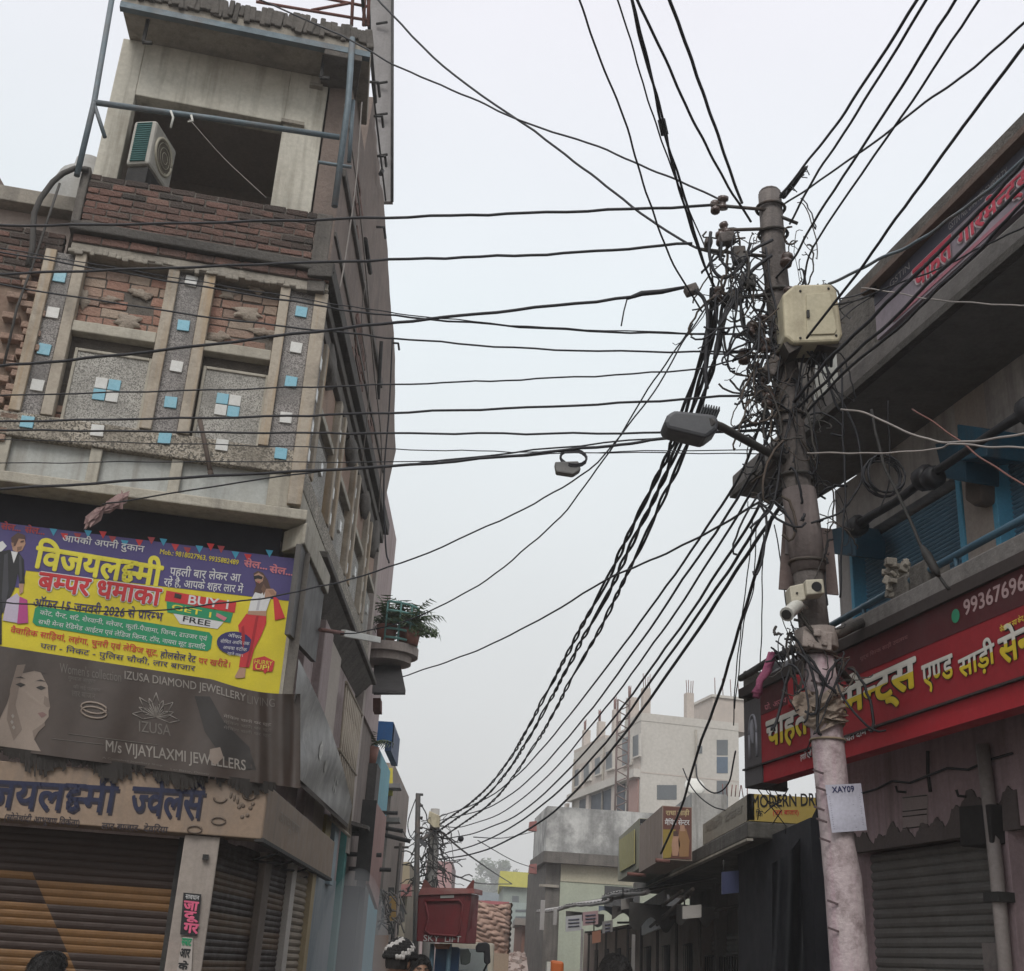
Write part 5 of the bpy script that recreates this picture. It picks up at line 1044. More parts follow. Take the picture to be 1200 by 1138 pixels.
for x, y, sx, sy, nn in ((865, 300, 24, 32, 40), (862, 345, 22, 26, 34), (885, 395, 16, 30, 44), (890, 450, 16, 26, 40), (905, 485, 22, 14, 16), (935, 300, 14, 50, 14), (950, 345, 22, 16, 10), (895, 520, 26, 16, 12), (960, 420, 26, 20, 14), (940, 470, 30, 30, 20), (930, 530, 24, 30, 16), (900, 590, 18, 16, 8), (925, 740, 14, 26, 16), (935, 778, 12, 12, 6), (985, 800, 10, 22, 10), (965, 600, 24, 30, 14), (988, 775, 8, 14, 6)):
    for i in range(nn): loop(PP(x + rr.gauss(0, sx * .5), y + rr.gauss(0, sy * .6) - 8, rr.uniform(-.25, .1)), rr.uniform(.05, .11), rr.uniform(-.5, .15), rr.choice((.0035, .0045, .006, .008, .010)))
mb.build('wire_tangle', [BLACKC, mat('dusty_wire', (.07, .064, .058), (.045, .042, .04), 6, .8), mat('brown_dusty_wire', (.10, .075, .06), (.06, .05, .042), 6, .85)], None, 'dense tangle of loose black wires knotted around the pole head', 'wires', kind='stuff', fix=False)
# looped jumper bundle left of the pole head
GJ = 'jumper loops left of the pole head'
for lb, pts, r in (
    ('outer jumper loop bending from the upper clamp into the twisted bundle', [(833, 272), (831, 300), (836, 318), (850, 326), (866, 316), (880, 296), (905, 280)], .014),
    ('inner jumper loop beside the clamps', [(845, 285), (846, 305), (858, 316), (872, 305), (880, 285)], .012),
    ('jumper hanging from the splice down into the bundle', [(815, 340), (826, 352), (830, 380), (826, 420), (828, 455)], .016),
    ('jumper along the bundle curving toward the pole brackets', [(838, 420), (846, 380), (862, 345), (880, 318), (905, 300)], .016),
    ('short jumper from the middle bracket down to the cross bracket', [(868, 350), (870, 380), (882, 402), (900, 410), (918, 402)], .012),
    ('loose jumper running from the lamp arm up the pole', [(905, 500), (895, 470), (890, 440), (900, 405), (908, 370)], .013),
    ('second loose jumper running beside the pole shaft', [(915, 515), (905, 480), (912, 440), (915, 400), (905, 340), (898, 290)], .010),
    ('jumper sweeping from the box tray to the canopy tip', [(945, 405), (930, 470), (915, 540), (905, 590), (880, 620)], .009)):
    cable(lb, GJ, pts, 7.85, 7.85, r, wob=.8)
mb = MB(); mb.tube([onY(735, 350, 8.02), onY(752, 344, 8.0), onY(775, 342, 8.0), onY(806, 336, 8)], [.012, .022, .02, .012], 7); mb.tube([onY(735, 350, 8.02), onY(731, 365, 8.0), onY(728, 382, 8.0)], .006, 5); mb.build('cable_splice', BLACKC, None, 'thick taped splice with a loose tail on the spliced climbing cable', 'splice')
# ------------------------------------------------------------------ right building
RF = Fr((2.163, 10.5), 282.0)
GREYW = mat('grey_limewash', (.50, .47, .455), (.41, .38, .37), 1.8, .9, .3, 20, streak=(.13, .12, .115), sk=.6, dirt=(.16, .15, .14), dk=.5)
CANO = mat('canopy_concrete', (.19, .178, .172), (.14, .132, .128), 2.2, .9, .4, 18, dirt=(.085, .08, .077), dk=.7, streak=(.09, .085, .08), sk=.4)
TEAL = mat('teal_blue_paint', (.022, .095, .15), (.016, .07, .115), 3, .6, .2, 30, dirt=(.07, .065, .06), dk=.6, streak=(.09, .06, .045), sk=.4)
TEAL_D = mat('dark_teal_sheet', (.02, .075, .12), (.015, .055, .09), 3, .55, .1, 20, dirt=(.03, .04, .05))
RB = thing('garment_shop_building', 'grey two storey shop building with blue upper shutters and a dark overhanging canopy', 'building', RF.p(3, -3, 0))
def rbox(u0, u1, w0, w1, z0, z1, name, m, bev=0, par=None): mb = MB(); mb.box(RF, u0, u1, w0, w1, z0, z1); return mb.build(name, m, par or RB, bevel=bev)
U1 = 9.5; UL = RF.u(984, 700, -.85); UG = RF.u(998, 1060, -.6)
WW1 = -.85      # first floor wall plane
WG = -.6       # ground floor wall plane
uc = RF.u(858, 597, 0); zc = 5.98
PINKD = mat('dull_pink_limewash', (.42, .31, .325), (.32, .235, .25), 2.2, .9, .35, 25, streak=(.10, .08, .08), sk=.55, dirt=(.13, .10, .10), dk=.5)
# ground floor: wall, two openings with shutters
zs = RF.z(1080, 985, WG); ua = RF.u(1003, 1000, WG); ub = RF.u(1160, 1000, WG); uc2 = RF.u(1183, 1000, WG)
rbox(UG, ua, WG - .3, WG, 0, 3.35, 'ground_wall', PINKD); rbox(ua, ub, WG - .3, WG - .001, zs, 3.35, 'ground_wall', PINKD); rbox(ub, uc2, WG - .3, WG, 0, 3.35, 'ground_wall', PINKD); rbox(uc2, U1, WG - .3, WG - .001, zs, 3.35, 'ground_wall', PINKD)
rbox(UG, U1, -6, WG - .3, 0, 4.04, 'inner_mass', MATS['dark_shop_wall']); rbox(UG, U1, -6, WG - .02, 3.35, 4.04, 'lintel_wall', GREYW)
GSH = mat('grey_green_shutter', (.175, .165, .155), (.13, .125, .12), 2.5, .6, .1, 40, metal=.2, dirt=(.09, .075, .065), dk=.6)
shutter(RF, ua, ub, WG - .14, .05, zs, 'roller_shutter', GSH, pitch=.07, par=RB); shutter(RF, uc2, uc2 + 3.0, WG - .14, .05, zs, 'roller_shutter', GSH, pitch=.07, par=RB)
# torn plaster edge over the shutters
TORN = mat('torn_plaster_edge', (.13, .105, .10), (.085, .07, .068), 3, .95, .5)
mb = MB(); n = 80
xs_ = [(ua - .05) + (ub - ua + .4) * i / n for i in range(n + 1)]; hh = [zs + .09 + .035 * math.sin(i * .33) + .03 * math.sin(i * .83 + 1) + .012 * math.sin(i * 3.7) + .008 * math.sin(i * 6.1) + .13 / (1 + math.exp(-(i - 52) * .5)) for i in range(n + 1)]
mb.prism([RF.p(x, WG + .012, h) for x, h in zip(xs_, hh)] + [RF.p(xs_[-1], WG + .012, zs - .02), RF.p(xs_[0], WG + .012, zs - .02)], RF.n * -.05); mb.build('torn_plaster', TORN, RB)
for x0, y0, x1, y1, nm in ((868, 888, 868, 888, ''), ):
    pass
mb = MB(); mb.pxpoly(RF, [(1123, 945), (1160, 942), (1162, 988), (1125, 992)], WG + .10, .18); mb.build('meter_cupboard', mat('black_cupboard', (.03, .027, .027), None, 3, .7), None, 'black boxy meter cupboard on the pinkish wall beside the drain pipe', 'cupboard', bevel=.01)
t = thing('drain_pipe', 'pale drain pipe running down between the two grey ground floor shutters', 'pipe', RF.p((ub + uc2) / 2, WG + .05, 0))
mb = MB(); q = RF.u(1166, 1000, WG + .06); mb.tube([RF.p(q, WG + .06, 0), RF.p(q, WG + .06, 2.4), RF.p(q - .03, WG + .06, 3.2)], .045, 10); mb.build('pipe', mat('pale_pipe', (.33, .29, .275), (.25, .22, .21), 3, .6, dirt=(.14, .12, .11)), t)
mb = MB(); mb.box(RF, q - .08, q + .08, WG, WG + .12, 2.2, 2.26); mb.build('clip', IRON, t)
t = thing('wall_poster', 'faded pasted bill with thin black border on the pinkish wall under the red sign', 'poster', RF.pt(1072, 975, WG))
mb = MB(); mb.pxpoly(RF, [(1057, 934), (1087, 930), (1087, 968), (1058, 972)], WG + .004, .004); mb.build('sheet', mat('faded_bill', (.33, .27, .265), (.28, .23, .225), 5, .9), t)
mb = MB()
for y0 in (935, 951, 957, 971): mb.tube([RF.pt(1058, y0, WG + .006), RF.pt(1086, y0 - 3, WG + .006)], .004, 4)
mb.build('printed_lines', FLEXDK, t)
for (x, y, w_, h_) in ((1088, 900, 3, 26), (1073, 908, 3, 5), (1105, 902, 18, 2)):
    pass
mb = MB(); mb.tube([RF.pt(1087, 880, WG + .01), RF.pt(1087, 905, WG + .01), RF.pt(1090, 928, WG + .01)], .014, 5); mb.build('wall_stain_strip', FLEXDK, RB)
for k, (u, z) in enumerate(((ua + .25, .35), (ub - .25, .35))):
    mb = MB(); mb.box(RF, u - .06, u + .06, WG - .12, WG - .09, z - .05, z + .05); lk = mb.build('shutter_lock', IRON, RB); mb = MB(); mb.tube([RF.p(u + .03 * math.cos(a), WG - .08, z - .05 - .05 * abs(math.sin(a))) for a in [math.pi * i / 8 for i in range(9)]], .008, 5); mb.build('padlock', CLAMP, lk)
for u, z, w_, h_, c in ((ua + .5, 1.5, .22, .3, (.20, .18, .17)), (ua + 1.0, 1.15, .3, .2, (.17, .14, .13)), (ub - .35, 1.75, .16, .22, (.24, .21, .2))):
    mb = MB(); mb.box(RF, u, u + w_, WG - .118, WG - .114, z, z + h_); mb.build('torn_bill', mat('torn_bill_%d' % int(z * 100), c, None, 8, .95, dirt=(.1, .09, .085), dk=.8, dscale=6), RB)
for u, z in ((ua + .1, 2.95), (ua + .8, 3.02), (ub - .2, 2.9)): mb = MB(); mb.tube([RF.p(u, WG, z), RF.p(u, WG + .07, z), RF.p(u, WG + .08, z + .04)], .01, 5); mb.build('wall_hook', IRON, RB)
mb = MB(); mb.tube([RF.p(ua - .1 + .25 * i, WG + .02, 3.12 - .05 * math.sin(i * 1.1) ** 2) for i in range(int((ub - ua) / .25) + 3)], .009, 5); mb.build('wall_wire', BLACKC, RB)
# projecting red sign
GS_ = mat('sign_red', (.30, .020, .028), (.25, .016, .024), 1.5, .5, .05, 10, dirt=(.16, .015, .02), dk=.35); GS_L = mat('sign_red_lower', (.38, .024, .034), (.33, .02, .03), 1.5, .5, .05, 10, dirt=(.22, .02, .025), dk=.3)
t = thing('garment_signboard', 'long red signboard with white and yellow Hindi letters projecting from the right building', 'sign', RF.p(2, 0, 3.2))
ul = RF.u(873, 900, 0); u9 = RF.u(893, 900, 0); zb = 3.19; zt2 = 3.92; zm = 3.345
def mk(u0, u1, z0, z1, w0, w1, name, m, bev=0): mb = MB(); mb.box(RF, u0, u1, w0, w1, z0, z1); return mb.build(name, m, t, bevel=bev)
mk(u9, U1, zm, zt2 + .05, -.14, 0, 'flex_face', GS_); mk(u9, U1, zb, zm - .006, -.14, -.012, 'lower_strip', GS_L)
mk(ul, u9 - .003, zb, zt2, -.14, .002, 'grey_end_panel', mat('sign_grey', (.10, .095, .10), (.075, .07, .075), 2, .5)); mk(u9, U1, zt2 - .17, zt2 + .048, -.1, .003, 'dark_top_strip', mat('dark_maroon_strip', (.085, .014, .018), (.06, .012, .015), 2, .6, dirt=(.06, .03, .03)))  # top strip behind the phone number has shade put into its colour
mk(ul - .02, U1, zm - .014, zm, -.01, .016, 'front_batten', IRON); mk(ul - .05, U1, zt2 + .05, zt2 + .13, -.34, .03, 'top_board', mat('dark_board', (.05, .038, .036), (.035, .028, .027), 3, .8))
mk(ul - .06, ul - .002, zb - .0, zt2 + .3, -.40, -.02, 'end_frame', BLACKCON, .01)
mb = MB()
for du in (0, .1): pass
c = RF.uz(883, 860, 0); mb.tube([RF.p(c[0] + .075 * math.cos(a), .006, c[1] + .16 * math.sin(a)) for a in [math.pi * i / 10 for i in range(11)]], .012, 5); mb.tube([RF.p(c[0] - .075, .006, c[1]), RF.p(c[0] - .075, .006, c[1] - .2)], .012, 5); mb.tube([RF.p(c[0] + .075, .006, c[1]), RF.p(c[0] + .075, .006, c[1] - .2)], .012, 5); mb.ell(RF.p(c[0], .004, c[1] + .02), .03, .01, .11, 8, 6)
mb.build('printed_arch', flat('sign_silver', (.24, .24, .27)), t)
LWY = None
def gradient_text(s, bl, br, tl, bold):
    """white upper half, yellow lower half, dark edge behind"""
    text(s, RF, bl, br, tl, .004, P_BLK, t, bold + .03, 'lettering_outline')
    V, Fc = thick(*letters(s, 0), bold); bm = bmesh.new(); bv = [bm.verts.new(v) for v in V]
    for f in Fc:
        try: bm.faces.new([bv[k] for k in f])
        except ValueError: pass
    ys_ = [v[1] for v in V]; mid = min(ys_) + .52 * (max(ys_) - min(ys_))
    bmesh.ops.bisect_plane(bm, geom=bm.verts[:] + bm.edges[:] + bm.faces[:], plane_co=(0, mid, 0), plane_no=(0, 1, 0)); bm.verts.index_update()
    x0 = min(v[0] for v in V); x1 = max(v[0] for v in V); y0 = min(ys_); y1 = max(ys_); ub_, zb_ = RF.uz(*bl, .008); ur_, zr_ = RF.uz(*br, .008); H = RF.z(*tl, .008) - zb_
    mb = MB(); vs = [RF.p(ub_ + (v.co.x - x0) / (x1 - x0) * (ur_ - ub_), .010 + v.co.z, zb_ + (zr_ - zb_) * (v.co.x - x0) / (x1 - x0) + (v.co.y - y0) / (y1 - y0) * H) for v in bm.verts]
    b = len(mb.v); mb.v += vs
    for f in bm.faces: mb.f.append([v.index for v in f.verts]); mb.m.append(0 if f.calc_center_median().y > mid else 1); mb.s.append(False)
    bm.free(); mb.build('lettering', [flat('sign_letter_white', (.62, .60, .55)), flat('sign_letter_yellow', (.62, .47, .03))], t, fix=False)
gradient_text('चाहत', (898, 884), (948, 866), (897, 846), .03)
gradient_text('गारमेन्ट्स', (950, 868), (1077, 818), (950, 812), .035)
gradient_text('एण्ड', (1082, 815), (1119, 801), (1081, 780), .025)
gradient_text('साड़ी', (1125, 803), (1168, 783), (1124, 764), .025)
gradient_text('सेन्टर', (1172, 782), (1240, 752), (1172, 735), .025)
text('9936769612', RF, (1130, 722), (1222, 682), (1128, 704), .006, flat('pale_pink_print', (.42, .30, .30)), t, .02)
mb = MB(); q = RF.p(*[RF.u(1121, 722, 0), .004, RF.z(1121, 722, 0)]); mb.poly([q + RF.n * .004 + RF.d * .045 * math.cos(i * .35) + Vector((0, 0, .045 * math.sin(i * .35))) for i in range(18)]); mb.build('phone_emblem', flat('phone_green', (.03, .22, .12)), t)
text('शुद्ध सिल्क साड़ी उपलब्ध', RF, (1008, 776), (1064, 750), (1007, 769), .006, flat('dull_pink_print', (.28, .12, .12)), t, 0); text('प्रो. अजय', RF, (896, 833), (922, 823), (895, 825), .006, P_PINK, t, 0)
for s, a, b, c_ in (('हमारे यहाँ सभी', (938, 893), (958, 885), (937, 883)), ('उचित दाम पर', (985, 873), (1026, 856), (984, 864))): text(s, RF, a, b, c_, .008, P_WHT, t, .012)
text('फैशन का नया केन्द्र', RF, (1172, 742), (1200, 728), (1171, 733), .010, P_YLT, t, 0)
# bundles and drum on the end of the red sign
t = thing('black_drum', 'black round drum and cloth stacked on the far end of the red signboard top', 'drum', RF.p(-.2, -.3, 4.05))
mb = MB(); a = RF.p(ul + .02, -.32, zt2 + .13); mb.tube([a, a + Vector((0, 0, .22)), a + Vector((0, 0, .25)), a + Vector((0, 0, .26))], [.13, .135, .11, .05], 14); mb.build('drum', BLACKC, t)
mb = MB(); mb.grid(lambda a, b: RF.p(ul + .2 + .75 * a, -.05 - .4 * b, zt2 + .14 + .17 * math.sin(math.pi * b) * (.5 + .5 * math.sin(a * 3.1)) + .02 * math.sin(a * 30 + b * 9)), 24, 8); mb.build('cover_sheet', mat('black_sheet', (.04, .035, .036), (.03, .027, .028), 6, .6), t, fix=False)
mb = MB(); rr = random.Random(9)
for k in range(5):
    P_ = [PP(x + rr.uniform(-3, 3), y + rr.uniform(-3, 3), .25) for x, y in ((905, 768), (899, 785), (893, 800), (886, 815))]; mb.tube(P_, [rr.uniform(.01, .035) for _ in P_], 6)
mb.build('pink_rag', mat('magenta_rag', (.30, .09, .16), (.20, .05, .10), 9, .95, .5), None, 'magenta rag knotted on the iron arm left of the pole', 'cloth')
mb = MB(); mb.prism([RF.pt(x, y, .03) for x, y in ((922, 800), (928, 790), (938, 790), (941, 822), (922, 830))], RF.n * -.06); mb.build('red_cloth', GS_L, None, 'small red cloth hump on top of the red sign just left of the pole', 'cloth', bevel=.02)
t = thing('support_arm', 'dark iron arm slanting from the pole clamp to the end of the red sign', 'arm', PP(930, 770)); mb = MB(); mb.tube([PP(952, 752), PP(905, 772, .3), PP(868, 795, 1.4)], .028, 7); mb.build('rod', IRON, t)
mb = MB(); rr = random.Random(5)
for i in range(30): p = PP(rr.uniform(898, 945), 0, .1); p = PP(905 + i * 1.4, 772 - i * .65 + rr.uniform(-3, 3), .2); mb.tube([p, p + Vector((rr.uniform(-.06, .06), 0, rr.uniform(-.08, .06)))], .007, 4)
mb.build('wire_wraps', BLACKC, t, kind='stuff')
# floor slab with ledge, horizontal arm to the pole
us0 = RF.u(990, 745, 0); rbox(us0 - .15, U1, -1.2, 0, 4.05, 4.18, 'balcony_slab', mat('slab_concrete', (.22, .205, .195), (.16, .15, .145), 2.2, .9, .4, 20, streak=(.08, .075, .07), sk=.6, dirt=(.10, .095, .09)), .012)
mb = MB(); mb.tube([PP(962, 750), PP(985, 742, -.05), RF.p(us0 + .25, -.01, 4.12)], .035, 8); mb.build('tie_arm', CLAMP, None, 'short iron arm joining the whitewashed clamp to the balcony slab', 'arm')
mb = MB(); mb.tube([PP(965, 775), PP(982, 782, .05), PP(997, 800, .2)], .025, 8); mb.build('stub_pipe', IRON, None, 'short grey pipe stub poking down right of the pole clamp', 'pipe')
# first floor wall with two blue shutters
zS0, zS1 = 4.18, RF.z(1065, 592, WW1)
uA, uB = RF.u(1000, 690, WW1), RF.u(1129, 600, WW1); uC = RF.u(1166, 590, WW1)
rbox(UL, uA, WW1 - .3, WW1, 4.18, zc, 'upper_wall', GREYW); rbox(uA, uB, WW1 - .3, WW1 - .002, zS1, zc, 'upper_wall', GREYW); rbox(uB, uC, WW1 - .3, WW1, 4.18, zc, 'upper_wall', mat('pinkish_pillar', (.46, .40, .36), (.38, .33, .30), 2.2, .85, .2, 20, streak=(.22, .19, .17), sk=.4)); rbox(uC, U1, WW1 - .3, WW1 - .002, zS1, zc, 'upper_wall', GREYW)
rbox(UL, U1, -6, WW1 - .3, 4.04, zc + .1, 'inner_mass', MATS['dark_shop_wall'])
BSH = mat('blue_slat_shutter', (.17, .30, .41), (.13, .24, .33), 3, .55, .1, 30, metal=.15, dirt=(.06, .075, .085), dk=.5)
shutter(RF, uA + .04, uB - .05, WW1 - .12, 4.18, zS1, 'roller_shutter', BSH, pitch=.036, par=RB); shutter(RF, uC + .05, uC + 2.2, WW1 - .12, 4.18, zS1, 'roller_shutter', BSH, pitch=.036, par=RB)
for a, b in ((uA - .01, uA + .04), (uB - .05, uB + .01), (uC - .01, uC + .05)): rbox(a, b, WW1 - .16, WW1 + .02, 4.18, zS1, 'shutter_frame', mat('bright_blue_frame', (.12, .40, .60), (.09, .33, .50), 4, .5, dirt=(.1, .16, .2)), .006)
for x0, x1 in ((1043, 1062), (1066, 1086)): rbox(RF.u(x0, 700, -.08), RF.u(x1, 690, -.08), -.28, -.08, 4.18, 4.36 + .03 * (x0 > 1050), 'broken_stub', CONC_D, .02)
mb = MB(); c = RF.p(RF.u(1055, 680, -.15), -.15, 4.42)
for i in range(60): mb.obox(c + Vector((RND.uniform(-.08, .08), RND.uniform(-.07, .07), RND.uniform(-.20, .08))), RND.uniform(.02, .09), RND.uniform(.02, .07), RND.uniform(.02, .07), Matrix.Rotation(RND.uniform(0, 3), 3, (RND.random(), RND.random(), 1)))
mb.build('cement_lump', CONC, RB, bevel=.006)
t = thing('blue_railing', 'blue pipe handrail along the balcony before the blue shutters', 'railing', RF.p(3, -.1, 4.3))
mb = MB(); mb.tube([RF.pt(974, 733, -.12), RF.pt(1050, 690, -.12), RF.pt(1140, 640, -.12), RF.pt(1240, 586, -.12)], .026, 8); mb.build('rail', mat('blue_rail_paint', (.05, .11, .155), (.035, .08, .12), 5, .5), t)
for x in (1012, 1120): rbox_ = MB(); q = RF.uz(x, 714 - (x - 1000) * .53, -.12); rbox_.tube([RF.p(q[0], -.12, 4.18), RF.p(q[0], -.12, q[1])], .018, 6); rbox_.build('post', MATS['blue_rail_paint'], t)
mb = MB(); mb.pxpoly(RF, [(1130, 560), (1145, 556), (1149, 566), (1149, 588), (1140, 593), (1130, 586)], WW1 + .14, .13); mb.build('switch_box', mat('grey_switch_box', (.15, .12, .105), None, 4, .7), None, 'dark grey switch box on the pink pillar between the blue shutters', 'electric box', bevel=.02)
# rolled tarpaulin rod and blue sheet boxes
t = thing('rolled_tarpaulin', 'black tarpaulin roll hung along a rod before the upper wall', 'tarpaulin', RF.p(2.5, -.25, 4.8))
pr = [(1000, 620), (1020, 605), (1050, 588), (1082, 563), (1130, 530), (1170, 503), (1225, 468)]
mb = MB(); mb.tube([RF.pt(x, y, -.30) for x, y in pr], [.045, .036, .032, .036, .03, .032, .045], 10); mb.build('roll', mat('black_tarp', (.025, .024, .028), (.018, .018, .02), 5, .5, .2, 20), t)
for x, y, r in ((1004, 617, .085), (1084, 560, .09), (1093, 560, .08), (1210, 480, .10)):
    mb = MB(); c = RF.pt(x, y, -.30); mb.tube([c - RF.d * .07, c - RF.d * .05, c + RF.d * .05, c + RF.d * .07], [r * .7, r, r, r * .7], 12); mb.build('tied_bunch', MATS['black_tarp'], t)
t = thing('shutter_cover', 'dark blue sheet box over the first blue shutter at the pole side', 'shutter cover', RF.pt(985, 640, WW1)); mb = MB(); mb.pxpoly(RF, [(965, 622), (995, 615), (1003, 630), (1003, 652), (968, 648)], WW1 + .3, .28); mb.build('cover', TEAL_D, t, bevel=.01)
t = thing('shutter_cover', 'tall dark teal sheet box above the pink pillar', 'shutter cover', RF.pt(1110, 550, WW1))
mb = MB(); mb.pxpoly(RF, [(1095, 520), (1121, 515), (1131, 519), (1131, 565), (1105, 560)], WW1 + .30, .28); mb.build('lower_cover', TEAL_D, t, bevel=.01); mb = MB(); mb.pxpoly(RF, [(1121, 497), (1157, 502), (1156, 535), (1123, 540)], WW1 + .34, .3); mb.build('upper_cover', TEAL, t, bevel=.01)
# canopy
mb = MB(); q0 = RF.p(uc, 0, zc); qb = RF.pt(929, 611, 0); e0 = onY(929, 611, 10.3)
qe = RF.p(uc - .05, -1.15, zc)
mb.prism([RF.p(uc, 0, zc), RF.p(U1, 0, zc), RF.p(U1, -1.6, zc), RF.p(uc - .1, -.78, zc)], (0, 0, .20)); mb.build('canopy', CANO, RB, bevel=.02)
mb = MB(); mb.box(RF, uc - .01, U1, -.05, .02, zc - .03, zc + .03); mb.build('canopy_drip', BLACKCON, RB)
rbox(UL, U1, -6, -.35, zc + .2, zc + 1.3, 'roof_parapet', CONC_D)
# roof sign
t = thing('roof_signboard', 'faded purple grey roof signboard with red outlined letters along the canopy top', 'sign', RF.p(4, -.05, 6.2))
uR0 = RF.u(1026, 370, -.03); zr0, zr1 = zc + .27, RF.z(1025, 343, -.03)
mk2 = lambda u0, u1, z0, z1, w0, w1, name, m, bev=0: (lambda mb: mb.box(RF, u0, u1, w0, w1, z0, z1).build(name, m, t, bevel=bev))(MB())
mk2(uR0, U1, zr0, zr1, -.12, -.03, 'flex_face', mat('faded_purple_flex', (.34, .29, .33), (.27, .23, .27), 1.6, .5, .1, 10, dirt=(.10, .09, .10))); mk2(uR0 - .06, U1, zr1, zr1 + .05, -.22, .05, 'top_batten', mat('weathered_wood', (.16, .11, .09), (.11, .08, .065), 4, .85, .4, 40)); mk2(uR0, U1, zr0 + (zr1 - zr0) * .72, zr1 - .002, -.1, -.026, 'dark_header', mat('dark_navy_flex', (.09, .09, .12), (.07, .07, .095), 2, .5))
mk2(uR0 + .25, U1, zr0 + .02, zr0 + (zr1 - zr0) * .12, -.1, -.024, 'pink_strip', mat('faded_pink_flex', (.42, .17, .21), (.34, .13, .17), 2, .5))
RFX = lambda s, x0, x1, f0, f1, m, b=0.0, nm='lettering', e=-.02: text(s, RF, *rfq(x0, x1, f0, f1, e), e, m, t, b, nm)
def rfq(x0, x1, f0, f1, w):
    # pixel corners of a strip between fractions f0..f1 of the board height at columns x0,x1
    def px(x, f):
        lo, hi = 100.0, 560.0; z = zr0 + (zr1 - zr0) * f
        for _ in range(40):
            mid = (lo + hi) / 2
            if RF.z(x, mid, w) > z: lo = mid
            else: hi = mid
        return (x, (lo + hi) / 2)
    return px(x0, f0), px(x1, f0), px(x0, f1)
RFX('GSTIN No. 09AMGPG2480F1ZX', 1112, 1181, .76, .90, flat('faded_white_print', (.40, .38, .39)), .0, e=-.018); RFX('GSTIN', 1043, 1066, .76, .9, MATS['faded_white_print'], 0, e=-.018)
RR = flat('roof_sign_red', (.56, .06, .10)); RFX('चाहत', 1070, 1118, .14, .70, flat('faded_outline', (.60, .50, .52)), .07, 'lettering_outline'); RFX('चाहत', 1071, 1117, .16, .68, RR, .03, e=-.016)
RFX('गारमेन्ट्स', 1122, 1215, .14, .72, MATS['faded_outline'], .07, 'lettering_outline'); RFX('गारमेन्ट्स', 1123, 1214, .16, .70, RR, .03, e=-.016)
mb = MB(); mb.prism([RF.p(uR0 + .02, -.2, zr1 - .1), RF.p(uR0 + .06, -.2, zr1 - .1), RF.p(uR0 + .06, -.2, zc + .2), RF.p(uR0 + .02, -.2, zc + .2)], RF.n * -.04); mb.build('post', IRON, t)
t = thing('roof_board', 'small bare white board standing on the canopy behind the cream box', 'board', onY(968, 450, 8.9)); mb = MB(); mb.prism([onY(957, 420, 8.8), onY(980, 413, 8.8), onY(983, 455, 8.8), onY(955, 470, 8.8)], (0, .04, 0)); mb.build('panel', PALE, t)
# cloth banner behind the red sign and clutter under it
mb = MB(); rr = random.Random(12)
for k in range(5):
    x = 930 - rr.uniform(0, 60); y = 918 - (930 - x) * -.0 + rr.uniform(-4, 14); p = RF.pt(x, y, -.1); q_ = [p]
    for i in range(5): p = p + Vector((rr.uniform(-.1, .1), rr.uniform(-.05, .05), rr.uniform(-.12, .05))); q_.append(p)
    mb.tube(q_, .0045, 4)
mb.build('loose_wires', BLACKC, None, 'loose black wire ends dangling under the far end of the red sign', 'wires', kind='stuff')
# ------------------------------------------------------------------ right side of the street beyond the garment shop
XM = onY(876, 960, 14).x
MS = Fr((XM, 14), 270); MF = Fr((XM, 14), 0)
def on(px, py, Y): return onY(px, py, Y)
ROW = mat('sooty_shop_wall', (.22, .195, .175), (.15, .13, .12), 2.5, .9, .3, 20, dirt=(.05, .046, .044))
M = thing('shop_row', 'low dark row of shops under a mossy overhanging slab', 'shops', (XM + 3, 19, 0))
def mbox(u0, u1, w0, w1, z0, z1, name, m, bev=0, par=None): mb = MB(); mb.box(MS, u0, u1, w0, w1, z0, z1); return mb.build(name, m, par or M, bevel=bev)
zsl0 = MS.z(874, 983); zsl1 = MS.z(876, 962); uf = MS.u(742, 1036)
MOSS = mat('mossy_slab', (.17, .16, .145), (.10, .095, .085), 2.0, .95, .6, 14, streak=(.04, .038, .034), sk=.7, dirt=(.055, .052, .045), dk=.7)
mbox(uf, 0, -2.2, 0, zsl0, zsl1, 'overhang_slab', MOSS, .02); mbox(uf, -.0, -.06, .012, zsl0 - .03, zsl0 - .004, 'slab_drip', CONC_L)
mbox(uf, -.2, -7, -1.15, 0, zsl0, 'back_wall', ROW); mbox(uf, -.3, -7, -1.6, zsl1, zsl1 + .35, 'roof_kerb', CONC_D)
# shutters and grille gates of the row
GATE = mat('black_gate', (.035, .035, .037), (.05, .04, .035), 5, .6, .1, 30, metal=.3)
zr_ = 2.35
for k, (u0, u1, m) in enumerate(((-1.5, -.3, mat('brown_shop_shutter', (.24, .19, .165), (.18, .14, .12), 3, .65, .1, 30)), (-3.4, -1.8, mat('grey_shop_shutter', (.27, .26, .25), (.2, .195, .19), 3, .65)), (-5.2, -3.7, MATS['brown_shop_shutter']), (-7.2, -5.5, MATS['grey_shop_shutter']), (-9.2, -7.5, MATS['brown_shop_shutter']))):
    if u0 < uf: continue
    shutter(MS, u0, u1, -1.13, .1, zr_, 'roller_shutter', m, pitch=.09, par=M)
    mb = MB()
    for i in range(9): u = u0 + (u1 - u0) * i / 8; mb.tube([MS.p(u, -1.0, .1), MS.p(u, -1.0, 2.0)], .014, 5)
    for z in (.15, 1.0, 1.55, 2.0): mb.tube([MS.p(u0, -1.0, z), MS.p(u1, -1.0, z)], .016, 5)
    mb.build('grille_gate', GATE, M)
for u in (-1.65, -3.55, -5.35, -7.35): mbox(u - .09, u + .09, -1.15, -.95, 0, zsl0, 'shop_pier', mat('pier_paint', (.20, .18, .165), (.14, .125, .115), 3, .9, .2), .01)
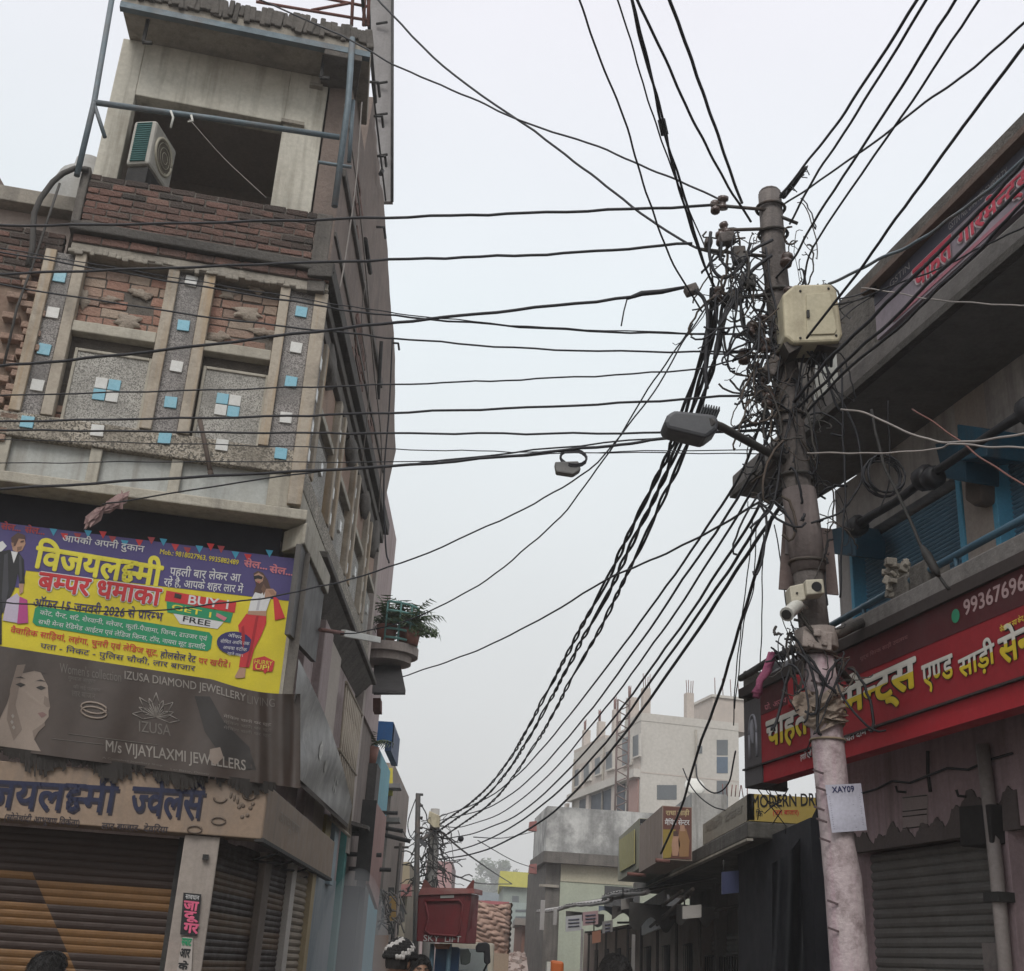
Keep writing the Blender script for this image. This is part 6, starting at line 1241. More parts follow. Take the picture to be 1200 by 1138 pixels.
mbox(-2.05, -1.6, -.98, -.6, 2.1, 2.42, 'cream_box', mat('cream_dusty_box', (.46, .42, .33), (.36, .33, .26), 4, .7), .02); mbox(-1.55, -.9, -.98, -.6, 2.35, 3.0, 'navy_box', mat('navy_sheet', (.025, .03, .06), None, 3, .6), .02)
# yellow sign with black letters at the corner
t = thing('yellow_shop_sign', 'yellow shop sign with black English letters partly hidden by a black tarpaulin', 'sign', (XM + .5, 14, zsl1))
mb = MB(); z1_ = MF.z(878, 930); mb.box(MF, .02, 1.35, .0, -.12, zsl1 + .004, z1_); mb.build('face', flat('faded_sign_yellow', (.46, .34, .09)), t)
text('MODERN DRESSES', MF, (881, 947), (985, 943), (881, 932), .006, P_BLK, t, .02); text('(लार बाजार)', MF, (906, 957), (936, 957), (906, 949), .006, P_RED, t, .01); text('कि', MF, (886, 957), (894, 957), (886, 948), .006, P_BLK, t, .01)
mb = MB(); mb.prism([MS.p(-.0, -.02, zsl1 + .01), MS.p(MS.u(822, 975), -.02, zsl1 + .01), MS.p(MS.u(822, 975), -.02, z1_ - .02), MS.p(0, -.02, z1_)], MS.n * -.06); mb.build('side_face', mat('faded_cream_sign', (.40, .37, .30), (.33, .30, .25), 3, .7, .05, 10, streak=(.25, .23, .19), sk=.6), t)
text('मॉडर्न ड्रेसेस', MS, (827, 976), (870, 952), (827, 965), .006 - .02, flat('faded_letters', (.33, .30, .25)), t, .03)
# black tarpaulin draped beside the pole
t = thing('black_tarpaulin', 'large black tarpaulin draped from the yellow sign down beside the whitewashed pole', 'tarpaulin', onY(950, 1100, 12.6))
def tp(a, b):
    top = Vector((905, 1012)).lerp(Vector((962, 936)), min(1, a * 1.6)) if a < .625 else Vector((962, 936)).lerp(Vector((1010, 945)), (a - .625) / .375)
    top.y += 14 * math.sin(min(1, a * 1.6) * math.pi) * (1 if a < .625 else 0); bx = 905 + a * 110; q = top.lerp(Vector((bx, 1290)), b)
    return onY(q.x, q.y, 12.7 + .10 * math.sin(a * 19 + b * 3) - .15 * math.sin(a * 3) * b)
mb = MB(); mb.grid(tp, 30, 16); mb.build('sheet', mat('black_tarp_sheet', (.020, .021, .026), (.013, .014, .018), 2, .5, .15, 8), t, fix=False)
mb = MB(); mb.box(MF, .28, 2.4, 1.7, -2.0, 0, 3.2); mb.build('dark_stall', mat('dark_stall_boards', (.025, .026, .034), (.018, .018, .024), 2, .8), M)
# roof top sign boxes
t = thing('saree_sign', 'brown vertical sign with Hindi letters and a printed couple standing on the mossy slab', 'sign', on(793, 1008, 17))
BF = Fr((on(776, 980, 17).x, 17), 0); wz0, wz1 = BF.z(793, 1008), BF.z(793, 945); uw = BF.u(811, 970)
mb = MB(); mb.box(BF, 0, uw, 0, -2.6, wz0, wz1); mb.build('box', mat('beige_sign_side', (.40, .32, .27), (.34, .27, .23), 2, .7, .05, 10, streak=(.22, .18, .15), sk=.5), t)
mb = MB(); mb.box(BF, .01, uw - .01, 0, .012, wz0 + .02, wz1 - .01); mb.build('face', flat('sign_brown', (.15, .065, .05)), t)
text('राधा साड़ी', BF, (780, 957), (808, 957), (780, 948), .016, flat('sign_cream', (.50, .40, .22)), t, .03); text('मैचिंग सेन्टर', BF, (779, 967), (808, 967), (779, 959), .016, P_WHT, t, .02)
Qb = lambda pts, m, n, e=.016: (lambda mb: mb.poly([BF.pt(x, y, e) for x, y in pts]).build(n, m, t, fix=False))(MB())
Qb([(777, 972), (792, 972), (786, 1005), (777, 1006)], flat('sign_olive', (.30, .22, .05)), 'printed_drape'); Qb([(789, 978), (795, 978), (797, 990), (794, 1003), (788, 1003), (787, 990)], P_SKIN, 'printed_woman', .018); Qb([(796, 972), (804, 971), (808, 985), (807, 1004), (796, 1004), (795, 985)], flat('sign_tan', (.30, .17, .08)), 'printed_man', .018); Qb([(789, 974), (794, 974), (795, 980), (789, 980)], P_HAIR, 'printed_hair', .02); Qb([(797, 967), (802, 967), (803, 974), (797, 974)], P_SKIN, 'printed_face', .02)
t = thing('fashion_sign', 'black vertical sign with big yellow letters half hidden behind the brown saree sign', 'sign', on(753, 1017, 20))
BU = Fr((on(749, 990, 20).x, 20), 0); a0, a1 = BU.z(753, 1018), BU.z(753, 959)
mb = MB(); mb.box(BU, 0, .7, 0, -3.2, a0, a1); mb.build('box', mat('yellowed_sign_side', (.36, .35, .26), (.30, .29, .22), 2, .7, .05, 10, streak=(.22, .2, .15)), t)
mb = MB(); mb.box(BU, .004, .69, 0, .012, a0 + .01, a1 - .01); mb.build('face', P_BLK, t)
text('UNIQUE', BU, (751, 992), (785, 992), (751, 975), .016, P_YLT, t, .02); text('FASHION', BU, (751, 1012), (787, 1012), (751, 996), .016, P_YLT, t, .02); text('ladies', BU, (751, 969), (765, 969), (751, 965), .016, P_WHT, t)
mb = MB(); mb.prism([onX(726, 985, BU.P.x - .02), onX(744, 972, BU.P.x - .02), onX(744, 1012, BU.P.x - .02), onX(727, 1022, BU.P.x - .02)], (-.01, 0, 0)); mb.build('yellow_panel', flat('pale_yellow_panel', (.42, .38, .14)), t)
# roof clutter: weathered stair block, dish, bars
t = thing('stair_block', 'mouldy white roof block with rusty rebar ends behind the brown sign', 'roof block', on(835, 985, 24)); SBF = Fr((on(811, 950, 24).x, 24), 0)
mb = MB(); mb.box(SBF, 0, SBF.u(852, 950), 0, -3, 3.2, SBF.z(830, 930)); mb.build('block', mat('mouldy_white_wall', (.42, .41, .39), (.30, .295, .28), 1.6, .9, .3, 10, streak=(.14, .135, .13), sk=.7, dirt=(.17, .165, .155), dk=.6), t)
mb = MB()
for i in range(7): u = .15 + i * .08; mb.tube([SBF.p(u + .5, -.2, SBF.z(830, 930)), SBF.p(u + .5 + RND.uniform(-.04, .04), -.2, SBF.z(830, 916))], .01, 4)
mb.build('rebar', RUST, t)
mb = MB(); c = on(814, 922, 25); A_ = Matrix.Rotation(math.radians(60), 3, 'X'); mb.ell(c, .22, .22, .06, 14, 6, ax=A_); mb.build('dish_antenna', WHITE, None, 'small white dish antenna on the mouldy roof block', 'dish antenna')
for i, (x0, y0, x1, y1, lb) in enumerate(((768, 1008, 785, 1010, 'upper iron bar stub poking out of the mossy slab under the brown sign'), (735, 1024, 757, 1026, 'lower iron bar stub poking out at the far end of the mossy slab'))):
    mb = MB(); mb.tube([on(x0, y0, 17 + 2 * i), on(x1, y1, 17 + 2 * i)], .03, 6); mb.build('iron_bar', RUST, None, lb, 'bar')
# hanging white sign with bamboo poles
t = thing('hanging_sign', 'tilted white hanging sign with slanting poles under the slab', 'sign', onX(765, 1090, XM + .1))
mb = MB(); mb.prism([onX(751, 1060, XM + .1), onX(778, 1043, XM + .1), onX(779, 1085, XM + .1), onX(752, 1096, XM + .1)], (.05, 0, 0)); mb.build('board', mat('dusty_white_board', (.66, .64, .62), (.56, .54, .53), 2.4, .8, .1, 10, streak=(.22, .2, .19)), t)
for i, (x0, y0, x1, y1) in enumerate(((754, 1078, 800, 1044), (762, 1086, 806, 1050), (770, 1084, 812, 1042), (756, 1074, 778, 1060))):
    mb = MB(); mb.tube([onX(x0, y0, XM - .05), onX(x1, y1, XM - .05)], .025, 6); mb.build('bamboo_pole', mat('grey_bamboo', (.10, .085, .075), None, 4, .9), None, 'grey %s pole leaning across the tilted white hanging sign' % ('lowest', 'second', 'rightmost', 'shortest')[i], 'pole')
# scrap awnings further along
AW = mat('scrap_awning', (.26, .25, .24), (.36, .345, .335), 2.0, .8, .3, 12, dirt=(.07, .06, .055))
for i, (x0, x1, y0, y1, Y0, Y1, lb) in enumerate(((705, 757, 1050, 1040, 26, 20, 'long sagging tin awning just beyond the mossy slab'), (660, 715, 1062, 1052, 32, 26, 'middle tin awning with bent white edges'), (628, 668, 1068, 1060, 38, 32, 'farthest tin awning below the weathered building'))):
    t = thing('tin_awning', lb, 'awning', on(x0, y0, Y0)); a, b = on(x0, y0, Y0), on(x1, y1, Y1); back = Vector((1.6, 0, .35))
    def fn(u, v, a=a, b=b, back=back, i=i): return a.lerp(b, u) + back * v + Vector((0, 0, .010 * math.sin(u * 90) + .03 * math.sin(u * 5 + i) * (1 - v)))
    mb = MB(); mb.grid(fn, 60, 4); mb.grid(lambda u, v: fn(u, v) - Vector((0, 0, .03)), 60, 4); mb.build('sheet', AW, t, fix=False)
    mb = MB(); mb.tube([fn(k / 10, .02) + Vector((0, 0, -.05)) for k in range(11)], .04, 6); mb.build('edge_pole', mat('pale_pole', (.36, .34, .33), None, 4, .8), t)
# cloth valances, crates and bundles under the awnings
for i, (px, y0, y1, Y, wd, c, lb) in enumerate(((735, 1058, 1082, 20.5, .9, (.12, .115, .11), 'dark cloth valance hanging just left of the tilted white sign'), (716, 1062, 1074, 24.5, .8, (.30, .28, .27), 'pale folded tarpaulin edge under the long awning'), (700, 1062, 1070, 27, .9, (.10, .12, .16), 'bluish cloth strip under the middle awning'), (662, 1068, 1080, 31, 1.0, (.08, .075, .072), 'black cloth hanging under the farthest awning'), (790, 1060, 1078, 18.2, .7, (.26, .25, .24), 'pale torn sheet hanging under the mossy slab'))):
    p0 = on(px, y0, Y); hgt = p0.z - on(px, y1, Y).z; mb = MB(); ph = i * 1.7
    mb.grid(lambda a, b: p0 + Vector((wd * a, (a - .5) * wd * .7 + .10 * math.sin(a * 8 + ph) * b, -b * hgt * (1 + .35 * math.sin(a * 11 + ph)))), 24, 8); mb.build('cloth', mat('valance_%d' % i, c, None, 3, .9, .3, 12), None, lb, 'cloth', fix=False)
for i in range(9):
    y = 18.5 + i * 2.0; x = XM + .15 - (y - 14) * .02; mb = MB(); mb.tube([(x + RND.uniform(-.2, .2), y, 2.55 + RND.uniform(-.1, .15)), (x + 1.1, y + RND.uniform(-.6, .6), 2.75)], .028, 6); mb.tube([(x + .2, y + .3, 0), (x + .2, y + .3, 2.6)], .03, 6)
    mb.build('awning_pole', MATS['grey_bamboo'], t) if False else mb.build('awning_frame', MATS['grey_bamboo'], None, 'thin bent grey pole frame propping the row of tin awnings', 'pole frame', 'pole frames under the tin awnings')
for i, (x0, y0, x1, y1, Y, c, lb) in enumerate(((846, 1020, 866, 1046, 15.2, (.05, .06, .13), 'navy cloth sign hanging under the slab left of the black tarpaulin'), (800, 1060, 822, 1075, 17.4, (.40, .38, .36), 'pale flat sign under the slab beside the leaning poles'), (728, 1052, 742, 1064, 22.5, (.34, .32, .30), 'small pale sign above the dark cloth valance'), (694, 1090, 704, 1104, 24.8, (.30, .14, .09), 'small brick red sign low on the tin shops'))):
    t = thing('small_sign', lb, 'sign', on((x0 + x1) / 2, y1, Y)); mb = MB(); mb.prism([on(x0, y0 + 2, Y), on(x1, y0, Y), on(x1, y1, Y), on(x0, y1 + 2, Y)], (0, .05, 0)); mb.build('board', flat('row_sign_%d' % i, c), t); mb = MB(); mb.tube([on(x0 + 2, y0 + 1, Y), on(x0 + 2, y0 - 12, Y)], .012, 4); mb.build('hanger', IRON, t)
# far shops behind the awnings
t = thing('tin_shops', 'row of small dim shops with gates under the scrap awnings', 'shops', (4.4, 30, 0))
mb = MB(); mb.plan([(XM + .9, 22.6), (XM + 5, 22.6), (XM + 3.5, 40), (XM + .2, 40)], 0, 2.75); mb.build('wall', mat('brown_shop_front', (.32, .26, .22), (.24, .195, .17), 1.2, .9, .2, 10, dirt=(.07, .06, .055)), t)
for i in range(7):
    y = 23.2 + i * 2.2; x = XM + .9 - (y - 22.6) * .0402 - .02; mb = MB()
    for k in range(8): mb.tube([(x, y + k * .2, 0), (x, y + k * .2, 2.2)], .02, 4)
    for z in (.1, 1.1, 2.2): mb.tube([(x, y, z), (x, y + 1.4, z)], .025, 4)
    mb.build('gate', GATE, t)
    mb = MB(); mb.prism([(x - .01, y + 1.5, 0), (x - .01, y + 2.1, 0), (x - .01, y + 2.1, 2.5), (x - .01, y + 1.5, 2.5)], (.02, 0, 0)); mb.build('door', mat('shop_door_%d' % (i % 3), ((.30, .27, .24), (.24, .11, .08), (.20, .18, .17))[i % 3], None, 2, .8), t)
for (x0, y0, x1, y1, Y, lb, c) in ((663, 1074, 682, 1092, 26, 'small white square sign hanging under the middle awning', (.42, .42, .43)), (683, 1069, 701, 1085, 25, 'small pinkish square sign next to the white one', (.36, .24, .25)), (706, 1080, 718, 1094, 24, 'small grey sign under the long sagging awning', (.22, .21, .21))):
    t = thing('small_sign', lb, 'sign', on((x0 + x1) / 2, y1, Y)); mb = MB(); mb.prism([on(x0, y0, Y), on(x1, y0 - 2, Y), on(x1, y1 - 2, Y), on(x0, y1, Y)], (0, .05, 0)); mb.build('board', flat('small_sign_%d' % x0, c), t)
    mb = MB()
    for k in range(3): mb.tube([on(x0 + 3, y0 + 4 + k * 4, Y - .01), on(x1 - 3, y0 + 3 + k * 4, Y - .01)], .014, 4)
    mb.build('lettering', flat('small_sign_ink', (.12, .12, .16)), t, kind='stuff')
for (x0, y0, x1, y1, Y, w_, lb) in ((682, 1088, 681, 1150, 25.5, .05, 'pale post carrying the small white sign'), (742, 1095, 742, 1150, 21, .06, 'pale pipe post below the tilted white hanging sign'), (652, 1064, 649, 1084, 31, .09, 'short white board leaning upright on the farthest awning'), (637, 1055, 634, 1090, 34, .12, 'grey plank standing at the left end of the farthest awning')):
    mb = MB(); a = on(x0, y0, Y); b = on(x1, y1, Y)
    if y1 > 1120: b.z = gz(Y) - .02
    mb.obox((a + b) / 2, w_, w_ * .6, (a - b).length, Matrix.Identity(3)); mb.build('post', mat('pale_pole', (.36, .34, .33)), None, lb, 'post', bevel=.008)
# ------------------------------------------------------------------ weathered flat building across the street end
GBX = Fr((on(641, 1000, 42).x, 42), 4); zg = gz(42)
t = thing('weathered_building', 'low grey building with a stained mouldy parapet and pale green lower wall', 'building', GBX.p(3, -3, zg))
MOULD = mat('mouldy_parapet', (.50, .50, .485), (.26, .26, .255), .9, .9, .3, 6, streak=(.12, .12, .118), sk=.7, dirt=(.11, .11, .108), dk=.85, dscale=1.1, ss=.25, contrast=.10)
zz = lambda y: GBX.z(650, y)
def gb(u0, u1, w0, w1, z0, z1, n, m, par=None): mb = MB(); mb.box(GBX, u0, u1, w0, w1, z0, z1); return mb.build(n, m, par or t)
gb(-.05, 5.0, -4, 0, zz(999), zz(945), 'parapet', MOULD); gb(-.15, 5.1, -4, .35, zz(1012), zz(999), 'dark_ledge', CONC_D); gb(.5, 4.9, -7, -.02, zz(1032), zz(1012), 'cream_band', mat('far_cream', (.46, .43, .33), None, 1, .9)); gb(.5, 4.9, -7, -.05, zg, zz(1032), 'lower_wall', mat('pale_green_wall', (.40, .43, .34), (.34, .37, .30), 1, .9, .1, 5, streak=(.25, .26, .22), ss=.25))
gb(0, .5, -6, -.1, zg, zz(1012), 'corner_column', CONC_D); gb(2.0, 3.2, -.3, -.03, zz(1062), zz(1034), 'dark_window', mat('far_dark_window', (.06, .06, .062), None, 2, .5)); gb(4.0, 4.6, -.3, -.03, zz(1055), zz(1038), 'dark_window', MATS['far_dark_window'])
gb(-.2, .45, -.2, .02, zz(1040), zz(1037), 'concrete_band', CONC)
for y in (962, 1012): mb = MB(); mb.prism([GBX.pt(x, yy, .3) for x, yy in ((621, y + 1), (629, y), (629, y + 12), (620, y + 11))], GBX.n * -.3); mb.build('red_bracket', flat('far_brick_red', (.26, .10, .09)), t)
mb = MB(); mb.box(GBX, 5.0, 9, -.3, -7, zg, zz(950)); mb.build('side_wing', MOULD, t)
# ------------------------------------------------------------------ unfinished white building
c = on(750, 940, 60); WLf = Fr((c.x, c.y), 283); WR = Fr((c.x, c.y), 13); zg = gz(60)
t = thing('unfinished_building', 'tall pale unfinished building with rebar columns on its roof behind the weathered parapet', 'building', WLf.p(-3, -3, zg))
WPL = mat('raw_pale_plaster', (.53, .505, .465), (.46, .435, .395), .5, .9, .1, 5, streak=(.42, .40, .36), sk=.5, ss=.15); WPL2 = mat('raw_pinkish_plaster', (.50, .445, .40), (.43, .375, .335), .6, .9, .1, 5)
WIN = mat('far_window_dark', (.13, .145, .155), (.10, .11, .12), 1, .5); WIN_B = mat('far_window_blue', (.10, .14, .19), None, 1, .4)
zt1 = WR.z(750, 835); u_l = WLf.u(672, 900); u_r = WR.u(866, 900)
zT2 = WLf.z(672, 882)
def wl(x0, x1, y0, y1, d, n, m, fr=WLf, par=None): mb = MB(); mb.pxpoly(fr, [(x0, y0), (x1, y0), (x1, y1), (x0, y1)], d, .25); return mb.build(n, m, par or t)
mb = MB(); a = WLf.p(u_l, 0, 0); b = WLf.p(0, 0, 0); d_ = WR.p(u_r, 0, 0); e_ = a + (d_ - b); mb.plan([(a.x, a.y), (b.x, b.y), (d_.x, d_.y), (e_.x, e_.y)], zg, zt1 - .4); mb.build('wall', WPL, t)
mb = MB(); mb.plan([(a.x, a.y), ((a.x + b.x) / 2, (a.y + b.y) / 2), ((a.x + b.x) / 2 + .3, (a.y + b.y) / 2 + .1), (a.x + .3, a.y + .1)], zt1 - .4, zt1 - .2); mb.build('kerb', WPL2, t)
mb = MB(); mb.box(WR, 0, u_r, -.3, .02, zt1 - .4, zt1); mb.box(WLf, -2.5, 0, -.3, .02, zt1 - .4, zt1 - .002); mb.build('roof_parapet', WPL, t)
zf = WLf.z(750, 905)
mb = MB(); mb.box(WLf, u_l, -.02, .0, .35, zf - .25, zf + .15); mb.build('floor_ledge', WPL, t)
mb = MB(); mb.box(WLf, u_l, -.02, .002, .06, zf + .15, zt1 - 1.2); mb.build('upper_skin', WPL2, t)
hz_ = zt1 - .4 - zf
for x0, x1, ya, yb in ((741, 748, 862, 886), (729, 738, 864, 896), (710, 717, 880, 901), (697, 703, 888, 907), (684, 690, 896, 914), (673.5, 678, 902, 921)):
    mb = MB(); d_ = (x1 - x0) * .25; mb.pxpoly(WLf, [(x0, ya + d_), (x1, ya - d_), (x1, yb - d_), (x0, yb + d_)], .075, .05); wn = mb.build('window', WIN, t); mb = MB(); mb.pxpoly(WLf, [(x1, ya - 1.5), (x1 + 1.5, ya - 2.3), (x1 + 1.5, yb), (x1, yb + .5)], .16, .1); mb.pxpoly(WLf, [(x0 - 1, yb + d_), (x1 + 1, yb - d_), (x1 + 1, yb + 2 - d_), (x0 - 1, yb + 2 + d_)], .2, .14); mb.build('sill', WPL, wn)
for u in (-5.6, -11): mb = MB(); mb.tube([WLf.p(u, .12, zf - 3), WLf.p(u, .12, zt1 - .8)], .06, 6); mb.build('drain_pipe', CONC, t)
mb = MB(); mb.tube([WR.p(2.9, .1, zg), WR.p(2.9, .1, zt1 - .6)], .06, 6); mb.build('drain_pipe', CONC, t)
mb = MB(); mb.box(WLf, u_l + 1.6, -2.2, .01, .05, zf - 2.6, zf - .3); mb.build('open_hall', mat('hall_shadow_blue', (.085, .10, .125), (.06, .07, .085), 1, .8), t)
for u in (-3.6, -8, -12.2): mb = MB(); mb.box(WLf, u - .25, u + .25, .04, .2, zf - 2.8, zf - .25); mb.build('hall_column', WPL2, t)
mb = MB(); mb.box(WLf, -1.6, -.15, .01, .07, zf - 3, zf - .25); mb.build('brick_strip', flat('pale_far_brick', (.34, .20, .17)), t)
for (x0, x1, y0, y1, m) in ((770, 793, 920, 937, WIN), (817, 823, 874, 883, WIN), (840, 853, 867, 885, WIN), (840, 853, 887, 906, WIN_B), (840, 853, 915, 950, WIN)):
    wl(x0, x1, y0, y1, .02, 'window', m, WR)
mb = MB(); mb.box(WR, .02, u_r, .0, .012, zf - .03, zf + .03); mb.build('band', WPL2, t)
for i, (x, y0, y1, fr, hw) in enumerate(((683, 872, 856, WLf, .2), (700, 866, 846, WLf, .2), (718, 855, 832, WLf, .2), (735, 848, 818, WLf, .28), (758, 834, 806, WR, .2), (809, 840, 812, WR, .2))):
    q = fr.u(x, y0, -.5); z0 = fr.z(x, y0, -.5) - 1.0; z1 = fr.z(x, y1, -.5); mb = MB(); mb.box(fr, q - hw, q + hw, -.5 - hw * 2, -.5, z0, z1); cl_ = mb.build('roof_column', WPL2, t)
    mb = MB()
    for k in (-.15, -.05, .06, .15): mb.tube([fr.p(q + k, -.6, z1 - .1), fr.p(q + k * 1.3, -.6, z1 + .55 + .2 * RND.random())], .02, 4)
    mb.build('rebar', RUST, cl_)
mb = MB(); q0, q1 = WR.u(832, 840, -1), u_r; mb.box(WR, q0, q1 + 1, -4, -.6, zt1 - .3, WR.z(835, 819, -1)); mb.build('brick_stair_block', flat('pale_far_brick_wall', (.46, .40, .355)), t)
mb = MB(); mb.box(WR, q0 - .1, q1 + 1.1, -4.1, -.5, WR.z(835, 819, -1), WR.z(835, 816, -1)); mb.build('stair_block_slab', WPL, t)
mb = MB(); zq = WR.z(835, 816, -1)
for k in range(6): mb.tube([WR.p(q0 + .3 + k * .45, -1, zq), WR.p(q0 + .3 + k * .45 + RND.uniform(-.1, .1), -1, zq + 1.0)], .022, 4)
mb.build('rebar', RUST, t)
t = thing('lattice_mast', 'thin rusty lattice mast in front of the unfinished building', 'mast', onY(727, 1000, 56)); mb = MB(); a, b = on(727, 990, 56), on(731, 820, 56)
for k in (-.28, .28): mb.tube([a + Vector((k, 0, 0)), b + Vector((k, 0, 0))], .05, 5)
for i in range(24): p, q = a.lerp(b, i / 24), a.lerp(b, (i + 1) / 24); s_ = 1 if i % 2 else -1; mb.tube([p + Vector((.28 * s_, 0, 0)), q + Vector((-.28 * s_, 0, 0))], .028, 4)
mb.tube([a + Vector((-.28, 0, 0)), Vector((a.x - .28, a.y, gz(56) - .1))], .05, 5); mb.build('lattice', mat('mast_rust', (.17, .12, .11), None, 3, .8), t)
# ------------------------------------------------------------------ far street end
def block(name, lb, x0, x1, y, Y, dep, c, c2=None, roof=None, wins=(), cat='building'):
    a, b = on(x0, y, Y), on(x1, y, Y); z0 = gz(Y) - .05; t = thing(name, lb, cat, ((a.x + b.x) / 2, Y + dep / 2, z0)); m = mat('wall_' + name + str(int(x0 * 7 + y)), c, c2, .8, .9, .15, 6, streak=tuple(k * .6 for k in c), sk=.5)
    mb = MB(); mb.plan([(a.x, Y), (b.x, Y), (b.x + .2, Y + dep), (a.x - .2, Y + dep)], z0, (a.z + b.z) / 2); mb.build('wall', m, t)
    if roof: mb = MB(); zt = (a.z + b.z) / 2; mb.prism([(a.x - .3, Y - .4, zt), (b.x + .3, Y - .4, zt), (b.x + .3, Y + dep, zt), (a.x - .3, Y + dep, zt)], (0, 0, roof[1])); mb.build('roof', flat('roof_' + name + str(x0), roof[0]), t)
    for (wx0, wx1, wy0, wy1) in wins: mb = MB(); mb.prism([on(wx0, wy0, Y - .02), on(wx1, wy0, Y - .02), on(wx1, wy1, Y - .02), on(wx0, wy1, Y - .02)], (0, .1, 0)); mb.build('window', WIN, t)
    return t
block('far_house', 'low house with a pale yellow roof far down the street', 590, 625, 1040, 88, 10, (.30, .34, .31), None, ((.52, .48, .10), 1.0), ((600, 608, 1050, 1058),))
block('far_house', 'grey green house below the yellow roofed one', 597, 626, 1058, 80, 6, (.36, .42, .40), None, None, ((604, 622, 1066, 1069), (604, 622, 1074, 1077)))
block('far_house', 'small white box house just behind the loaded truck', 588, 604, 1082, 70, 5, (.44, .43, .40))
block('far_house', 'blue grey house half hidden behind the truck load', 560, 592, 1046, 100, 8, (.30, .34, .38), None, None, ((568, 575, 1055, 1062),))
block('far_shed', 'brown wooden shed under the weathered building', 612, 628, 1085, 50, 4, (.24, .13, .10), None, ((.28, .25, .23), .25), (), 'shed')
block('far_house', 'dark grey house just left of the far poles', 470, 500, 1046, 62, 10, (.24, .22, .20), None, None, ((478, 486, 1060, 1070),))
# far tree
t = thing('far_tree', 'hazy round leafy tree at the far end of the street', 'tree', (on(588, 1040, 300).x, 300, gz(300)))
c = on(590, 1031, 300); mb = MB(); mb.tube([Vector((c.x, 300, gz(300))), c], [1.0, .6], 8)
for k in range(7): a = RND.uniform(0, 6.3); mb.tube([c - Vector((0, 0, 1.5)), c + Vector((math.cos(a) * 3.6, math.sin(a) * 3.6, RND.uniform(-.3, 3.6)))], [.2, .05], 5)
mb.build('trunk', mat('bark', (.10, .075, .06), None, 4, .95), t)
LEAF = mat('far_leaf', (.055, .085, .04), (.035, .06, .03), 3, .8, 0, 20, island=[(.04, .07, .03), (.08, .11, .05), (.05, .08, .035)])
def crown(c, R, n, sz, mt, par, name='crown', clumps=18, flatk=.75):
    mb = MB(); cs = []
    for k in range(clumps):
        d = Vector((RND.gauss(0, 1), RND.gauss(0, 1), RND.gauss(0, flatk))).normalized() * R * RND.uniform(.25, .95); cs.append((c + d, R * RND.uniform(.25, .45)))
    for i in range(n):
        q, r = RND.choice(cs); d = Vector((RND.gauss(0, 1), RND.gauss(0, 1), RND.gauss(0, .8))).normalized(); p = q + d * r * RND.uniform(.5, 1.0)
        u = Vector((RND.uniform(-1, 1), RND.uniform(-1, 1), RND.uniform(-1, 1))).normalized(); v = u.orthogonal().normalized(); s_ = sz * RND.uniform(.6, 1.3)
        mb.add([p - u * s_, p + v * s_ * .5, p + u * s_, p - v * s_ * .5], [(0, 1, 2, 3)])
    return mb.build(name, mt, par, fix=False)
crown(c, 5.6, 3600, .42, LEAF, t)
t = thing('far_tree', 'second hazy tree crown lower and left of the round one', 'tree', (on(604, 1040, 330).x, 330, gz(330))); c = on(570, 1040, 330); mb = MB(); mb.tube([Vector((c.x, 330, gz(330))), c], [.9, .5], 7); mb.build('trunk', MATS['bark'], t); crown(c, 4.4, 1800, .45, LEAF, t)
# ------------------------------------------------------------------ left side of the street beyond the corner building
def xbox(X0, X1, Y0, Y1, z0, z1, name, m, par, bev=0):
    mb = MB(); mb.plan([(X0, Y0), (X1, Y0), (X1, Y1), (X0, Y1)], z0, z1); return mb.build(name, m, par, bevel=bev)
t = thing('blue_door_shop', 'narrow old shop with smoky blue grey door and teal post beside the corner shop', 'building', (-4, 19, 0))
xbox(-6.5, -2.16, 17.55, 21.5, 0, 5.2, 'wall', mat('old_shop_wall', (.25, .20, .18), (.18, .15, .135), 1.5, .9, .3, 12, streak=(.09, .08, .07)), t)
xbox(-2.16, -2.10, 14.6, 17.5, 0, 2.6, 'blue_door', mat('smoky_blue_door', (.20, .25, .28), (.27, .29, .30), 1.2, .7, .1, 12, streak=(.12, .14, .15), dirt=(.33, .33, .33)), t)
xbox(-2.12, -2.03, 17.6, 17.85, 0, 3.3, 'teal_post', mat('teal_post', (.10, .30, .28), (.08, .22, .21), 3, .6, dirt=(.15, .2, .19)), t); xbox(-2.12, -2.02, 15.2, 15.7, 2.55, 3.25, 'yellow_board', flat('dull_yellow_board', (.36, .27, .08)), t); xbox(-2.13, -2.04, 16.3, 16.7, 2.5, 3.3, 'pale_blue_board', flat('dull_pale_blue_board', (.28, .36, .40)), t)
xbox(-2.15, -1.85, 18.4, 19.2, 0, 2.6, 'dark_recess_box', mat('near_black', (.03, .03, .032), None, 2, .9), t)  # solid box coloured near black where a recess would be
for k, (y, z) in enumerate(((17.9, 3.28), (18.6, 3.05), (19.4, 2.9))):
    mb = MB(); mb.tube([(-2.2, y, z), (-1.72 + .1 * k, y + .15, z + .03)], .035, 6); mb.build('shelf_bar', IRON, t)
mb = MB(); mb.prism([(-2.15, 17.6, 3.42), (-1.75, 17.7, 3.34), (-1.75, 19.4, 3.34), (-2.15, 19.4, 3.42)], (0, 0, .05)); mb.build('awning_sheet', CONC_D, t)
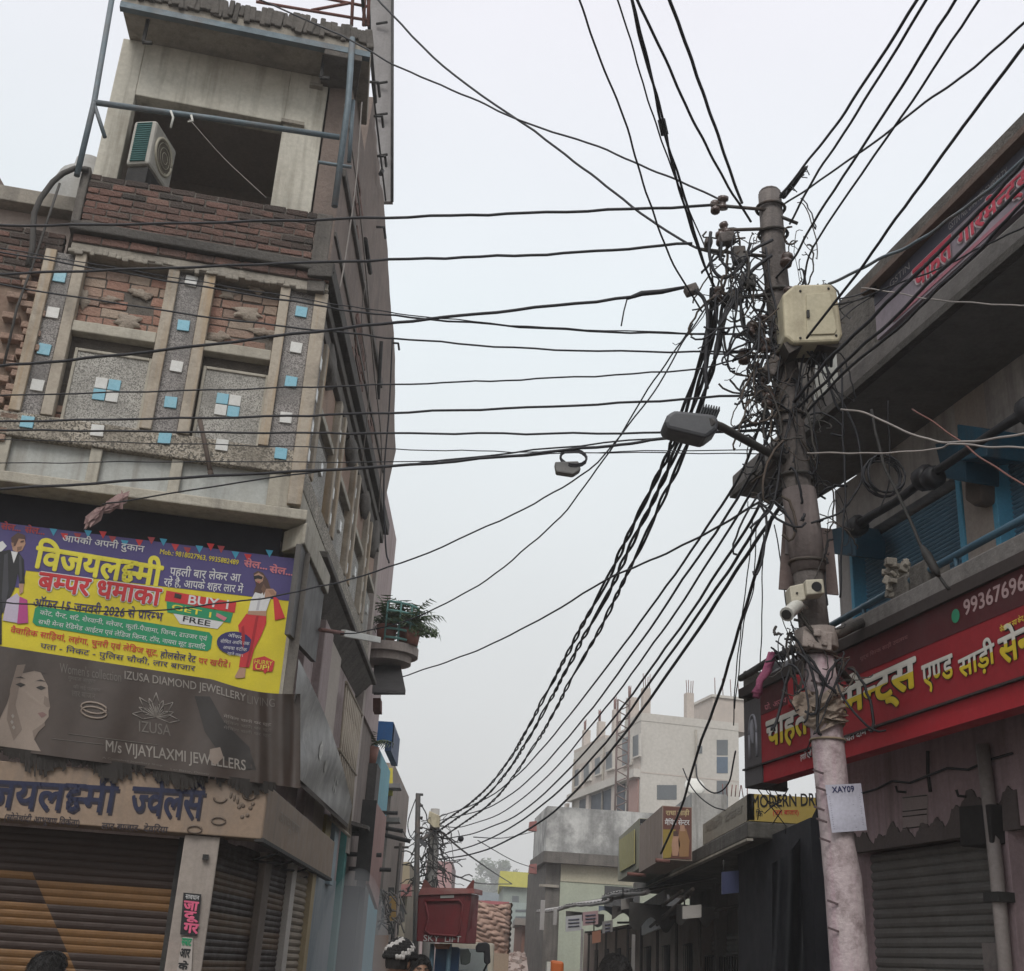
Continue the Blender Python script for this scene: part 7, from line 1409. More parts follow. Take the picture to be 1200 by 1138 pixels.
t = thing('pink_board', 'tall faded pink board hanging edge on over the left pavement', 'board', (-1.72, 19, 2.3)); mb = MB(); mb.prism([(-1.74, 18.0, 2.62), (-1.74, 19.9, 2.35), (-1.74, 19.9, 3.75), (-1.74, 18.0, 3.75)], (.05, 0, 0)); mb.build('panel', mat('faded_pink_panel', (.40, .25, .225), (.32, .19, .17), 1.6, .8, .1, 10, streak=(.2, .13, .12)), t); mb = MB(); mb.prism([(-1.9, 17.96, 2.66), (-1.69, 17.96, 2.66), (-1.69, 17.96, 3.78), (-1.9, 17.96, 3.78)], (0, .04, 0)); mb.build('frame', IRON, t)
# planted round balcony house
t = thing('balcony_house', 'house with a round plant balcony and a dark tin awning below it', 'house', (-4, 20, 0))
xbox(-6.5, -2.12, 17.6, 21.4, 5.2, 9.0, 'upper_wall', PINKW, t); xbox(-2.14, -2.0, 17.62, 17.9, 3.0, 7.6, 'corner_strip', mat('pinkish_pillar', (.46, .40, .36)), t)
cB = onY(440, 770, 18.9); Rb = (onY(474, 768, 18.9).x - cB.x)
BC = Vector((-1.86, 18.9, 0)); Rb = .52; zB_ = onY(460, 768, 18.8).z; zt_ = onY(450, 712, 18.8).z
def disc(mb, c, r, z0, z1, n=24, r2=None):
    a = [Vector((c.x + r * math.cos(2 * math.pi * i / n), c.y + r * math.sin(2 * math.pi * i / n), z0)) for i in range(n)]; b = [Vector((c.x + (r2 or r) * math.cos(2 * math.pi * i / n), c.y + (r2 or r) * math.sin(2 * math.pi * i / n), z1)) for i in range(n)]
    mb.add(a + b, [list(range(n))[::-1], list(range(n, 2 * n))] + [(i, (i + 1) % n, n + (i + 1) % n, n + i) for i in range(n)])
mb = MB(); disc(mb, BC, Rb * .8, zB_ - .12, zB_); disc(mb, BC, Rb, zB_ + .002, zB_ + .14); mb.build('balcony', mat('pinkish_balcony', (.40, .34, .31), (.30, .26, .24), 2, .9, streak=(.18, .16, .15)), t)
TR_ = mat('teal_railing', (.16, .34, .31), (.12, .26, .24), 4, .6)
for k in range(5):
    z = zB_ + .2 + (zt_ - zB_ - .2) * k / 4; mb = MB(); mb.tube([(BC.x + Rb * .92 * math.cos(a), BC.y + Rb * .92 * math.sin(a), z) for a in [-math.pi / 2 + math.pi * i / 18 for i in range(19)]], .022, 5); mb.build('rail_ring', TR_, t)
for i in range(8):
    a = -math.pi / 2 + math.pi * i / 7; mb = MB(); p = Vector((BC.x + Rb * .92 * math.cos(a), BC.y + Rb * .92 * math.sin(a), zB_ + .14)); mb.tube([p, Vector((p.x, p.y, zt_))], .016, 5); mb.build('rail_post', TR_, t)
aw0, aw1 = onY(437, 786, 19.0), onY(470, 785, 19.0)
mb = MB(); mb.prism([onY(438, 783, 19.0), onY(469, 783, 19.0), onY(475, 813, 17.9), onY(436, 813, 17.9)], (0, .02, .05)); mb.build('tin_awning', mat('dark_tin_awning', (.075, .07, .07), (.05, .047, .047), 1.8, .7, .2, 10), t); 
mb = MB(); mb.tube([onY(438, 813, 17.9), onY(475, 813, 17.9)], .02, 5); mb.build('awning_edge', IRON, t)
mb = MB(); mb.prism([onY(437, 818, 18.4), onY(446, 818, 18.4), onY(446, 833, 18.4), onY(437, 833, 18.4)], (0, .3, 0)); mb.build('vent_box', RUST, t)
# the plants in pots
LEAFN = mat('near_leaf', (.075, .12, .05), (.05, .09, .035), 6, .6, 0, 20, island=[(.05, .09, .03), (.12, .17, .08), (.07, .12, .045), (.15, .18, .10)])
def palm(c, n, ln, label, seed, spread=1.0):
    r = random.Random(seed); t = thing('potted_palm', label, 'plant', c); mb = MB(); mb.tube([c, c + Vector((0, 0, .3))], [.13, .17], 12); mb.build('pot', flat('terracotta', (.26, .11, .08)), t)
    mb = MB(); st = MB()
    for i in range(n):
        a = r.uniform(0, 6.3); el = r.uniform(.5, 1.4); L_ = ln * r.uniform(.7, 1.1); p = c + Vector((0, 0, .3)); d = Vector((math.cos(a) * math.cos(el) * spread, math.sin(a) * math.cos(el) * spread, math.sin(el))); path = [p.copy()]
        for k in range(9): p = p + d * L_ / 9; d = (d + Vector((0, 0, -.16))).normalized(); path.append(p.copy())
        st.tube(path, [.012 - .001 * k for k in range(10)], 4)
        for k in range(2, 10):
            for s_ in (-1, 1):
                tdir = (path[k] - path[k - 1]).normalized(); side = tdir.cross(Vector((0, 0, 1))).normalized() * s_; q = path[k]; e = q + side * .20 * L_ + tdir * .12 * L_ + Vector((0, 0, -.09 * L_)); w_ = tdir * .014
                mb.add([q - w_, q + w_, e + w_ * .2, e - w_ * .2], [(0, 1, 2, 3)])
    mb.build('leaves', LEAFN, t, fix=False); st.build('stems', LEAFN, t)
palm(Vector((BC.x + .33, BC.y - .1, zB_ + .14)), 60, .56, 'feathery palm in a pot on the round balcony', 3); palm(Vector((BC.x + .0, BC.y - .25, zB_ + .14)), 44, .52, 'second feathery palm at the back of the round balcony', 5)
t = thing('trailing_plant', 'leafy trailing plant hanging over the round balcony edge', 'plant', (BC.x + .45, BC.y - .3, zB_ + .14)); mb = MB(); c = Vector((BC.x + .42, BC.y - .28, zB_ + .14)); mb.tube([c, c + Vector((0, 0, .22))], [.1, .13], 10); mb.build('pot', MATS['terracotta'], t)
crown(c + Vector((.12, 0, .22)), .24, 420, .036, LEAFN, t, 'leaves', 8)
# blue sign house with a potted plant on a sooty pier
t = thing('blue_sign_house', 'turquoise house front with a bright blue board on top', 'house', (-4, 23, 0)); X2 = onY(462, 860, 23).x
xbox(-6.5, X2 - .35, 21.6, 27, 0, onY(450, 868, 23).z, 'wall', mat('turquoise_wall', (.20, .42, .48), (.16, .34, .40), 1.5, .85, .1, 10, streak=(.2, .26, .28), sk=.5), t); xbox(-3.4, X2, 22.6, 22.9, onY(445, 868, 22.6).z, onY(445, 845, 22.6).z, 'blue_board', mat('bright_blue_board', (.03, .14, .36), (.025, .11, .30), 2, .6, streak=(.05, .1, .2)), t); xbox(X2 - .12, X2, 22.62, 24.5, onY(461, 880, 22.6).z, onY(461, 846, 22.6).z, 'blue_board_side', flat('navy_board', (.03, .06, .14)), t)
t = thing('sooty_pier', 'sooty grey concrete pier standing below the turquoise house wall', 'pier', (-2, 20.8, 0)); xa, xb_ = onY(419, 920, 20.8).x, onY(440, 920, 20.8).x; xbox(xa, xb_, 20.8, 21.5, 0, onY(430, 894, 20.8).z, 'pier', mat('sooty_pier', (.13, .12, .115), (.09, .082, .078), 2, .9, .4, 12, streak=(.05, .045, .042)), t)
cz = onY(430, 894, 20.8); palm(Vector((cz.x, 21.0, cz.z)), 9, .55, 'small potted plant on top of the sooty pier', 9, .8)
# farther left fronts
def front(lb, x0, x1, yt, Y, dep, c, extra=(), cat='house', name='street_house', c2=None):
    a, b = onY(x0, yt, Y), onY(x1, yt, Y); z0 = gz(Y) - .05; t = thing(name, lb, cat, ((a.x + b.x) / 2, Y + dep / 2, z0)); mb = MB(); mb.plan([(a.x, Y), (b.x, Y), (b.x, Y + dep), (a.x, Y + dep)], z0, a.z); mb.build('wall', mat('front_%d_%d' % (x0, yt), c, c2, 1.0, .9, .2, 8, streak=tuple(k * .5 for k in c), sk=.6, dirt=tuple(k * .5 for k in c)), t)
    for nm, px0, px1, py0, py1, d, cc in extra:
        mb = MB(); mb.prism([onY(px0, py0, Y - d), onY(px1, py0, Y - d), onY(px1, py1, Y - d), onY(px0, py1, Y - d)], (0, d - .01 if d > .05 else .06, 0)); mb.build(nm, flat('%s_%d_%d' % (nm, px0, py0), cc), t)
    return t
front('narrow house with a yellow strip sign and crumbling eaves past the blue board', 440, 462, 893, 28, 6, (.30, .25, .22), (('yellow_sign', 452, 460, 900, 932, .15, (.50, .42, .05)), ('eave', 440, 469, 918, 923, .6, (.16, .15, .15)), ('eave', 440, 468, 958, 963, .5, (.15, .14, .13)), ('window', 443, 450, 935, 952, .02, (.08, .08, .08)), ('orange_door', 437, 455, 1096, 1150, .03, (.33, .16, .08)), ('dark_opening', 455, 462, 1040, 1095, .03, (.05, .045, .04)), ('orange_panel', 456, 464, 1050, 1080, .05, (.38, .22, .07))))
front('brownish house with a large drab sign and a pink beam', 440, 481, 1008, 36, 6, (.30, .27, .21), (('drab_sign', 458, 480, 1010, 1038, .1, (.33, .28, .19)), ('pink_beam', 452, 482, 1036, 1050, .4, (.34, .15, .14)), ('window', 466, 474, 1060, 1080, .02, (.08, .08, .08)), ('yellow_card', 452, 464, 1086, 1095, .2, (.5, .42, .08))))
front('pale house with red lattice screen behind the far pole', 500, 531, 1008, 46, 5, (.42, .33, .33), (('red_lattice', 503, 529, 1010, 1048, .05, (.44, .28, .28)), ))
front('long low house wall lining the left side far down the street', 468, 502, 1062, 56, 20, (.27, .24, .22), (('sign', 478, 492, 1068, 1082, .1, (.40, .36, .30)),))
for i, (x, y) in enumerate(((462, 918), (466, 960), (463, 990), (456, 1004))):
    pass
for i, (x0, y0, x1, y1, Y, lb) in enumerate(((440, 952, 466, 953, 24, 'highest dark iron bar jutting over the left pavement'), (438, 968, 472, 974, 22, 'long iron bar jutting out below the highest one'), (440, 976, 481, 986, 21, 'lowest iron bar jutting far out over the left pavement'))):
    mb = MB(); mb.tube([onY(x0, y0, Y), onY(x1, y1, Y)], .04, 6); mb.build('iron_bar', IRON, None, lb, 'bar')
# lattice of scrap and goods below
t = thing('hanging_goods', 'cluster of hanging wire goods under the pink beam', 'goods', onY(456, 1070, 26)); mb = MB(); rr = random.Random(4)
for i in range(60): p = onY(rr.uniform(446, 470), rr.uniform(1040, 1085), rr.uniform(25.5, 26.5)); mb.tube([p, p + Vector((rr.uniform(-.2, .2), 0, rr.uniform(-.35, .1)))], .016, 4)
mb.build('goods', mat('dusty_goods', (.20, .18, .165), (.12, .1, .09), 5, .9), t, kind='stuff')
# ------------------------------------------------------------------ far poles
t = thing('thin_pole', 'thin dark steel pole with small insulators on the left side of the street', 'utility pole', (onY(487, 1100, 27).x, 27, 0)); mb = MB(); a = onY(490, 930, 27); b = onY(487, 1100, 27); mb.tube([a, b, b + (b - a) * ((b.z + .02) / (a.z - b.z))], [.055, .065, .075], 8); mb.build('shaft', CLAMP, t)
for y in (931, 944, 958, 970, 976, 982): mb = MB(); p = onY(490 - (y - 930) * .018, y, 27); mb.tube([p + Vector((-.05, 0, 0)), p + Vector((.11, 0, 0))], .03, 6); mb.build('insulator', CLAMP, t)
t = thing('far_utility_pole', 'grey concrete pole with cream box where the street cables gather', 'utility pole', (onY(506, 1040, 32).x, 32, 0)); a = onY(510, 948, 32); b = onY(505, 1050, 32); mb = MB(); mb.tube([a, b, b + (b - a) * (b.z / (a.z - b.z))], [.12, .15, .18], 10); mb.build('shaft', mat('far_pole_concrete', (.34, .33, .31), (.27, .26, .245), 2, .9), t)
mb = MB(); mb.prism([onY(x, y, 31.6) for x, y in ((503, 950), (516, 956), (515, 970), (508, 970), (501, 963))], (0, .3, 0)); mb.build('cream_box', BXM, t, bevel=.02)
mb = MB(); a, b = onY(506, 975, 31.7), onY(493, 986, 31.0); mb.tube([a, b], .05, 6); mb.build('lamp_arm', CLAMP, t); mb = MB(); mb.obox(b, .35, .2, .1, Matrix.Rotation(.6, 3, 'Y')); mb.build('lamp_head', LH, t)
mb = MB(); rr = random.Random(17)
for i in range(110):
    p = onY(506 + rr.gauss(0, 7), rr.uniform(962, 1045), 32 + rr.uniform(-.3, .1)); q = [p]; v = Vector((rr.uniform(-1, 1), 0, rr.uniform(-1, .3))).normalized()
    for k in range(7): v = (v + Vector((rr.uniform(-.6, .6), rr.uniform(-.2, .2), rr.uniform(-.7, .4)))).normalized(); p = p + v * .10; q.append(p)
    mb.tube(q, rr.choice((.008, .012, .016)), 4)
mb.build('wire_tangle', mat('grey_far_wires', (.06, .058, .056), None, 3, .8), None, 'mass of loose grey wires hanging down the far pole', 'wires', kind='stuff', fix=False)
t = thing('short_pole', 'short grey pole with crossarms beside the drab sign', 'utility pole', (onY(470, 1080, 30).x, 30, 0)); mb = MB(); a = onY(470, 988, 30); mb.tube([a, Vector((a.x, 30, -.02))], .05, 6); mb.build('shaft', CLAMP, t); mb = MB(); mb.tube([onY(462, 993, 30), onY(479, 993, 30)], .03, 5); mb.build('crossarm', CLAMP, t)
GF = 'wires around the far poles'
for lb, pts, a, b, r in (('slack wire loop at the top left of the thin pole', [(489, 932), (482, 950), (478, 965), (480, 978), (486, 985)], 27, 27, .012), ('thin wire linking the thin pole and the cream box', [(490, 958), (498, 962), (504, 958)], 27, 31.6, .012), ('wire from the cream box falling toward the small white house', [(514, 972), (540, 995), (575, 1020), (600, 1036)], 31.6, 80, .03), ('wire from the far fan of cables to the weathered building', [(555, 981), (590, 982), (628, 974)], 27, 42, .012), ('thin wire sagging toward the hazy trees', [(560, 985), (600, 1008), (628, 1018)], 28, 42, .012), ('low wire at roof level behind the lift bucket', [(530, 1025), (560, 1035), (600, 1036)], 46, 80, .03), ('wire from the iron bars to the thin pole', [(472, 974), (480, 985), (489, 976)], 22, 27, .01)):
    cable(lb, GF, pts, a, b, r)
# ------------------------------------------------------------------ vehicles
MAROON = mat('maroon_paint', (.23, .028, .034), (.18, .022, .027), 2, .45, .05, 12, dirt=(.16, .06, .055), dk=.45, streak=(.09, .02, .02), sk=.3); MAROON_L = mat('worn_maroon_edge', (.24, .07, .06), (.19, .05, .045), 3, .55, .1, 20, dirt=(.25, .15, .13), dk=.5)
t = thing('lift_truck', 'small work truck carrying a raised maroon bucket lettered SKY LIFT', 'truck', (onY(535, 1120, 23.5).x, 24, 0))
YB = 22.0
fT = [onY(x, y, YB) for x, y in ((490, 1049), (553, 1047))]; fB = [onY(x, y, YB) for x, y in ((488, 1103), (545, 1106))]; dp = Vector((.12, .85, .02))
mb = MB(); th = .04
mb.prism([fT[0], fT[1], fB[1], fB[0]], (0, .05, 0)); mb.prism([fT[1] + Vector((-.0, .052, 0)), fT[1] + dp, fB[1] + dp * .7 + Vector((.1, 0, 0)), fB[1] + Vector((0, .052, 0))], (-.04, 0, 0)); mb.prism([fT[0] + Vector((0, .052, 0)), fT[0] + dp, fB[0] + dp * .7, fB[0] + Vector((0, .052, 0))], (.04, 0, 0)); mb.prism([fT[0] + dp, fT[1] + dp, fB[1] + dp * .7, fB[0] + dp * .7], (0, .05, 0)); mb.prism([fB[0] + Vector((.05, .06, .01)), fB[1] + Vector((-.05, .06, .01)), fB[1] + dp * .66, fB[0] + dp * .66], (0, 0, .05))
bk = mb.build('bucket', MAROON, t, bevel=.015)
LP = Fr((fT[0].x, YB), 0)
mb = MB(); mb.tube([onY(498, 1056, YB - .03), onY(538, 1055, YB - .03), onY(542, 1060, YB - .03), onY(538, 1093, YB - .03), onY(534, 1097, YB - .03), onY(504, 1095, YB - .03), onY(498, 1090, YB - .03), onY(502, 1075, YB - .03), onY(498, 1056, YB - .03)], .022, 6); mb.build('pressed_rib', MAROON, bk)
mb = MB(); mb.prism([onY(490, 1049, YB - .05), onY(554, 1047, YB - .05), onY(553, 1041, YB - .0), onY(494, 1040, YB - .0)], (0, .06, 0)); mb.prism([onY(553, 1047, YB - .05), onY(554, 1047, YB - .05) + dp, onY(554, 1041, YB) + dp, onY(552, 1041, YB)], (.05, 0, 0)); mb.build('rim', MAROON_L, bk)
for pts in ([(494, 1040), (497, 1030), (501, 1033), (506, 1040)], [(546, 1041), (554, 1031), (556, 1032), (555, 1042)]):
    mb = MB(); mb.prism([onY(x, y, YB + .1) for x, y in pts], (0, .08, 0)); mb.build('hook_lug', MAROON_L, bk)
mb = MB(); mb.prism([onY(x, y, YB - .015) for x, y in ((516, 1049.5), (532, 1049), (532, 1052), (516, 1052.5))], (0, .01, 0)); mb.build('white_tag', WHITE, bk)
text('SKY  LIFT', Fr((0, YB - .012), 0), (496, 1103), (540, 1104.5), (496, 1095.5), .0, flat('stencil_grey', (.62, .60, .58)), bk, .012); text('1-2', Fr((0, YB - .012), 0), (545, 1055), (551, 1055), (545, 1050), .0, flat('stencil_dark', (.06, .03, .03)), bk, .012)
mb = MB(); mb.prism([onY(508, 1106, YB + .2), onY(528, 1106, YB + .2), onY(526, 1112, YB + .2), onY(511, 1112, YB + .2)], (0, .3, 0)); mb.build('orange_bracket', flat('orange_paint', (.36, .12, .03)), t)
BLUEP = mat('blue_machine_paint', (.03, .10, .22), (.025, .08, .18), 3, .5, dirt=(.08, .09, .1))
for x in (507, 527): mb = MB(); a = onY(x, 1106, YB + .3); mb.tube([a, Vector((a.x, YB + .3, .9))], .045, 6); mb.build('boom_post', mat('pale_blue_paint', (.16, .28, .36), None, 3, .5), t)
mb = MB(); mb.plan([(onY(510, 1120, YB + .5).x, YB + .45), (onY(538, 1120, YB + .5).x, YB + .45), (onY(538, 1120, YB + .5).x, YB + 1.1), (onY(510, 1120, YB + .5).x, YB + 1.1)], .9, onY(520, 1109, YB + .5).z); mb.build('boom_base', BLUEP, t, bevel=.03)
xa, xb_ = onY(520, 1120, 23.6).x, onY(579, 1120, 23.6).x; zc_ = onY(560, 1104, 23.6).z
mb = MB(); mb.plan([(xa - .2, 23.2), (xb_ + .0, 23.2), (xb_, 27.5), (xa - .2, 27.5)], .65, .95); mb.build('chassis', IRON, t)
mb = MB(); mb.prism([(xa - .1, 23.6, .95), (xa - .1, 25.0, .95), (xa - .1, 25.0, zc_), (xa - .1, 23.85, zc_), (xa - .1, 23.55, 1.5)], (xb_ - xa + .1, 0, 0)); cb = mb.build('cab', mat('beige_cab_paint', (.42, .38, .29), (.36, .32, .25), 2, .5, dirt=(.25, .22, .18)), t, bevel=.05)
mb = MB(); mb.prism([(xa + .15, 23.55, 1.52), (xb_ - .1, 23.55, 1.52), (xb_ - .14, 23.80, zc_ - .12), (xa + .18, 23.80, zc_ - .12)], (0, -.02, 0)); mb.build('windscreen', mat('greenish_glass', (.10, .13, .115), (.07, .09, .08), 1, .15, spec=.6), cb)
mb = MB(); mb.plan([(xa, 25.1), (xb_, 25.1), (xb_, 27.4), (xa, 27.4)], .95, 1.5); mb.build('bed', BLUEP, t, bevel=.03)
for sx in (xa + .05, xb_ - .1):
    for y in (24.2, 26.6):
        mb = MB(); c = Vector((sx, y, .36)); mb.tube([c - Vector((.12, 0, 0)), c - Vector((.1, 0, 0)), c + Vector((.1, 0, 0)), c + Vector((.12, 0, 0))], [.31, .36, .36, .31], 18); wh = mb.build('wheel', mat('tyre_rubber', (.03, .03, .03), None, 4, .9), t); mb = MB(); mb.tube([c - Vector((.13, 0, 0)), c + Vector((.13, 0, 0))], .18, 14); mb.build('rim', WHITE, wh)
    mb = MB(); mb.ell((sx, 23.5, 1.05), .11, .05, .1, 12, 7); mb.build('headlight', mat('headlight_glass', (.6, .6, .58), None, 3, .2), t)
mb = MB(); mb.prism([onY(x, y, 22.9) for x, y in ((557, 1110), (560, 1105), (570, 1104), (574, 1107), (575, 1128), (571, 1131), (567, 1128), (567, 1116), (558, 1116))], (0, .12, 0)); mr_ = mb.build('side_mirror', BLACKC, t, bevel=.02); mb = MB(); mb.tube([onY(571, 1130, 22.95), onY(566, 1140, 23.2), onY(560, 1145, 23.6)], .02, 5); mb.build('mirror_arm', IRON, mr_)
mb = MB(); mb.prism([onY(x, y, 23.0) for x, y in ((538, 1112), (549, 1111), (552, 1117), (551, 1128), (546, 1131), (540, 1130))], (0, .06, 0)); mb.build('green_mirror', mat('green_mirror', (.16, .20, .17), (.12, .15, .13), 1, .3, spec=.6), t, bevel=.015)
# goods truck with bulging load
t = thing('goods_truck', 'goods truck seen from behind piled high with pinkish brown sacks under a net', 'truck', (onY(566, 1120, 37).x, 38, gz(37))); g0 = gz(37); xa, xb_ = onY(536, 1090, 36).x, onY(598, 1090, 36).x; zl = onY(566, 1056, 36).z; zb_ = onY(566, 1116, 36).z
mb = MB(); mb.plan([(xa, 36.1), (xb_, 36.1), (xb_, 40), (xa, 40)], g0 + .8, zb_); mb.build('truck_bed', mat('truck_bed_paint', (.36, .27, .19), (.3, .22, .16), 2, .7), t)
SACK = mat('pinkish_sack', (.40, .27, .215), (.29, .19, .15), 2.5, .95, .5, 14, dirt=(.24, .15, .12), dk=.5, dscale=2)
mb = MB(); rows = 9
def sackf(a, b):
    rp = b * rows + .30 * math.sin(a * 8 + 1.5 + b * 5) + .22 * math.sin(a * 19 + b * 13) + .12 * math.sin(a * 41 + b * 29); k = math.floor(rp); bl = abs(math.sin(math.pi * rp)) ** .7 * (.07 + .03 * math.sin(a * 13 + b * 17)) + .04 * abs(math.sin(math.pi * (a * 4.3 + .5 * (k % 2)))) ** .5
    side = .25 * max(0, abs(a - .5) - .40) * 10; return Vector((xa + (xb_ - xa) * a, 36.6 + side - bl - .15 * math.sin(math.pi * b), zb_ + (zl - zb_) * b + .05 * math.sin(a * 7) * (b > .9)))
mb.grid(sackf, 70, 110); mb.grid(lambda a, b: Vector((sackf(a, 1).x, sackf(a, 1).y + b * 3.2, sackf(a, 1).z + .12 * math.sin(b * 9 + a * 5) * b)), 30, 12)
for sx, aa in ((-1, 0), (1, 1)): mb.grid(lambda a, b: Vector((sackf(aa, b).x + sx * .05 * abs(math.sin(b * rows * math.pi)), 36.5 + 3.2 * a, sackf(aa, b).z)), 6, 60)
mb.build('sacks', SACK, t, kind='stuff'); mb = MB(); mb.plan([(xa + .05, 36.6), (xb_ - .05, 36.6), (xb_ - .05, 39.8), (xa + .05, 39.8)], zb_, zl - .05); mb.build('load_core', SACK, t)
mb = MB(); mb.prism([onY(540, 1054, 36.9), onY(597, 1057, 36.9), onY(596, 1063, 36.9), onY(545, 1061, 36.9)], (0, .1, 0)); mb.build('red_cover_edge', flat('faded_red_cover', (.36, .13, .14)), t)
mb = MB(); mb.plan([(xa + .1, 40.1), (xb_ - .1, 40.1), (xb_ - .1, 41.8), (xa + .1, 41.8)], g0 + .6, g0 + 2.4); mb.build('cab', MAROON, t, bevel=.06)
for sx in (xa + .15, xb_ - .15):
    for y in (37, 41): mb = MB(); c = Vector((sx, y, gz(y) + .42)); mb.tube([c - Vector((.14, 0, 0)), c + Vector((.14, 0, 0))], .43, 16); mb.build('wheel', MATS['tyre_rubber'], t)
    mb = MB(); mb.obox((sx, 36.07, g0 + .95), .2, .05, .12); mb.build('tail_light', P_RED, t)
# rubble heaps at the street end
def heap(lb, cx, Y, rx, ry, h, m, n, name='rubble_heap'):
    mb = MB(); r = random.Random(int(cx * 10 + Y)); z0 = gz(Y) - .03
    mb.grid(lambda a, b: Vector((cx + (a * 2 - 1) * rx, Y + (b * 2 - 1) * ry, z0 + h * max(0, 1 - ((a * 2 - 1) ** 2 + (b * 2 - 1) ** 2)) ** .8 + .02)), 14, 14)
    for i in range(n):
        a, q = r.uniform(0, 6.3), math.sqrt(r.random()); x, y = math.cos(a) * q, math.sin(a) * q; s_ = r.uniform(.05, .15); mb.obox((cx + x * rx, Y + y * ry, z0 + h * max(0, 1 - q * q) ** .8 + .03), s_ * 1.4, s_, s_, Matrix.Rotation(r.uniform(0, 3), 3, (r.random(), r.random(), r.random() + .1)))
    mb.build(name, m, None, lb, 'rubble', kind='stuff')
RUB = mat('pinkish_rubble', (.38, .30, .27), (.28, .21, .19), 4, .95, .7, 12, island=[(.40, .33, .30), (.30, .21, .18), (.44, .38, .35), (.34, .25, .22)])
heap('broad heap of pinkish broken bricks across the street end', onY(620, 1120, 48).x, 48, 2.6, 2.2, 1.0, RUB, 420)
heap('second rubble heap by the dark shops', onY(650, 1125, 42).x, 41, 1.5, 1.5, .9, RUB, 200)
# handcart with orange box
t = thing('orange_box_cart', 'handcart carrying an orange and white box near the bottom of the photo', 'handcart', (onY(652, 1130, 15).x, 15, 0)); a = onY(652, 1126, 15)
mb = MB(); mb.plan([(a.x - .5, 14.5), (a.x + .5, 14.5), (a.x + .5, 16), (a.x - .5, 16)], .78, .86); mb.build('deck', mat('cart_wood', (.24, .16, .10), None, 3, .9), t)
mb = MB(); mb.prism([onY(646, 1125, 14.9), onY(661, 1127, 14.9), Vector((onY(661, 1127, 14.9).x, 14.9, .865)), Vector((onY(646, 1125, 14.9).x, 14.9, .865))], (0, .4, 0)); mb.build('orange_box', flat('orange_plastic', (.52, .13, .03)), t, bevel=.03); mb = MB(); q = onY(643, 1127, 14.95); mb.plan([(q.x - .02, 14.95), (q.x + .025, 14.95), (q.x + .025, 15.2), (q.x - .02, 15.2)], .865, q.z); mb.build('white_side', WHITE, t)
for sx in (-.52, .52):
    for y in (14.7, 15.8): mb = MB(); c = Vector((a.x + sx, y, .33)); mb.tube([c + Vector((0, .3 * math.cos(k), .3 * math.sin(k))) for k in [2 * math.pi * i / 20 for i in range(21)]], .03, 6); w_ = mb.build('wheel', MATS['tyre_rubber'], t); mb = MB(); [mb.tube([c + Vector((0, .29 * math.cos(k), .29 * math.sin(k))), c - Vector((0, .29 * math.cos(k), .29 * math.sin(k)))], .008, 4) for k in (0, .52, 1.05, 1.57, 2.1, 2.6)]; mb.build('spokes', IRON, w_)
    mb = MB(); mb.obox((a.x + sx * .9, 15.25, .58), .05, 1.2, .4); mb.build('frame', IRON, t)

# ------------------------------------------------------------------ people
def skin_mesh(name, verts, edges, radii, m, parent, sub=2):
    """one continuous skinned surface baked from a skeleton"""
    me = bpy.data.meshes.new(name); me.from_pydata(verts, edges, []); o = bpy.data.objects.new(name, me); COL.objects.link(o)
    md = o.modifiers.new('skin', 'SKIN'); o.modifiers.new('sub', 'SUBSURF').levels = sub
    sv_ = me.skin_vertices[0].data
    for k, r in enumerate(radii): sv_[k].radius = (r, r) if not isinstance(r, tuple) else r
    sv_[0].use_root = True; bpy.context.view_layer.update(); dg = bpy.context.evaluated_depsgraph_get(); ev = o.evaluated_get(dg); nm = bpy.data.meshes.new_from_object(ev); mb = MB()
    mb.add([v.co.copy() for v in nm.vertices], [tuple(p.vertices) for p in nm.polygons], 0, True); bpy.data.objects.remove(o)
    return mb.build(name, m, parent, fix=False)
SKIN = mat('brown_skin', (.25, .145, .095), (.21, .12, .08), 6, .55, .05, 40, fine=.08); HAIRB = mat('black_hair', (.012, .011, .011), (.02, .018, .017), 20, .55, .6, 160)
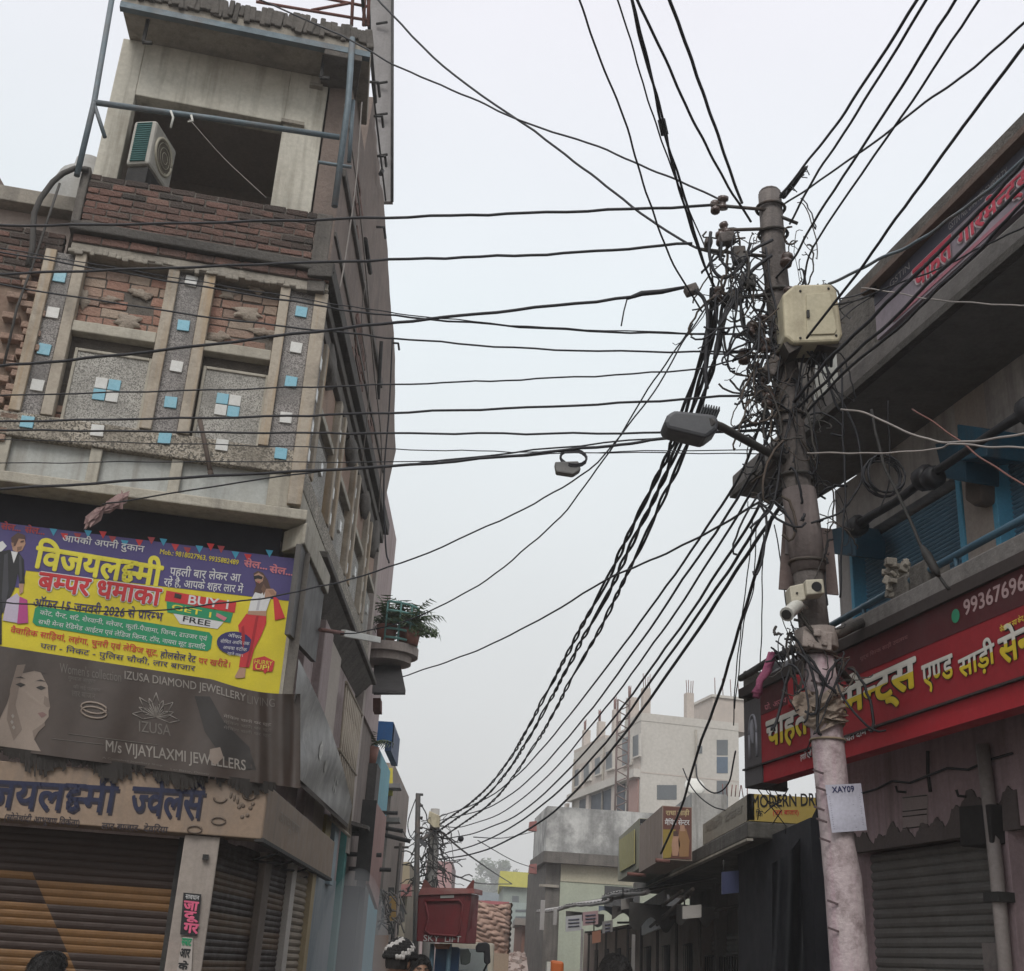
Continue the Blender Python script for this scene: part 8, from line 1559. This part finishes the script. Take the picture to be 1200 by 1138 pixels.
def person(lb, x, y, h, yaw, top_m, leg_m, hair='short', pose='stand', far=False, hat=None):
    z0 = gz(y); t = thing('person', lb, 'person', (x, y, z0)); R_ = Matrix.Rotation(math.radians(yaw), 3, 'Z'); S = h / 1.72
    def T(p): return R_ @ (Vector(p) * S) + Vector((x, y, z0))
    # faces local -Y ; skeleton of the body
    st = .10 if pose == 'walk' else 0
    J = [(0, 0, .96), (0, 0, 1.12), (0, .01, 1.30), (0, .01, 1.42), (0, 0, 1.50), (0, -.01, 1.56)]; E_ = [(0, 1), (1, 2), (2, 3), (3, 4), (4, 5)]; Rr = [(.155, .11), (.135, .095), (.15, .105), (.12, .085), (.055, .055), (.05, .055)]
    def chain(pts, rs, root):
        i0 = root
        for p, r in zip(pts, rs): J.append(p); Rr.append(r); E_.append((i0, len(J) - 1)); i0 = len(J) - 1
        return i0
    hands = []
    for s in (-1, 1):
        chain([(s * .09, 0, .88), (s * .10, -.02 - st * s, .50), (s * .10, .02 - 2 * st * s, .09), (s * .105, -.07 - 2 * st * s, .04), (s * .11, -.15 - 2 * st * s, .03)], [.085, .058, .042, .04, .03], 0)
        b_ = -.25 if pose == 'carry' else -.03 + st * s
        wrist = (s * .235, b_ - .04, .86 if pose != 'carry' else 1.05); hand = (s * .235, b_ - .06, .80 if pose != 'carry' else 1.07)
        chain([(s * .17, .01, 1.40), (s * .215, .02, 1.12), wrist, hand], [.062, .045, .03, (.028, .04)], 3); hands.append((s, hand))
    body = skin_mesh('body', [T(p) for p in J], E_, [(a[0] * S, a[1] * S) if isinstance(a, tuple) else a * S for a in Rr], SKIN, t)
    if not far:
        for s, hd in hands:
            V_ = [T(hd)]; E2 = []; R2 = [.026 * S]
            for k, (dy, ln) in enumerate(((-.028, .085), (-.009, .095), (.010, .088), (.028, .070))):
                i0 = 0
                for q in (.35, .7, 1): V_.append(T((hd[0] - s * .012 * q * q, hd[1] + dy * (1 - .2 * q), hd[2] - .03 - ln * q))); R2.append(.0095 * S * (1.1 - .25 * q)); E2.append((i0, len(V_) - 1)); i0 = len(V_) - 1
            i0 = 0
            for q in ((-.03, -.02), (-.045, -.055), (-.048, -.08)): V_.append(T((hd[0] - s * .01, hd[1] + q[0], hd[2] + q[1]))); R2.append(.0105 * S); E2.append((i0, len(V_) - 1)); i0 = len(V_) - 1
            skin_mesh('hand', V_, E2, R2, SKIN, t)
    # head with face
    hc = Vector((0, -.015, 1.615)); mb = MB()
    def hf(a, b):
        th = math.pi * b; ph = 2 * math.pi * a; d = Vector((math.sin(th) * math.sin(ph), -math.sin(th) * math.cos(ph), math.cos(th))); r = Vector((d.x * .074, d.y * .092, d.z * .112))
        if d.z < 0: r.x *= 1 - .28 * d.z * d.z; r.y *= 1 - .10 * d.z * d.z
        fr_ = max(0, -d.y)
        if fr_ > .6:
            r.y -= .026 * math.exp(-((d.x / .16) ** 2) - ((d.z + .12) / .17) ** 2)          # nose
            r.y += .010 * math.exp(-(((abs(d.x) - .36) / .15) ** 2) - ((d.z - .10) / .10) ** 2)   # eye sockets
            r.y -= .008 * math.exp(-((d.x / .30) ** 2) - ((d.z + .52) / .09) ** 2)          # lips
        return T(hc + r)
    mb.grid(hf, 36, 24); hd_ = mb.build('head', SKIN, t, fix=False)
    for s in (-1, 1):
        mb = MB(); mb.ell(T(hc + Vector((s * .075, .01, -.005))), .014, .022, .034, 8, 6); mb.build('ear', SKIN, hd_)
        mb = MB(); mb.ell(T(hc + Vector((s * .029, -.079, .012))), .012, .006, .005, 8, 6); mb.build('eye', mat('eye_white', (.36, .33, .30), None, 3, .3), hd_); mb = MB(); mb.ell(T(hc + Vector((s * .029, -.087, .012))), .006, .004, .006, 7, 5); mb.build('iris', HAIRB, hd_)
        mb = MB(); mb.tube([T(hc + Vector((s * .013, -.090, .032))), T(hc + Vector((s * .03, -.089, .038))), T(hc + Vector((s * .047, -.078, .033)))], .004, 5); mb.build('eyebrow', HAIRB, hd_)
    mb = MB(); mb.tube([T(hc + Vector((k * .012, -.094 + abs(k) * .003, -.058))) for k in (-2, -1, 0, 1, 2)], .006, 6); mb.build('lips', flat('lip_skin', (.22, .09, .07)), hd_)
    # hair as a shell with strands
    mb = MB(); rr = random.Random(int(x * 100)); base = .112
    def hair_fn(a, b):
        ph = 2 * math.pi * a; front = max(0, math.cos(ph)); low = (.62 if hair == 'short' else .80) - .30 * front; th = math.pi * b * low; d = Vector((math.sin(th) * math.sin(ph), -math.sin(th) * math.cos(ph), math.cos(th)))
        n_ = .003 * math.sin(a * 60 + b * 11) + .0025 * math.sin(a * 97 + b * 31); e = .012 * math.sin(math.pi * min(1, b * 1.1)) + .004
        return T(hc + Vector((d.x * (.078 + e + n_), d.y * (.097 + e + n_) + .004, d.z * (.116 + e * .8 + n_ * .6))))
    if hat is None:
        mb.grid(hair_fn, 72, 22)
        for i in range(700):
            a, b = rr.random(), rr.random() * .95; p = hair_fn(a, b); q = hair_fn(a + rr.uniform(-.03, .03), min(1, b + .12)); o = (p - T(hc)).normalized(); mb.tube([p, p.lerp(q, .5) + o * .012, q + o * .006], [.0016, .0016, .0006], 3)
        mb.build('hair', HAIRB, t, fix=False)
    else:
        mb.grid(lambda a, b: hair_fn(a, b), 40, 14); mb.build('hair', HAIRB, t, fix=False)
        # knitted cap : rows of bobbles, alternating black and white
        mbk = [MB(), MB()]
        for i in range(9):
            th = .12 + i * .155
            n = max(6, int(34 * math.sin(th)))
            for k in range(n):
                ph = 2 * math.pi * (k + .5 * (i % 2)) / n; d = Vector((math.sin(th) * math.sin(ph), -math.sin(th) * math.cos(ph), math.cos(th))); p = T(hc + Vector((d.x * .10, d.y * .118, d.z * .135 + .004)))
                mbk[1 if (int((ph + .35 * i) / 6.283 * 9) % 3 == 0) else 0].ell(p, .017, .017, .019, 7, 5, jit=.12)
        mbk[0].build('knit_cap', mat('black_wool', (.018, .017, .017), None, 20, .95, .6, 120), t, fix=False); mbk[1].build('knit_stripe', mat('white_wool', (.50, .48, .46), None, 20, .95, .6, 120), t, fix=False)
    # clothes follow the body : shirt and trousers as skinned shells
    V_ = [(0, 0, .93), (0, 0, 1.12), (0, .01, 1.30), (0, .01, 1.43), (0, 0, 1.475)]; E2 = [(0, 1), (1, 2), (2, 3), (3, 4)]; R2 = [(.175, .13), (.155, .115), (.168, .122), (.135, .10), (.068, .068)]
    for s, hd in hands:
        i0 = 3; w_ = J[[k for k, p in enumerate(J) if p == hd][0] - 1]
        for p, r in (((s * .17, .01, 1.405), .075), ((s * .216, .02, 1.12), .058), ((w_[0], w_[1], w_[2] + .03), .042)): V_.append(p); R2.append(r); E2.append((i0, len(V_) - 1)); i0 = len(V_) - 1
    skin_mesh('shirt', [T(p) for p in V_], E2, [(a[0] * S, a[1] * S) if isinstance(a, tuple) else a * S for a in R2], top_m, t)
    V_ = [(0, 0, .99), (0, 0, .90)]; E2 = [(0, 1)]; R2 = [(.165, .125), (.16, .12)]
    for s in (-1, 1):
        i0 = 1
        for p, r in (((s * .095, 0, .80), .105), ((s * .10, -.02 - st * s, .50), .08), ((s * .10, .02 - 2 * st * s, .11), .06)): V_.append(p); R2.append(r); E2.append((i0, len(V_) - 1)); i0 = len(V_) - 1
    skin_mesh('trousers', [T(p) for p in V_], E2, [(a[0] * S, a[1] * S) if isinstance(a, tuple) else a * S for a in R2], leg_m, t)
    for s in (-1, 1): mb = MB(); mb.ell(T((s * .108, -.08 - 2 * st * s, .035)), .045 * S, .125 * S, .036 * S, 12, 8, ax=R_); mb.build('shoe', BLACKC, t)
    return t
CL = lambda n, c: mat(n, c, tuple(k * .8 for k in c), 3, .9, .3, 30)
def headpos(px, py, Y): p = onY(px, py, Y); return p.x, p.z - gz(Y)
x_, h_ = headpos(60, 1108, 6.2); h_ -= .05; person('person with short black hair turned right at the bottom left before the striped shutter', x_, 6.2, h_, 108, CL('grey_shirt', (.20, .20, .22)), CL('dark_trousers', (.05, .05, .06)))
x_, h_ = headpos(468, 1113, 8.6); person('person in a black and white bobbly knitted cap below the far poles', x_, 8.6, h_ + .03, 150, CL('maroon_shawl', (.18, .05, .06)), CL('dark_trousers', (.05, .05, .06)), hat='knit')
x_, h_ = headpos(722, 1123, 7.4); person('person with thick dark hair at the bottom in front of the dark shops', x_, 7.4, h_, 190, CL('navy_shirt', (.04, .05, .09)), CL('brown_trousers', (.10, .08, .06)))
x_, h_ = headpos(492, 1123, 9.6); person('person with black hair half hidden beside the knitted cap', x_, 9.6, h_, 20, CL('tan_shirt', (.30, .22, .15)), CL('dark_trousers', (.05, .05, .06)))
for px, Y, col, yaw, lb in ((611, 60, (.46, .44, .44), 20, 'distant person in a white shirt walking near the brown shed'), (616, 60.6, (.36, .07, .08), -40, 'distant person in red walking beside the one in white'), (477, 44, (.55, .54, .53), 170, 'distant person in a white shirt and cap left of the lift truck')):
    x_ = onY(px, 1100, Y).x; person(lb, x_, Y, 1.66, yaw, CL('far_shirt_%d' % px, col), CL('far_trousers', (.07, .07, .09)), pose='walk', far=True)

# thin smoke drifting up beside the blue door
SMK = bpy.data.materials.new('thin_smoke'); SMK.use_nodes = True; nt = SMK.node_tree; nt.nodes.remove(nt.nodes['Principled BSDF']); pv = nt.nodes.new('ShaderNodeVolumePrincipled'); pv.inputs['Color'].default_value = (.82, .84, .86, 1); pv.inputs['Density'].default_value = .30
nt.links.new(pv.outputs[0], nt.nodes['Material Output'].inputs['Volume'])
mb = MB(); mb.ell((-1.55, 15.2, 1.35), .45, 1.1, 1.3, 24, 16, jit=.0); mb.build('smoke', SMK, None, 'thin pale smoke rising beside the smoky blue door on the left', 'smoke', kind='stuff')
# ------------------------------------------------------------------ haze over the whole street
hz = MB(); hz.hexa([(-420, -420, -3), (420, -420, -3), (420, 420, -3), (-420, 420, -3), (-420, -420, 40), (420, -420, 40), (420, 420, 40), (-420, 420, 40)])
HM = bpy.data.materials.new('thin_haze'); HM.use_nodes = True; nt = HM.node_tree; nt.nodes.remove(nt.nodes['Principled BSDF']); pv = nt.nodes.new('ShaderNodeVolumePrincipled'); pv.inputs['Color'].default_value = (.86, .87, .88, 1); pv.inputs['Density'].default_value = .0020; pv.inputs['Anisotropy'].default_value = .2
nt.links.new(pv.outputs[0], nt.nodes['Material Output'].inputs['Volume'])
hz.build('haze', HM, None, 'pale even winter haze filling the street', 'haze', kind='stuff', base=(0, 0, -3))
SC.cycles.volume_bounces = 1; SC.cycles.volume_step_rate = 4; SC.cycles.max_bounces = 8
bpy.data.objects.remove(_to); bpy.data.curves.remove(_tc)
for o in bpy.data.objects:
    if '_o' in o.keys(): del o['_o']
